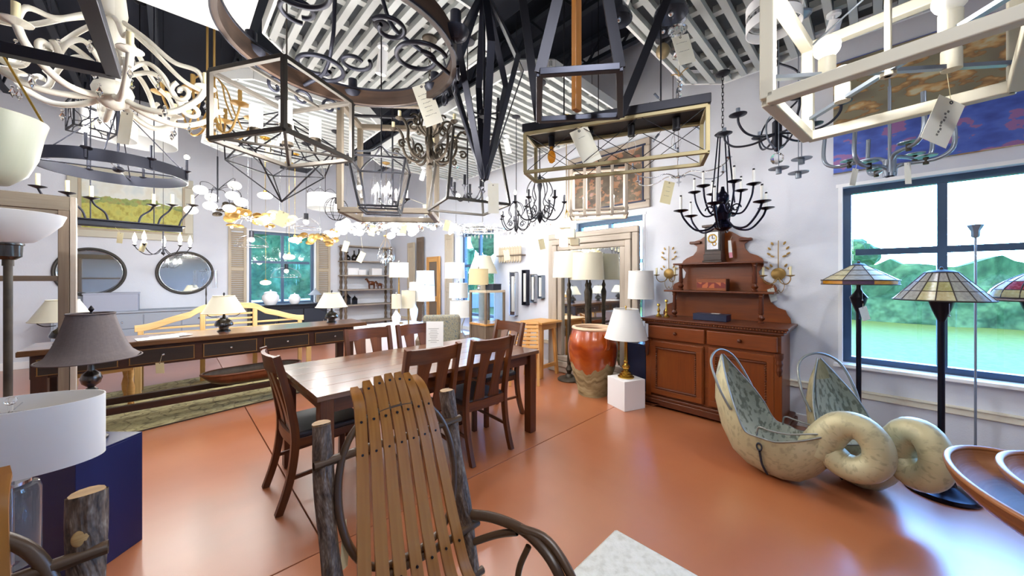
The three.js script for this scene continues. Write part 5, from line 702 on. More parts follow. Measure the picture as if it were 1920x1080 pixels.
// arms that sweep down and out from a hub and carry candles
function armed(t, o) {      // n, R, y0 hub height, dip, y1 cup height, r tube radius, phase, scroll
  for (let i = 0; i < o.n; i++) {
    const a = (o.phase ?? 0) + i / o.n * 6.2832, c = Math.cos(a), s = Math.sin(a), q = (r, y) => V(c * r, y, s * r);
    const pts = o.pts ? o.pts.map(([r, y]) => q(r, y)) : [q(o.r0 ?? 0.02, o.y0), q(o.R * 0.3, o.y0 - o.dip), q(o.R * 0.62, o.y0 - o.dip * 1.15), q(o.R * 0.92, o.y0 - o.dip * 0.35 + (o.y1 - o.y0) * 0.45), q(o.R, o.y1)];
    const arm = mesh('arm', tube(pts, o.r ?? 0.006, 26, 7), o.mat, t);
    if (o.scroll) mesh('scroll', o.scroll.map((sp) => tube(sp.map(([r, y]) => q(r, y)), (o.r ?? 0.006) * 0.8, 28, 6)), o.mat, arm);
    if (o.candle) candleAt(t, q(o.R, o.y1), { ...o.candle, mat: o.mat, bulb: typeof o.candle.bulb === 'function' ? o.candle.bulb(i) : o.candle.bulb, light: typeof o.candle.light === 'function' ? o.candle.light(i) : o.candle.light });
  }
}
const spiral = (r0, y0, R, turns, dir = 1, n = 16, a0 = 0) => Array.from({ length: n + 1 }, (_, i) => { const k = i / n, a = a0 + dir * k * turns * 6.2832, q = R * (1 - 0.8 * k); return [r0 + Math.cos(a) * q, y0 + Math.sin(a) * q]; });
// an open box frame given by its four lower corners and four upper corners
function boxFrame(t, lo, up, w, mat, names = ['lower_bar', 'upper_bar', 'corner_post']) {
  for (let i = 0; i < 4; i++) { const j = (i + 1) % 4; mesh(names[0], bar(lo[i], lo[j], w, w, undefined, w * 0.12), mat, t); mesh(names[1], bar(up[i], up[j], w, w, undefined, w * 0.12), mat, t); mesh(names[2], bar(lo[i], up[i], w, w, undefined, w * 0.12), mat, t); }
}
const quad = (hw, hd, y) => [V(-hw, y, -hd), V(hw, y, -hd), V(hw, y, hd), V(-hw, y, hd)];
// a square frame's centre, turn and size from the photograph: near corner N and its neighbours A and B on one level
function square(N, A, B, y) { const n = gy(...N, y), a = gy(...A, y), b = gy(...B, y), c = a.clone().add(b).multiplyScalar(0.5), e = b.clone().sub(n), f = a.clone().sub(n); return { c, ry: Math.atan2(-e.z, e.x), w: e.length(), d: f.length() }; }

// 1 wood ring chandelier with iron scrolls
{ const p = at(655, 200, 1.8), t = thing('wood_ring_chandelier', 'large ring chandelier with a wooden band and iron scrollwork', 'chandelier', V(p.x, 2.64, p.z), 0.35), R = 0.53;
  mesh('wood_band', bandGeo(R, 0.024, 0.1, 80), M.ringWood, t, 'curved brown wooden band');
  mesh('iron_ring', bandGeo(R - 0.014, 0.006, 0.012, 80, 0.046), M.ironBlue, t); mesh('iron_ring', bandGeo(R + 0.014, 0.006, 0.012, 80, -0.046), M.ironBlue, t);
  for (let i = 0; i < 6; i++) { const a = i / 6 * 6.2832 + 0.2, c = Math.cos(a), s = Math.sin(a), p0 = V(c * (R + 0.03), -0.03, s * (R + 0.03));
    mesh('candle_cup', lathe([[0.0, 0], [0.02, 0.004], [0.056, 0.03], [0.066, 0.055], [0.056, 0.042], [0.012, 0.012]], 20).translate(p0.x, -0.03, p0.z), M.ironBlue, t);
    mesh('candle_sleeve', cyl(0.027, 0.14, p0.x, -0.022, p0.z, 16), M.ironBlue, t);
    mesh('strap', [bar(V(c * (R + 0.014), -0.06, s * (R + 0.014)), V(c * (R + 0.014), 0.07, s * (R + 0.014)), 0.03, 0.006, V(c, 0, s))], M.ironBlue, t); }
  for (let i = 0; i < 3; i++) { const a = i / 3 * 6.2832 + 0.72, c = Math.cos(a), s = Math.sin(a), q = (r, y, k) => V(c * r - s * k, y, s * r + c * k);
    mesh('brace', tube([q(R - 0.01, -0.03, 0), q(R * 0.72, 0.02, 0.05), q(R * 0.4, 0.14, 0.02), q(0.14, 0.34, 0), q(0.03, 0.5, 0)], 0.011, 26, 8), M.ironBlue, t);
    const sc = []; for (let k = 0; k <= 22; k++) { const an = 0.5 + k / 22 * 7.4, rr2 = 0.15 * (1 - 0.55 * k / 22); sc.push(q(R * 0.66 + Math.cos(an) * rr2, 0.02, Math.sin(an) * rr2)); } mesh('scroll', tube(sc, 0.012, 60, 8), M.ironBlue, t);
    const sd = []; for (let k = 0; k <= 16; k++) { const an = 2.6 - k / 16 * 6.2, rr2 = 0.09 * (1 - 0.5 * k / 16); sd.push(q(R * 0.35 + Math.cos(an) * rr2, 0.05, 0.13 + Math.sin(an) * rr2)); } mesh('scroll', tube(sd, 0.011, 44, 8), M.ironBlue, t);
    for (const u of [-0.28, 0, 0.28]) { const b = a + u, cc = Math.cos(b), ss = Math.sin(b), g = spiral(0, 0, 0.055, 1.15, 1, 14).map(([x, y]) => V(cc * (R + 0.02) - ss * x, -0.1 + y, ss * (R + 0.02) + cc * x)); mesh('ornament', tube(g, 0.009, 30, 6), M.ironBlue, t); } }
  mesh('hub', lathe([[0, 0.46], [0.03, 0.48], [0.036, 0.52], [0.02, 0.55], [0, 0.56]], 14), M.ironBlue, t); hang(t, 0.55, 'chain', M.ironBlue);
}
// 2 square lantern with four white candles
{ const y = 2.15, q = square([538, 244], [387, 258], [663, 302], y), t = thing('square_frame_lantern', 'square open frame lantern with four lit white candle shades', 'lantern', V(q.c.x, y, q.c.z), q.ry), h = 0.34, hw = q.w / 2, hd = q.d / 2, w = 0.022;
  boxFrame(t, quad(hw, hd, 0), quad(hw, hd, h), w, M.taupe);
  mesh('cross_arm', bar(V(-hw, 0.01, -hd), V(hw, 0.01, hd), 0.014, 0.01), M.taupe, t); mesh('cross_arm', bar(V(-hw, 0.01, hd), V(hw, 0.01, -hd), 0.014, 0.01), M.taupe, t);
  for (const [a, b] of [[-1, -1], [1, -1], [-1, 1], [1, 1]]) { const x = a * hw * 0.42, z = b * hd * 0.42; mesh('candle_stem', [cyl(0.007, 0.07, x, 0.01, z, 8), cyl(0.03, 0.02, x, 0.07, z, 16)], M.bronze, t); mesh('candle_lamp', cyl(0.03, 0.115, x, 0.09, z, 18), bulbMat(2.2), t, 'glowing white candle shade'); glow(t, V(x, 0.15, z), 0.75, 0xfdf9f4, 1.5); }
  mesh('stem', cyl(0.006, h, 0, 0.01, 0, 8), M.taupe, t); mesh('top_cross', bar(V(-hw, h, 0), V(hw, h, 0), 0.014, 0.012), M.taupe, t); hang(t, h, 'rod', M.taupe); }
// 3 corner of a big dark frame lantern near the camera
{ const y = 2.35, A = gy(213, 136, y), B = gy(-60, 78, y), C = gy(150, -52, y), c = B.clone().add(C).multiplyScalar(0.5), t = thing('dark_frame_lantern', 'dark square frame lantern with slanting bars over the scrolled white chandelier', 'lantern', V(c.x, y, c.z));
  const L = (v) => v.clone().sub(t.position), D = B.clone().add(C).sub(A), lo = [L(A), L(B), L(D), L(C)], top = V(0, 0.62, 0), w = 0.046;
  for (let i = 0; i < 4; i++) { mesh('lower_bar', bar(lo[i], lo[(i + 1) % 4], w, w, undefined, 0.003), M.ironBlue, t); mesh('slanting_bar', bar(lo[i], lo[i].clone().multiplyScalar(0.12).add(top), w * 0.9, w * 0.9, undefined, 0.003), M.taupe, t); }
  mesh('hub', cyl(0.05, 0.05, 0, 0.6, 0, 16), M.ironBlue, t); hang(t, 0.64, 'rod', M.ironBlue); }
// 4 white scrolled iron chandelier
{ const p = at(212, 205, 2.0), t = thing('white_scroll_chandelier', 'ornate distressed white iron chandelier with scrolls and crystal drops', 'chandelier', V(p.x, p.y, p.z), 0.2);
  mesh('column', lathe([[0.0, 0], [0.03, 0.005], [0.06, 0.03], [0.075, 0.06], [0.085, 0.1], [0.075, 0.13], [0.05, 0.15], [0.065, 0.19], [0.06, 0.3], [0.045, 0.45], [0.06, 0.55], [0.05, 0.65], [0.03, 0.75], [0.015, 0.8]], 24), M.whiteIron, t);
  armed(t, { n: 8, R: 0.46, y0: 0.08, dip: 0.06, y1: 0.16, r: 0.016, mat: M.whiteIron, scroll: [spiral(0.34, 0.13, 0.06, 1.2, 1, 16, 2), [[0.05, 0.5], [0.16, 0.42], [0.3, 0.3], [0.42, 0.26], [0.46, 0.17]], [[0.06, 0.22], [0.16, 0.28], [0.24, 0.22], [0.3, 0.1]]], candle: { cup: 0.05, sr: 0.014, sh: 0.09, sleeve: M.candleCream } });
  for (let i = 0; i < 24; i++) { const a = i / 24 * 6.2832, r = i % 3 === 0 ? 0.46 : i % 3 === 1 ? 0.32 : 0.2, y = i % 3 === 0 ? 0.1 : i % 3 === 1 ? 0.02 : 0.28; mesh('crystal_drop', [clean(new THREE.OctahedronGeometry(0.016).scale(0.8, 1.7, 0.8)).translate(Math.cos(a) * r, y - 0.05, Math.sin(a) * r), ball(0.007, Math.cos(a) * r, y - 0.015, Math.sin(a) * r)], M.crystal, t); }
  hang(t, 0.8, 'chain', M.whiteIron); }
// 5 ring candle chandelier
function ringCandles(label, p, R, o = {}) { const t = thing('ring_candle_chandelier', label, 'chandelier', p, o.ry ?? 0, o.group), m = o.mat ?? M.ironBlue;
  mesh('ring_band', bandGeo(R, 0.01, o.band ?? 0.05, 72), m, t); const n = o.n ?? 8;
  for (let i = 0; i < n; i++) { const a = i / n * 6.2832 + 0.3, x = Math.cos(a) * R, z = Math.sin(a) * R; mesh('candle_sleeve', cyl(0.009, 0.17, x * 1.02, -0.03, z * 1.02, 8), m, t); mesh('drip_cup', cupGeo(0.028).translate(x * 1.02, 0.035, z * 1.02), m, t); if (i % (o.lit ?? 3) === 0) { mesh('bulb', ball(0.019, x * 1.02, 0.16, z * 1.02), bulbMat(9), t); if (o.light) glow(t, V(x * 1.02, 0.16, z * 1.02), o.light, 0xfdf9f4, 1); } }
  for (let i = 0; i < 4; i++) { const a = i / 4 * 6.2832 + 0.1; mesh('spoke', rod(V(0, 0, 0), V(Math.cos(a) * R, 0, Math.sin(a) * R), 0.005, 6), m, t); mesh('tension_rod', rod(V(0, o.rise ?? 0.5, 0), V(Math.cos(a) * R, 0.02, Math.sin(a) * R), 0.004, 6), m, t); }
  mesh('hub', [ball(0.035, 0, 0, 0, 0.7), cyl(0.008, (o.rise ?? 0.5) + 0.02, 0, 0, 0, 8)], m, t); hang(t, o.rise ?? 0.5, 'chain', m); return t; }
{ const a = at(222, 318, 2.75); ringCandles('dark iron ring chandelier with candle sleeves through its band', V(a.x, a.y, a.z), 0.4, { light: 0.7, n: 8, lit: 2, band: 0.085 }); }
// 6 trough candelabra in front of the landscape painting
{ const p = at(232, 428, 3.3), t = thing('trough_chandelier', 'long dark trough chandelier with curved candle arms before the landscape painting', 'chandelier', p, 0.12); mesh('trough', rbox(0.8, 0.05, 0.11, 0.006, 0, 0.025, 0), M.steelDark, t); mesh('trough_rim', rbox(0.84, 0.012, 0.14, 0.004, 0, 0.055, 0), M.ironBlue, t);
  for (const s of [-1, 1]) for (const k of [0.25, 0.6, 1]) { const x = s * 0.38 * k, e = s * (0.38 * k + 0.1); mesh('arm', tube([V(x, 0.06, 0), V(x + s * 0.02, 0.13, 0), V(x + s * 0.08, 0.18 + 0.05 * k, 0), V(e, 0.22 + 0.06 * k, 0.02)], 0.008, 18, 7), M.ironBlue, t); candleAt(t, V(e, 0.225 + 0.06 * k, 0.02), { mat: M.ironBlue, cup: 0.05, sh: 0.11, sr: 0.014, sleeve: M.candleCream }); }
  for (const s of [-1, 1]) { const w = V(s * 0.2, 0, 0); hang(t, 0.06, 'rod', M.ironBlue, w.x, 0, true); } }
// 7 small lit candelabra
{ const p = at(306, 476, 4.2), t = thing('small_candelabra', 'small iron chandelier with five lit white flame bulbs', 'chandelier', p, 0.3); mesh('stem', [cyl(0.008, 0.3, 0, 0, 0, 8), ball(0.02, 0, 0.01, 0)], M.iron, t); armed(t, { n: 5, R: 0.25, y0: 0.06, dip: 0.06, y1: 0.09, r: 0.005, mat: M.iron, candle: { cup: 0.02, sh: 0.03, bulb: 'lit', br: 0.02, bh: 0.12, light: 0.5 } }); hang(t, 0.3, 'cord', M.iron); }
// 8 globe cluster
{ const p = at(408, 372, 4.2), t = thing('globe_cluster_chandelier', 'branching chandelier with eight glowing white globes', 'chandelier', p, 0); const s = 4.2 / F;
  mesh('stem', cyl(0.008, 0.55, 0, -0.05, 0, 8), M.iron, t);
  for (const [px, py, dz] of [[440, 348, 0.05], [436, 367, -0.1], [397, 370, 0.15], [394, 386, -0.05], [358, 394, 0.1], [430, 391, 0.18], [452, 379, -0.15], [376, 356, -0.2]]) { const g = at(px, py, 4.2 + dz).sub(p); mesh('arm', tube([V(0, 0.1, 0), V(g.x * 0.5, 0.14 + g.y * 0.3, g.z * 0.5), V(g.x, g.y + 0.09, g.z), V(g.x, g.y + 0.04, g.z)], 0.004, 14, 6), M.iron, t); mesh('globe_lamp', ball(0.068, g.x, g.y, g.z, 0.72, 16, 12), bulbMat(2.4), t); glow(t, g, 0.4, 0xfbfaf9, 3); } hang(t, 0.5, 'cord', M.iron); }
// 9 faceted wire polyhedron
{ const p = at(528, 378, 3.6), t = thing('faceted_wire_pendant', 'large faceted black wire polyhedron pendant ending in a point', 'pendant light', p, 0.3), lowR = [], midR = []; for (let i = 0; i < 5; i++) { const a = i / 5 * 6.2832; lowR.push(V(Math.cos(a) * 0.46, 0.36, Math.sin(a) * 0.46)); midR.push(V(Math.cos(a + 0.628) * 0.5, 0.62, Math.sin(a + 0.628) * 0.5)); }
  const top = V(0, 0.92, 0), e = []; for (let i = 0; i < 5; i++) e.push([V(0, 0, 0), lowR[i]], [lowR[i], lowR[(i + 1) % 5]], [lowR[i], midR[i]], [midR[i], lowR[(i + 1) % 5]], [midR[i], midR[(i + 1) % 5]], [midR[i], top]);
  for (const [a, b] of e) mesh('wire_bar', bar(a, b, 0.011), M.iron, t); mesh('joint', [ball(0.014, 0, 0.005, 0)], M.iron, t);
  for (const [x, z] of [[0.1, 0], [-0.05, 0.09], [-0.05, -0.09]]) { mesh('socket', cyl(0.016, 0.06, x, 0.5, z, 10), M.iron, t); mesh('bulb', flame(0.016, 0.07).translate(x, 0.56, z), bulbMat(7), t); glow(t, V(x, 0.6, z), 0.4); } mesh('stem', [cyl(0.006, 0.44, 0, 0.48, 0, 6), bar(V(-0.1, 0.5, 0), V(0.1, 0.5, 0), 0.012)], M.iron, t); hang(t, 0.92, 'rod', M.iron); }
// 10 wooden box lantern and 11 the tapered glass lantern before it
{ const p = at(736, 408, 3.5), t = thing('wooden_box_lantern', 'tall open box lantern of grey brown wood', 'lantern', V(p.x, p.y, p.z), FACE + 0.08), hw = 0.4, hd = 0.26, h = 1.0; boxFrame(t, quad(hw, hd, 0.02), quad(hw, hd, h), 0.05, M.boxWood); mesh('stem', [cyl(0.009, h, 0, 0.12, 0, 8), bar(V(-hw, h, 0), V(hw, h, 0), 0.03, 0.02)], M.iron, t); armed(t, { n: 4, R: 0.14, y0: 0.16, dip: 0.03, y1: 0.18, mat: M.iron, candle: { bulb: (i) => (i % 2 ? 'lit' : ''), light: 0.5, br: 0.015 } }); hang(t, h + 0.1, 'rod', M.iron); }
{ const p = at(715, 392, 2.55), t = thing('tapered_glass_lantern', 'tapered black iron lantern with clear glass and lit bulbs', 'lantern', p, FACE + 0.2), lo = quad(0.125, 0.125, 0), up = quad(0.185, 0.185, 0.32); boxFrame(t, lo, up, 0.013, M.iron);
  for (let i = 0; i < 4; i++) { const j = (i + 1) % 4; mesh('glass_pane', loft([[lo[i], lo[j]], [up[i], up[j]]]), M.clearGlass, t); mesh('roof_scroll', tube([up[i], up[i].clone().multiplyScalar(0.75).setY(0.36), V(up[i].x * 0.3, 0.4, up[i].z * 0.3), V(0, 0.46, 0)], 0.006, 16, 6), M.iron, t); mesh('lower_rail', bar(lo[i].clone().setY(-0.02), lo[j].clone().setY(-0.02), 0.01), M.iron, t); }
  for (let i = 0; i < 4; i++) { const a = i / 4 * 6.28 + 0.4, x = Math.cos(a) * 0.05, z = Math.sin(a) * 0.05; mesh('candle_sleeve', cyl(0.008, 0.1, x, 0.02, z, 8), M.silver, t); mesh('bulb', flame(0.012, 0.06).translate(x, 0.12, z), bulbMat(9), t); if (i % 2) glow(t, V(x, 0.15, z), 0.55); mesh('glass_sleeve', cyl(0.03, 0.2, x, 0.01, z, 12), M.clearGlass, t); } mesh('stem', cyl(0.005, 0.46, 0, 0, 0, 6), M.iron, t); hang(t, 0.46, 'rod', M.iron); }
// 12 bronze scroll candelabra
{ const p = at(806, 318, 2.7), t = thing('bronze_scroll_chandelier', 'heavy bronze scrollwork chandelier with cream candles', 'chandelier', p, 0.15);
  mesh('stem', lathe([[0, 0], [0.012, 0.01], [0.02, 0.03], [0.01, 0.05], [0.026, 0.07], [0.032, 0.1], [0.018, 0.13], [0.014, 0.16], [0.03, 0.19], [0.02, 0.24], [0.012, 0.5], [0.006, 0.55]], 16), M.bronze, t);
  armed(t, { n: 8, R: 0.27, y0: 0.12, dip: 0.05, y1: 0.29, r: 0.0105, mat: M.bronze, pts: [[0.02, 0.14], [0.08, 0.06], [0.16, 0.08], [0.2, 0.16], [0.2, 0.24], [0.24, 0.3], [0.27, 0.29]], scroll: [spiral(0.1, 0.13, 0.045, 1.3, 1, 16, -1), spiral(0.25, 0.12, 0.032, 1.25, -1, 14, 2.5), spiral(0.13, 0.33, 0.05, 1.2, 1, 14, 0.4), [[0.015, 0.46], [0.07, 0.43], [0.1, 0.36], [0.07, 0.29], [0.03, 0.26]]], candle: { cup: 0.028, sh: 0.055, sr: 0.012, sleeve: M.candleCream } }); hang(t, 0.55, 'chain', M.bronze); }
// 13 diamond of flat iron bars
{ const p = at(908, 337, 2.25), t = thing('flat_bar_star_chandelier', 'diamond shaped chandelier of flat dark iron bars meeting in a point', 'chandelier', p, 0.25), h = 0.72, R = 0.255, H2 = 1.2; for (let i = 0; i < 8; i++) { const a = i / 8 * 6.2832, m = V(Math.cos(a) * R, h, Math.sin(a) * R), f = V(Math.cos(a), 0, Math.sin(a)), b = mesh('lower_bar', bar(V(Math.cos(a) * 0.012, 0, Math.sin(a) * 0.012), m, 0.044, 0.006, f), M.ironBlue, t); mesh('upper_bar', bar(m, V(Math.cos(a) * 0.02, H2, Math.sin(a) * 0.02), 0.044, 0.006, f), i % 4 === 1 ? M.silver : M.ironBlue, t); } mesh('point', lathe([[0, -0.02], [0.02, 0.01], [0.018, 0.05], [0, 0.06]], 10), M.ironBlue, t);
  mesh('stem', cyl(0.008, 0.75, 0, 0.42, 0, 8), M.ironBlue, t); mesh('candle_hub', [cyl(0.03, 0.04, 0, 0.4, 0, 14)], M.iron, t); for (let i = 0; i < 6; i++) { const a = i * 1.047 + 0.4, x = Math.cos(a) * 0.1, z = Math.sin(a) * 0.1; mesh('hub_arm', rod(V(0, 0.41, 0), V(x, 0.41, z), 0.005, 6), M.iron, t); mesh('candle_sleeve', cyl(0.009, 0.09, x, 0.41, z, 8), M.iron, t); } hang(t, H2, 'rod', M.ironBlue); }
// 14 flared open lantern with six dark candles
{ const y = 2.0, q = square([836, 370], [806, 394], [953, 383], y), t = thing('flared_frame_lantern', 'flared grey frame lantern with six dark candle sleeves inside', 'lantern', V(q.c.x, y, q.c.z), q.ry), hw = q.w / 2, hd = q.d / 2; boxFrame(t, quad(hw, hd, 0), quad(hw * 0.72, hd * 0.72, 0.52), 0.018, M.taupe); mesh('stem', [cyl(0.006, 0.55, 0, 0.08, 0, 8), ball(0.022, 0, 0.07, 0)], M.iron, t); armed(t, { n: 6, R: 0.13, y0: 0.1, dip: 0.035, y1: 0.13, mat: M.iron, candle: { cup: 0.02, sh: 0.08, sr: 0.011, sleeve: M.iron } }); mesh('top_cross', bar(V(-hw * 0.72, 0.52, 0), V(hw * 0.72, 0.52, 0), 0.014), M.taupe, t); hang(t, 0.55, 'rod', M.iron); for (const s of [-1, 1]) { mesh('bulb', ball(0.016, s * 0.12, 0.05, hd * 0.5), bulbMat(9), t); glow(t, V(s * 0.12, 0.05, hd * 0.5), 0.45); } }
// 15 big lantern of black straps and a wooden stem
{ const y = 2.2, c = [gy(1010, 225, y), gy(1163, 217, y), gy(1162, 127, y), gy(1012, 137, y)], m = c[0].clone().add(c[1]).add(c[2]).add(c[3]).multiplyScalar(0.25), t = thing('strap_frame_lantern', 'big black strap lantern with a wooden centre stem', 'lantern', V(m.x, y, m.z)), L = (v) => v.clone().sub(t.position), lo = c.map(L);
  const up = [L(gy(975, -40, 2.95)), L(gy(1262, -30, 2.95)), L(gy(1130, -60, 2.6)), L(gy(1060, -60, 2.6))];
  for (let i = 0; i < 4; i++) { mesh('lower_bar', bar(lo[i], lo[(i + 1) % 4], 0.026, 0.026, undefined, 0.003), M.ironBlue, t); mesh('strap', bar(lo[i], up[i], 0.04, 0.008, V(Math.cos(YAW), 0, Math.sin(YAW)).cross(V(0, 1, 0))), M.iron, t); }
  const s0 = L(at(1081, 208, 1.5)), s1 = s0.clone().add(V(0.0, 1.05, 0)); mesh('wooden_stem', rbox(0.042, 1.05, 0.024, 0.003, s0.x, s0.y + 0.525, s0.z), M.slat, t); mesh('top_plate', [cyl(0.06, 0.03, s0.x, s1.y - 0.03, s0.z, 16)], M.iron, t); for (let i = 0; i < 4; i++) mesh('top_strap', bar(up[i], V(s0.x, s1.y - 0.01, s0.z), 0.03, 0.008), M.iron, t); }
// 16 linear lantern
{ const y = 2.1, n0 = gy(980, 324, y), n1 = gy(1320, 285, y), f0 = gy(1007, 339, y), dirv = n1.clone().sub(n0), L = dirv.length(), ry = Math.atan2(-dirv.z, dirv.x), w = 0.22, c = n0.clone().add(n1).multiplyScalar(0.5), side = f0.clone().sub(n0).normalize(), ctr = c.addScaledVector(side, w / 2), t = thing('linear_frame_lantern', 'long open frame lantern with wire crosses and hanging bulbs', 'lantern', V(ctr.x, y, ctr.z), ry), h = 0.235;
  boxFrame(t, quad(L / 2, w / 2, 0), quad(L / 2, w / 2, h), 0.02, M.goldInside); mesh('top_channel', rbox(L + 0.03, 0.05, w * 1.16, 0.004, 0, h + 0.034, 0), M.iron, t);
  for (const s of [-1, 1]) for (let i = 0; i < 3; i++) { const a = -L / 2 + L * i / 3, b = a + L / 3; mesh('cross_wire', rod(V(a, 0, s * w / 2), V(b, h, s * w / 2), 0.0022, 5), M.iron, t); mesh('cross_wire', rod(V(a, h, s * w / 2), V(b, 0, s * w / 2), 0.0022, 5), M.iron, t); }
  for (const k of [-0.36, -0.12, 0.12, 0.36]) { mesh('socket', cyl(0.02, 0.065, k * L, h - 0.06, 0, 14), M.iron, t); mesh('bulb', edison(0.026).rotateX(Math.PI).translate(k * L, h - 0.055, 0), k === -0.36 ? phy({ color: 0xe8b84c, roughness: 0.05, transmission: 0.8, thickness: 0 }) : M.clearGlass, t); }
  for (const k of [-0.28, 0.28]) hang(t, h + 0.03, 'rod', M.iron, k * L, 0); }
// 17 scroll chandeliers with lit bulbs
for (const [px, py, d, s, l] of [[1012, 420, 3.3, 1, 'black scroll chandelier with lit flame bulbs before the flower painting'], [968, 436, 4.0, 0.8, 'smaller black scroll chandelier with crystals near the painting']]) { const p = at(px, py, d), t = thing('scroll_chandelier', l, 'chandelier', p, 0.2 * px); t.scale.setScalar(s);
  mesh('stem', lathe([[0, 0], [0.012, 0.02], [0.03, 0.06], [0.034, 0.1], [0.014, 0.13], [0.012, 0.3], [0.024, 0.36], [0.008, 0.46]], 14), M.iron, t);
  armed(t, { n: 6, R: 0.23, y0: 0.1, dip: 0.05, y1: 0.2, r: 0.007, mat: M.iron, scroll: [spiral(0.1, 0.12, 0.045, 1.2, 1), [[0.012, 0.44], [0.08, 0.4], [0.12, 0.3], [0.08, 0.22], [0.13, 0.17]]], candle: { cup: 0.026, sh: 0.07, bulb: (i) => (i % 2 ? 'lit' : ''), light: 0.5, sleeve: M.iron, br: 0.014 } });
  for (let i = 0; i < 6; i++) { const a = i * 1.047; mesh('crystal_drop', clean(new THREE.OctahedronGeometry(0.013).scale(0.8, 1.8, 0.8)).translate(Math.cos(a) * 0.1, -0.01, Math.sin(a) * 0.1), M.crystal, t); } t.updateMatrix();
  const top = (ceilAt(p.x, p.z) - p.y) / s; mesh('chain', cyl(0.005, top - 0.46, 0, 0.46, 0, 6), M.iron, t); mesh('canopy', lathe([[0, top - 0.03], [0.06, top - 0.01], [0.06, top], [0, top]], 16), M.iron, t); }
// 18 slatted crate lantern
{ const p = at(1122, 408, 3.5), t = thing('slatted_crate_lantern', 'rectangular lantern of upright grey wood slats before the flower painting', 'lantern', p, FACE - 0.25), hw = 0.27, hd = 0.13, h = 0.5; for (const y of [0.01, 0.06, h]) for (const s of [-1, 1]) { mesh('rail', rbox(2 * hw, 0.022, 0.016, 0.003, 0, y, s * hd), M.greyWood, t); mesh('rail', rbox(0.016, 0.022, 2 * hd, 0.003, s * hw, y, 0), M.greyWood, t); }
  for (const s of [-1, 1]) for (let i = 0; i < 5; i++) mesh('slat', rbox(i === 2 ? 0.045 : 0.028, h, 0.012, 0.003, -hw + 0.014 + i * (2 * hw - 0.028) / 4, h / 2, s * (hd + 0.01)), M.greyWood, t); for (const x of [-0.14, 0, 0.14]) { candleAt(t, V(x, 0.08, 0), { mat: M.iron, cup: 0.022, sh: 0.1, bulb: 'lit', br: 0.014, light: x ? 0.5 : 0 }); } mesh('candle_rail', bar(V(-hw, 0.075, 0), V(hw, 0.075, 0), 0.014), M.iron, t); hang(t, h, 'rod', M.iron); mesh('top_bar', bar(V(-hw, h, 0), V(hw, h, 0), 0.016), M.iron, t); }
// 19 black candle chandelier over the sideboard
{ const p = at(1355, 434, 3.15), t = thing('black_candle_chandelier', 'two tiered black chandelier with white candles hanging before the hutch', 'chandelier', p, 0.1), m = M.blackBrass;
  mesh('stem', lathe([[0, 0], [0.03, 0.005], [0.07, 0.03], [0.075, 0.055], [0.035, 0.085], [0.06, 0.12], [0.075, 0.16], [0.04, 0.21], [0.025, 0.24], [0.05, 0.28], [0.05, 0.32], [0.02, 0.36], [0.012, 0.4]], 22), m, t);
  armed(t, { n: 6, R: 0.35, y0: 0.13, dip: 0.1, y1: 0.19, r: 0.009, mat: m, candle: { cup: 0.062, sh: 0.13, sr: 0.012, bulb: 'clear' } });
  armed(t, { n: 6, R: 0.23, y0: 0.22, dip: 0.06, y1: 0.38, r: 0.008, phase: 0.52, mat: m, scroll: [spiral(0.1, 0.2, 0.04, 1.1)], candle: { cup: 0.054, sh: 0.12, sr: 0.011, bulb: 'clear' } });
  for (let i = 0; i < 4; i++) { const a = i * 1.5708 + 0.3; mesh('hanger_rod', rod(V(Math.cos(a) * 0.1, 0.24, Math.sin(a) * 0.1), V(Math.cos(a) * 0.04, 0.86, Math.sin(a) * 0.04), 0.006, 6), m, t); } mesh('hanger_plate', lathe([[0, 0.85], [0.05, 0.855], [0.066, 0.87], [0.05, 0.885], [0.012, 0.9]], 18), m, t); hang(t, 0.9, 'chain', M.iron); }
// 20 iron arm chandelier with crystal ball
{ const p = at(1457, 278, 2.55), t = thing('iron_arm_chandelier', 'iron chandelier with wide drip pans and a hanging crystal ball', 'chandelier', p, 0.5); mesh('hub', [rbox(0.05, 0.2, 0.05, 0.008, 0, 0.1, 0), ball(0.02, 0, -0.005, 0)], M.ironBlue, t);
  armed(t, { n: 6, R: 0.34, y0: 0.1, dip: 0.02, y1: 0.2, r: 0.008, mat: M.ironBlue, pts: [[0.03, 0.1], [0.16, 0.07], [0.28, 0.09], [0.335, 0.15], [0.34, 0.2]], candle: { cup: 0.055, sh: 0.05, sr: 0.014, sleeve: M.pipe } });
  mesh('orbit_ring', [torus(0.12, 0.006, 48, 6).rotateY(0.6).translate(0, 0.12, 0)], M.ironBlue, t); mesh('orbit_ring', torus(0.12, 0.006, 48, 6).rotateY(-0.9).translate(0, 0.12, 0), M.pipe, t);
  mesh('upper_scroll', [0, 2.09, 4.18].map((a) => tube([V(0, 0.2, 0), V(Math.cos(a) * 0.14, 0.34, Math.sin(a) * 0.14), V(Math.cos(a) * 0.12, 0.5, Math.sin(a) * 0.12), V(0, 0.62, 0)], 0.007, 20, 6)), M.ironBlue, t); mesh('crystal_ball', clean(new THREE.IcosahedronGeometry(0.042, 1)).translate(0, -0.075, 0), M.crystal, t); mesh('crystal_wire', cyl(0.002, 0.05, 0, -0.04, 0, 5), M.silver, t); hang(t, 0.6, 'chain', M.ironBlue); }
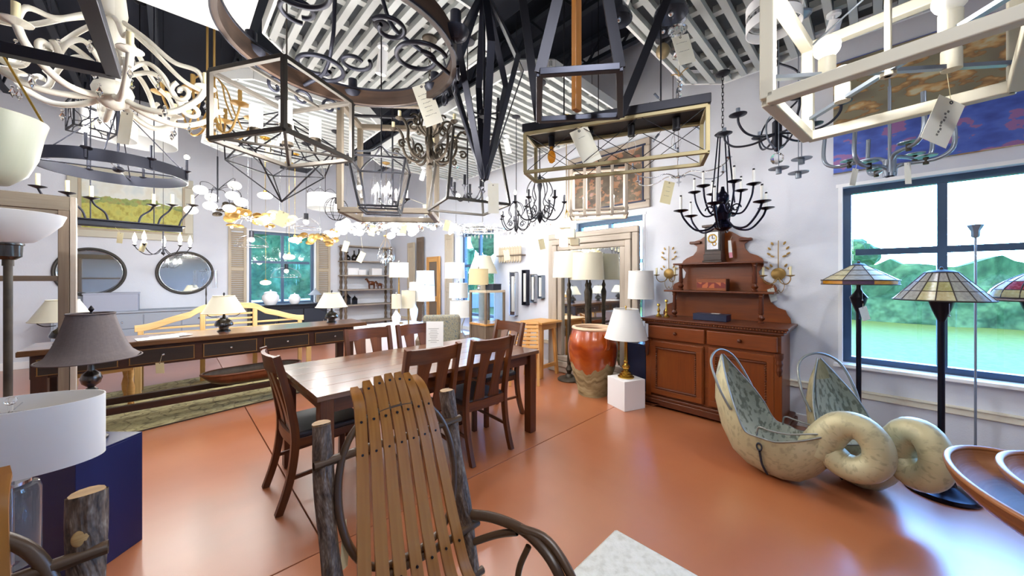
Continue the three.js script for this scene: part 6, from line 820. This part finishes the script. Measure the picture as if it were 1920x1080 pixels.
for (const [px, py, l] of [[1460, 318, 'small metal downlight pendant below the crystal ball'], [1503, 300, 'upper small metal downlight pendant near the big window'], [1497, 326, 'lower small metal downlight pendant near the big window']]) { const p = at(px, py, 2.45), t = thing('mini_pendant', l, 'pendant light', p, 0, 'mini pendants near the window'); mesh('socket', cyl(0.017, 0.045, 0, -0.03, 0, 12), M.pipe, t); mesh('disc_shade', lathe([[0.014, 0.012], [0.058, 0.006], [0.06, 0.01], [0.016, 0.018]], 22), M.pipe, t); hang(t, 0.015, 'rod', M.pipe, 0, 0, true, 0.003); }
// 21 cream frame lantern near the camera
{ const y = 2.12, q = square([1440, 187], [1513, 256], [1975, 14], y), s = 0.57, n = gy(1440, 187, y), b = gy(1513, 256, y), ex = b.clone().sub(n).normalize(), ez = V(-ex.z, 0, ex.x), sgn = ez.dot(fwd) < 0 ? 1 : -1, c = n.clone().addScaledVector(ex, s / 2).addScaledVector(ez, sgn * s / 2), t = thing('cream_frame_lantern', 'large pale cream square frame lantern with a glowing globe bulb', 'lantern', V(c.x, y, c.z), Math.atan2(-ex.z, ex.x)), h = 0.42, hw = s / 2;
  boxFrame(t, quad(hw, hw, 0), quad(hw, hw, h), 0.044, M.cream); mesh('cross_arm', bar(V(-hw, 0.08, -hw), V(hw, 0.08, hw), 0.02, 0.014), M.pipe, t); mesh('cross_arm', bar(V(-hw, 0.08, hw), V(hw, 0.08, -hw), 0.02, 0.014), M.pipe, t); mesh('top_wire', [rod(V(-hw, h, -hw), V(hw, h, hw), 0.004, 6)], M.pipe, t); mesh('top_wire', rod(V(-hw, h, hw), V(hw, h, -hw), 0.004, 6), M.pipe, t);
  mesh('stem', [cyl(0.01, h, 0, 0.06, 0, 10), cyl(0.022, 0.03, 0, 0.06, 0, 14)], M.cream, t); for (const [a, bb] of [[-1, -1], [1, -1], [-1, 1], [1, 1]]) { const x = a * hw * 0.5, z = bb * hw * 0.5; mesh('socket', cyl(0.026, 0.07, x, 0.07, z, 16), M.cream, t); const on = a === -1 && bb === -1; mesh('bulb', [ball(0.04, x, 0.18, z, 1, 16, 12), cyl(0.014, 0.02, x, 0.13, z, 8)], on ? bulbMat(5) : M.shadeWhite, t); if (on) glow(t, V(x, 0.18, z), 1.0, 0xfdf9f4, 2); } hang(t, h, 'rod', M.cream); }
// 22 bent pipe fixture under the blue painting
{ const p = at(1668, 315, 2.15), t = thing('bent_pipe_chandelier', 'chandelier of bent grey pipes with small disc shades before the blue painting', 'chandelier', p, 0.6); for (let i = 0; i < 6; i++) { const a = i * 1.047 + 0.2, c = Math.cos(a), s = Math.sin(a), R = i % 2 ? 0.3 : 0.24, k = i % 2 ? 0.06 : 0; mesh('bent_pipe', tube([V(c * 0.02, -0.05, s * 0.02), V(c * 0.03, 0.0 + k, s * 0.03), V(c * (R - 0.05), 0.01 + k, s * (R - 0.05)), V(c * R, 0.05 + k, s * R), V(c * R, 0.26 + k, s * R)], 0.011, 34, 9), M.pipe, t); mesh('disc_shade', lathe([[0.012, 0.006], [0.045, 0.0], [0.046, 0.005], [0.012, 0.012]], 18).translate(c * R * 0.6, 0.03 + k, s * R * 0.6), M.pipe, t); mesh('socket', cyl(0.012, 0.04, c * R * 0.6, k - 0.015, s * R * 0.6, 10), M.bronze, t); } mesh('hub', [cyl(0.03, 0.08, 0, -0.03, 0, 14), cyl(0.008, 0.5, 0, 0.0, 0, 8)], M.pipe, t); hang(t, 0.48, 'rod', M.pipe); }
// 23 white banded drum
{ const p = at(1450, 52, 2.0), t = thing('white_drum_pendant', 'white double banded drum pendant beside the cream lantern', 'pendant light', p, 0); for (const y of [0.02, 0.11]) mesh('drum_band', bandGeo(0.13, 0.004, 0.055, 48, y), M.trim, t); mesh('inner_ring', bandGeo(0.12, 0.004, 0.03, 48, 0.065), M.silver, t); for (let i = 0; i < 3; i++) mesh('spoke', rod(V(0, 0.12, 0), V(Math.cos(i * 2.09) * 0.128, 0.12, Math.sin(i * 2.09) * 0.128), 0.003, 5), M.silver, t); hang(t, 0.115, 'rod', M.silver); }
// 24 silver sputnik
{ const p = at(1262, 215, 3.95), t = thing('silver_sputnik_chandelier', 'silver starburst chandelier with rod arms above the linear lantern', 'chandelier', p, 0); mesh('hub', ball(0.05, 0, 0, 0), M.silver, t); for (let i = 0; i < 14; i++) { const y = 1 - 2 * (i + 0.5) / 14, r = Math.sqrt(1 - y * y), a = i * 2.4, e = V(Math.cos(a) * r, y, Math.sin(a) * r), q = e.clone().multiplyScalar(0.3), u = e.clone().multiplyScalar(0.37); mesh('arm', rod(V(), q, 0.004, 6), M.silver, t); mesh('socket', rod(q, u, 0.013, 10), M.pipe, t); } hang(t, 0.05, 'rod', M.silver); }
// 25 dark bell pendants, bronze ball, crystal disc near the top of the picture
for (const [px, py, d, r, l] of [[1160, 22, 2.3, 0.085, 'dark bell pendant beside the strap lantern'], [1258, 10, 2.2, 0.1, 'larger dark bell pendant below the lattice panel'], [1243, 45, 2.5, 0.07, 'small dark bell pendant between its neighbours']]) { const p = at(px, py, d), t = thing('bell_pendant', l, 'pendant light', p, 0, 'dark bell pendants'); mesh('bell_shade', lathe([[r, -0.06], [r * 1.02, -0.05], [r * 0.8, 0.0], [r * 0.45, 0.05], [r * 0.2, 0.09], [0.012, 0.1], [0.012, 0.095], [r * 0.4, 0.045], [r * 0.75, -0.005], [r, -0.06]], 28), phy({ color: 0x4a4e58, roughness: 0.15, metalness: 0.5 }), t); mesh('knob', ball(0.018, 0, -0.05, 0), M.silver, t); hang(t, 0.1, 'rod', M.iron); }
{ const p = at(1243, 96, 2.7), t = thing('bronze_ball_pendant', 'bronze ball hanging on a cord below the lattice panel', 'pendant light', p); mesh('ball', ball(0.05, 0, 0, 0, 1.15, 18, 14), std({ color: 0x8a7a5c, roughness: 0.5, metalness: 0.4 }), t); mesh('cap', cyl(0.012, 0.02, 0, 0.055, 0, 10), M.bronze, t); hang(t, 0.07, 'cord', M.iron); }
{ const p = at(1270, 58, 2.5), t = thing('crystal_disc_light', 'small silver flush light with crystal petals', 'pendant light', p); mesh('disc', lathe([[0, -0.01], [0.06, -0.004], [0.066, 0.006], [0, 0.012]], 22), M.silver, t); for (let i = 0; i < 7; i++) mesh('crystal_petal', clean(new THREE.OctahedronGeometry(0.014)).translate(Math.cos(i * 0.9) * 0.04, -0.014, Math.sin(i * 0.9) * 0.04), M.crystal, t); hang(t, 0.01, 'rod', M.silver); }
{ const p = at(1274, 150, 2.9), t = thing('crystal_column_pendant', 'slim column pendant of stacked crystals with a twig top', 'pendant light', p); for (let i = 0; i < 5; i++) mesh('crystal', clean(new THREE.OctahedronGeometry(0.026 - 0.003 * i).scale(0.9, 1.3, 0.9)).translate((i % 2) * 0.01, -0.04 * i, 0), M.crystal, t); mesh('twig', [0, 1, 2, 3].map((i) => tube([V(0, 0.03, 0), V(0.03 * Math.cos(i * 1.6), 0.06, 0.03 * Math.sin(i * 1.6)), V(0.07 * Math.cos(i * 1.6), 0.07, 0.07 * Math.sin(i * 1.6))], 0.004, 10, 5)), M.gold, t); hang(t, 0.03, 'cord', M.silver); }
// 26 silver glass arm chandelier
{ const p = at(1272, 332, 3.75), t = thing('silver_glass_chandelier', 'silver chandelier with thin curved arms and glass cups under the linear lantern', 'chandelier', p, 0.35); mesh('hub', [ball(0.032, 0, 0, 0, 0.6), cyl(0.006, 0.3, 0, 0, 0, 8)], M.silver, t); for (let i = 0; i < 8; i++) mesh('crystal_petal', clean(new THREE.OctahedronGeometry(0.018).scale(1.6, 0.6, 0.7)).translate(0.05, 0, 0).rotateY(i * 0.785), M.crystal, t); armed(t, { n: 6, R: 0.5, y0: 0, dip: 0.0, y1: 0.06, r: 0.006, mat: M.silver, pts: [[0.02, 0], [0.13, 0.03], [0.27, -0.01], [0.4, -0.005], [0.48, 0.03], [0.5, 0.06]], candle: { cup: 0.03, sh: 0.07, sr: 0.009, sleeve: M.pipe, bulb: (i) => (i % 3 ? '' : 'clear') } }); hang(t, 0.3, 'rod', M.silver); }
// 27 gold chandelier behind the white one
{ const p = at(395, 260, 2.75), t = thing('gold_chandelier', 'slender gold chandelier with rope arms and pale drip pans', 'chandelier', p, 0.1); mesh('stem', [cyl(0.008, 0.9, -0.02, 0, 0, 8), cyl(0.008, 0.9, 0.02, 0, 0.01, 8), ball(0.03, 0, 0, 0)], M.gold, t); mesh('crown', lathe([[0.03, 0.9], [0.06, 0.92], [0.07, 0.99], [0.05, 1.02], [0.02, 1.03]], 14), M.gold, t); armed(t, { n: 6, R: 0.27, y0: 0.2, dip: 0.14, y1: 0.24, r: 0.008, mat: M.gold, scroll: [[[0.03, 0.5], [0.1, 0.42], [0.14, 0.28], [0.2, 0.14]]], candle: { cup: 0.06, sh: 0.11, sr: 0.014, sleeve: M.gold } }); hang(t, 1.03, 'chain', M.gold); }
// 28 black lattice cube with circles
{ const p = at(172, 222, 3.3), t = thing('fretwork_lantern', 'black cube lantern with overlapping circle fretwork', 'lantern', p, 0.3), s = 0.13; boxFrame(t, quad(s, s, -s), quad(s, s, s), 0.012, M.iron); for (const a of [0, 1.5708, 3.1416, 4.7124]) { for (const [x, y] of [[-s, 0], [s, 0], [0, -s], [0, s]]) mesh('fret_arc', tube(Array.from({ length: 9 }, (_, i) => { const k = (i / 8 - 0.5) * Math.PI, b = Math.atan2(-y, -x) + k; return V(x + Math.cos(b) * s * 0.72, y + Math.sin(b) * s * 0.72, s); }), 0.004, 16, 5).rotateY(a), M.iron, t); } mesh('candle_sleeve', cyl(0.012, 0.1, 0, -0.1, 0, 8), M.candleCream, t); mesh('bulb', ball(0.018, 0, 0.02, 0), bulbMat(7), t); glow(t, V(0, 0.02, 0), 0.4); hang(t, s, 'rod', M.iron); }
// 29 pale drum pendants towards the rear wall
for (const [px, py, d, r, h, l] of [[262, 268, 4.2, 0.33, 0.28, 'wide pale linen drum pendant with an arched wire rim'], [610, 392, 6.2, 0.28, 0.24, 'pale drum pendant near the shelf unit'], [205, 258, 3.6, 0.2, 0.26, 'narrow pale drum pendant behind the fretwork lantern']]) { const p = at(px, py, d), t = thing('drum_pendant', l, 'pendant light', p, 0, 'pale drum pendants'); mesh('drum_shade', shadeGeo(r, r, h, 0, 44), M.shadeWhite, t); for (let i = 0; i < 10; i++) { const a = i / 10 * 6.28, b = (i + 1) / 10 * 6.28; mesh('rim_arch', tube([0, 0.25, 0.5, 0.75, 1].map((k) => V(Math.cos(a + (b - a) * k) * r, h + Math.sin(k * 3.14) * 0.06, Math.sin(a + (b - a) * k) * r)), 0.003, 12, 5), M.iron, t); } mesh('spider', [0, 2.09, 4.18].map((a) => rod(V(0, h - 0.01, 0), V(Math.cos(a) * r, h - 0.01, Math.sin(a) * r), 0.003, 5)), M.iron, t); hang(t, h - 0.01, 'rod', M.iron); }
// 30 alabaster bowl
{ const p = at(-40, 345, 1.55), t = thing('alabaster_bowl_pendant', 'large veined alabaster bowl pendant beside the wooden etagere', 'pendant light', p); mesh('bowl', lathe([[0, 0], [0.08, 0.01], [0.13, 0.06], [0.16, 0.14], [0.175, 0.24], [0.19, 0.31], [0.18, 0.312], [0.165, 0.24], [0.15, 0.14], [0.12, 0.07], [0, 0.02]], 40), M.alabaster, t); for (let i = 0; i < 3; i++) mesh('hanger', rod(V(Math.cos(i * 2.09) * 0.18, 0.3, Math.sin(i * 2.09) * 0.18), V(0, 0.75, 0), 0.005, 6), M.brass, t); hang(t, 0.75, 'chain', M.brass); }
// ---------------------------------------------------------------- glass and petal pendants over the far half of the room
for (const [px, py, r, d, lit, l] of [[472, 462, 0.2, 5.0, 0.5, 'wide clear glass dome pendant before the rear window'], [574, 428, 0.18, 4.8, 0.5, 'clear glass dome pendant with a lit bulb beside the wire polyhedron tip'], [537, 520, 0.22, 6.0, 0, 'clear glass bowl pendant hanging low before the rear window']]) {
  const p = at(px, py, d), t = thing('glass_dome_pendant', l, 'pendant light', p, 0, 'clear glass dome pendants');
  mesh('glass_dome', lathe([[r, 0], [r * 0.98, r * 0.2], [r * 0.8, r * 0.5], [r * 0.45, r * 0.72], [0.04, r * 0.8]], 30), M.clearGlass, t); mesh('glass_rim', torus(r, 0.005, 40, 6).rotateX(Math.PI / 2), M.silver, t);
  mesh('socket', cyl(0.028, 0.09, 0, r * 0.62, 0, 14), M.iron, t); mesh('bulb', ball(0.035, 0, r * 0.48, 0), lit ? bulbMat(8) : bulbMat(3), t); if (lit) glow(t, V(0, r * 0.48, 0), lit, 0xfdf9f4, 2); hang(t, r * 0.7, 'cord', M.iron); }
for (const [px, py, d, l] of [[542, 482, 5.6, 'small glowing white disc globe before the rear window mullion'], [553, 450, 5.2, 'glowing white disc globe under the wire polyhedron'], [497, 367, 4.6, 'glowing white disc globe beside the globe cluster'], [498, 530, 6.3, 'low glowing white disc globe before the rear window']]) { const p = at(px, py, d), t = thing('disc_globe_pendant', l, 'pendant light', p, 0, 'white disc globe pendants'); mesh('globe_lamp', ball(0.085, 0, 0, 0, 0.5, 18, 12), bulbMat(2.6), t); mesh('cap', cyl(0.02, 0.03, 0, 0.038, 0, 10), M.brass, t); glow(t, V(0, -0.0, 0), 0.4, 0xfbfaf9, 3); hang(t, 0.06, 'cord', M.brass); }
function petals(label, px, py, d, R, n, mat, lit) { const p = at(px, py, d), t = thing('petal_chandelier', label, 'chandelier', p, px, 'petal chandeliers in the far row');
  mesh('hub', [ball(0.04, 0, 0.02, 0), cyl(0.006, 0.2, 0, 0, 0, 6)], M.silver, t);
  for (let i = 0; i < n; i++) { const a = i * 2.399, k = 0.35 + 0.65 * ((i * 0.618) % 1), e = V(Math.cos(a) * R * k, (hash(i, px, 3) - 0.55) * R * 0.7, Math.sin(a) * R * k); const arm = mesh('arm', tube([V(), V(e.x * 0.5, e.y * 0.3 + 0.04, e.z * 0.5), e], 0.003, 8, 5), M.silver, t); mesh('petal_shade', clean(new THREE.SphereGeometry(0.065, 10, 6, 0, 6.2832, 0, 1.5).scale(1, 0.6, 1)).rotateX(hash(i, 2, px) * 2 - 1).translate(e.x, e.y, e.z), mat, t); if (i % 2 === 0) mesh('bulb', ball(0.017, e.x, e.y - 0.012, e.z), bulbMat(8), arm); }
  if (lit) glow(t, V(0, -R * 0.5, 0), lit, 0xfbfaf9, 4); hang(t, 0.2, 'cord', M.silver); }
petals('white petal chandelier glowing beside the louvred shutter', 650, 428, 5.4, 0.28, 18, M.shadeWhite, 0.9);
petals('silver petal chandelier with bright bulbs between shelf unit and wooden lantern', 703, 424, 6.1, 0.28, 18, M.crystal, 0.9);
petals('frosted petal chandelier with bright bulbs below the wooden lantern', 750, 426, 4.7, 0.26, 18, M.shadeWhite, 0.9);
petals('clear petal chandelier with bright bulbs beside the flared lantern', 800, 418, 5.4, 0.24, 14, M.crystal, 0.9);
petals('gold leaf chandelier with bright bulbs before the rear window', 600, 445, 5.6, 0.32, 18, M.gold, 0.5);
petals('dark and gold petal chandelier left of the gold leaf one', 465, 412, 4.8, 0.3, 18, M.gold, 0.5);
petals('white petal chandelier between the glass domes', 525, 412, 4.2, 0.2, 12, M.tagYellow, 0.5);
petals('smoked glass and gold petal chandelier beside the globe cluster', 437, 395, 5.5, 0.24, 14, M.bronze, 0.3);
petals('white shell petal chandelier beside the carved column lamp', 855, 425, 5.8, 0.26, 14, M.shadeWhite, 0.6);
{ const p = at(905, 432, 4.6), t = thing('crystal_ring_chandelier', 'shallow crystal ring chandelier shining brightly below the flared lantern', 'chandelier', p); mesh('ring_band', bandGeo(0.32, 0.01, 0.022, 56), M.silver, t); for (let i = 0; i < 36; i++) { const a = i / 36 * 6.2832; mesh('crystal_drop', clean(new THREE.OctahedronGeometry(0.02).scale(0.7, 1.6, 0.7)).translate(Math.cos(a) * 0.32, -0.045, Math.sin(a) * 0.32), M.crystal, t); } for (let i = 0; i < 8; i++) { const a = i / 8 * 6.2832; mesh('bulb', ball(0.024, Math.cos(a) * 0.24, 0.035, Math.sin(a) * 0.24), bulbMat(9), t); mesh('spoke', rod(V(0, 0.01, 0), V(Math.cos(a) * 0.32, 0, Math.sin(a) * 0.32), 0.004, 5), M.silver, t); if (i % 4 === 0) glow(t, V(Math.cos(a) * 0.24, 0.035, Math.sin(a) * 0.24), 0.7); } mesh('stem', cyl(0.006, 0.3, 0, 0, 0, 6), M.silver, t); hang(t, 0.3, 'cord', M.silver); }
{ const p = at(1062, 425, 4.0), t = thing('paper_block_chandelier', 'cascading chandelier of pale paper blocks before the leaning mirror', 'chandelier', p, 0.5); for (const [x, y, z, w, h, on] of [[-0.06, 0.02, 0, 0.16, 0.1, 0], [0.1, 0.05, 0.05, 0.1, 0.13, 1], [0.05, -0.08, -0.08, 0.12, 0.09, 1], [-0.14, -0.1, 0.06, 0.14, 0.1, 0], [0.0, 0.12, 0.1, 0.09, 0.07, 1], [-0.2, -0.2, 0, 0.1, 0.09, 1], [-0.02, -0.18, 0.1, 0.12, 0.08, 0]]) mesh(on ? 'lamp_block' : 'paper_block', rbox(w, h, w * 0.8, 0.004, x, y, z), on ? bulbMat(1.6, 0xfff6dc) : M.shadeCream, t); mesh('frame', [rod(V(-0.2, -0.2, 0), V(0, 0.2, 0), 0.004, 5), rod(V(0.1, 0.05, 0.05), V(0, 0.2, 0), 0.004, 5), rod(V(0.05, -0.1, -0.08), V(0, 0.2, 0), 0.004, 5), rod(V(-0.14, -0.1, 0.06), V(0, 0.2, 0), 0.004, 5)], M.brass, t); glow(t, V(0.16, 0.02, 0.12), 0.4); hang(t, 0.2, 'rod', M.brass); }
{ const p = at(631, 392, 4.4), t = thing('wire_cage_pendant', 'round black wire cage pendant beside the wooden box lantern', 'pendant light', p); for (let i = 0; i < 4; i++) mesh('cage_hoop', torus(0.14, 0.004, 40, 5).rotateY(i * 0.785), M.iron, t); for (const y of [-0.06, 0.06]) mesh('cage_ring', torus(0.125, 0.003, 36, 5).rotateX(Math.PI / 2).translate(0, y, 0), M.iron, t); mesh('bulb', ball(0.03, 0, 0.03, 0), bulbMat(6), t); mesh('socket', cyl(0.018, 0.08, 0, 0.06, 0, 10), M.iron, t); glow(t, V(0, 0.03, 0), 0.4); hang(t, 0.14, 'rod', M.iron); }
{ const p = at(724, 478, 5.6), t = thing('bottle_pendant_cluster', 'cluster of clear bottle pendants hanging before the shelf unit', 'pendant light', p); for (let i = 0; i < 5; i++) { const a = i * 1.257, x = Math.cos(a) * 0.09, z = Math.sin(a) * 0.09, y = -0.05 * (i % 3); mesh('glass_bottle', lathe([[0.001, y - 0.1], [0.045, y - 0.08], [0.045, y + 0.02], [0.014, y + 0.07], [0.014, y + 0.12]], 14).translate(x, 0, z), M.clearGlass, t); mesh('bulb', ball(0.014, x, y - 0.02, z), bulbMat(6), t); mesh('cord_drop', rod(V(x, y + 0.12, z), V(0, 0.3, 0), 0.002, 5), M.gold, t); } mesh('hub', cyl(0.04, 0.02, 0, 0.29, 0, 14), M.gold, t); hang(t, 0.3, 'cord', M.gold); }
// ---------------------------------------------------------------- paper price tags
scene.updateMatrixWorld(true);
const HOLD = []; // points of the lamps and furniture that a tag can hang from, with their place in the photograph
for (const o of scene.children) if (/chandelier|lantern|light|lamp|console|sideboard/.test(o.userData.category ?? '') && o.name !== 'track_light') o.traverse((m) => { if (!m.isMesh || /glass|crystal|hanging_rod|chain|canopy|cord/.test(m.name)) return; const p = m.geometry.attributes.position, v = V(); for (let i = 0; i < p.count; i += 2) { v.fromBufferAttribute(p, i).applyMatrix4(m.matrixWorld); const d = depthOf(v); if (d > 0.3 && d < 7) HOLD.push([960 + F * (v.x * rgt.x + v.z * rgt.z) / d, HZ - F * (v.y - EYE) / d, d, v.x, v.y, v.z]); } });
const tagAt = (px, py, d0, wpx, hpx, tilt, l, mat = M.tag, lines = 0) => {       // the tag hangs at the depth of the thing just above it
  const tx = px - Math.sin(tilt) * hpx * 0.44, ty = py - Math.cos(tilt) * hpx * 0.44; let best = null, bs = 1e9;
  for (const q of HOLD) { const dx = q[0] - tx, dy = ty - q[1]; if (dy < 2 || dy > 70 || Math.abs(dx) > 40) continue; const s = Math.hypot(dx * 1.5, dy) + 40 * Math.abs(q[2] - d0) / d0; if (s < bs) { bs = s; best = q; } }
  const d = best ? best[2] - 0.012 : d0;
  if (!best) console.log('no holder', l);
  return textTag('price_tag', l, at(px, py, d), wpx * d / F, hpx * d / F, tilt, FACE, mat, lines, best && V(best[3], best[4], best[5]));
};
tagAt(802, 196, 1.55, 34, 80, 0.34, 'large white price tag with faint writing on the wood ring chandelier', M.tag, 6);
tagAt(1098, 273, 2.1, 36, 68, 0.42, 'white price tag hanging from the linear lantern', M.tag, 1);
tagAt(1282, 93, 2.3, 32, 54, 0.28, 'white price tag hanging below the crystal disc light', M.tag, 2);
{ const t = tagAt(1767, 228, 1.2, 52, 88, -0.42, 'big cream price tag with one line of writing on the cream frame lantern', M.tag, 0); const k = depthOf(t.position) / F; mesh('handwriting', Array.from({ length: 9 }, (_, i) => box(4 * k, (3 + 3 * hash(i, 1, 1)) * k, 0.0003, (hash(i, 2, 2) - 0.5) * 4 * k, (i - 4.5) * 6 * k, 0.00135).rotateZ(-0.42)), M.ink, t); }
tagAt(1251, 361, 2.95, 20, 42, -0.22, 'cream price tag with upright writing hanging before the white wall', M.tagYellow, 3);
tagAt(505, 284, 2.3, 15, 40, -0.14, 'narrow tag on the square candle lantern', M.tagYellow, 0);
tagAt(925, 372, 2.0, 20, 56, 0.02, 'pale tag at the tip of the iron bar diamond', M.tag, 0);
tagAt(527, 410, 3.3, 20, 28, -0.4, 'yellow tag at the tip of the wire polyhedron', M.tagYellow, 0);
for (const [px, py, d, ti, l] of [[698, 432, 4.9, -0.2, 'yellow tag on the silver petal chandelier'], [757, 428, 4.7, -0.15, 'yellow tag on the frosted petal chandelier'], [838, 423, 4.4, -0.25, 'yellow tag between flared lantern and wooden lantern'], [800, 393, 4.0, 0.2, 'small pale tag inside the wooden box lantern'], [648, 462, 5.1, -0.3, 'tag on the white petal chandelier'], [677, 482, 5.3, -0.45, 'tag before the black bottles of the shelf unit'], [950, 478, 4.4, 0.2, 'small tag on the carved column lamp'], [1016, 458, 4.2, 0.2, 'tag under the paper block chandelier'], [225, 446, 3.9, -0.12, 'tag under the trough chandelier'], [268, 462, 4.1, -0.35, 'grey tag on the small lit candelabra']]) tagAt(px, py, d, 11, 20, ti, l, M.tagYellow, 0);
tagAt(1601, 332, 2.05, 11, 32, -0.2, 'small white tag on the bent pipe chandelier', M.tag, 0); tagAt(1702, 325, 2.1, 12, 40, 0.05, 'white tag hanging before the window frame', M.tag, 0);
tagAt(1621, 588, 2.86, 15, 26, 0.3, 'white tag on the amber glass floor lamp', M.tag, 0); tagAt(1448, 553, 3.45, 13, 25, 0.3, 'white tag hanging at the edge of the hutch shelf', M.tag, 0);
tagAt(300, 690, 2.9, 16, 20, 0.05, 'yellow tag hanging from a console drawer knob', M.tagYellow, 0); tagAt(235, 240, 2.6, 24, 60, -0.15, 'long pale tag behind the white scrolled chandelier', M.tag, 0);
// ---------------------------------------------------------------- track lights that light the showroom
for (const [x, y, z, tx, tz, s, l] of [[1.2, CLOUD - 0.012, -2.7, 1.2, -3.4, 14, 'white track light under the lattice panel over the dining table'], [3.1, CLOUD - 0.012, -3.3, 4.3, -3.6, 14, 'white track light under the long lattice panel'], [3.3, CLOUD - 0.012, -0.2, 4.3, -1.0, 5, 'white track light facing the sideboard wall'], [1.0, CLOUD - 0.012, -5.2, 0.6, -8.5, 18, 'white track light facing the rear wall'], [-1.2, CLOUD - 0.012, -2.6, -0.8, -6.2, 12, 'white track light over the long console'], [3.0, CLOUD - 0.012, -5.2, 3.4, -7.6, 20, 'white track light facing the far corner'], [0.2, CLOUD - 0.012, 0.2, 1.4, -0.8, 14, 'white track light above the camera side of the room'], [2.6, CLOUD - 0.012, 1.2, 3.4, 0.9, 8, 'white track light over the carved bowls'], [-2.8, CEIL + 0.05, -6.4, -1.8, -9, 20, 'white track light high by the landscape painting']]) {
  const t = thing('track_light', l, 'spotlight', V(x, y, z), 0, 'white track lights'), dir = V(tx - x, 0.9 - y, tz - z).normalize(), h0 = V(0, -0.09, 0), h1 = h0.clone().addScaledVector(dir, 0.13);
  mesh('track_mount', [cyl(0.04, 0.02, 0, -0.02, 0, 16), cyl(0.008, 0.07, 0, -0.09, 0, 8)], M.trim, t); mesh('spot_head', [rod(h0.clone().addScaledVector(dir, -0.04), h1, 0.036, 18, 0.042)], M.trim, t); mesh('lamp_lens', rod(h1, h1.clone().addScaledVector(dir, 0.003), 0.036, 18), bulbMat(4, 0xfff4e6), t);
  const sp = new THREE.SpotLight(0xf6f8ff, s * 0.6, 0, 1.15, 1, 2); sp.position.copy(h1).addScaledVector(dir, 0.012); sp.target.position.copy(h1).addScaledVector(dir, 1); sp.castShadow = true; sp.shadow.radius = 3; t.add(sp, sp.target);
}
renderer.render(scene, camera);
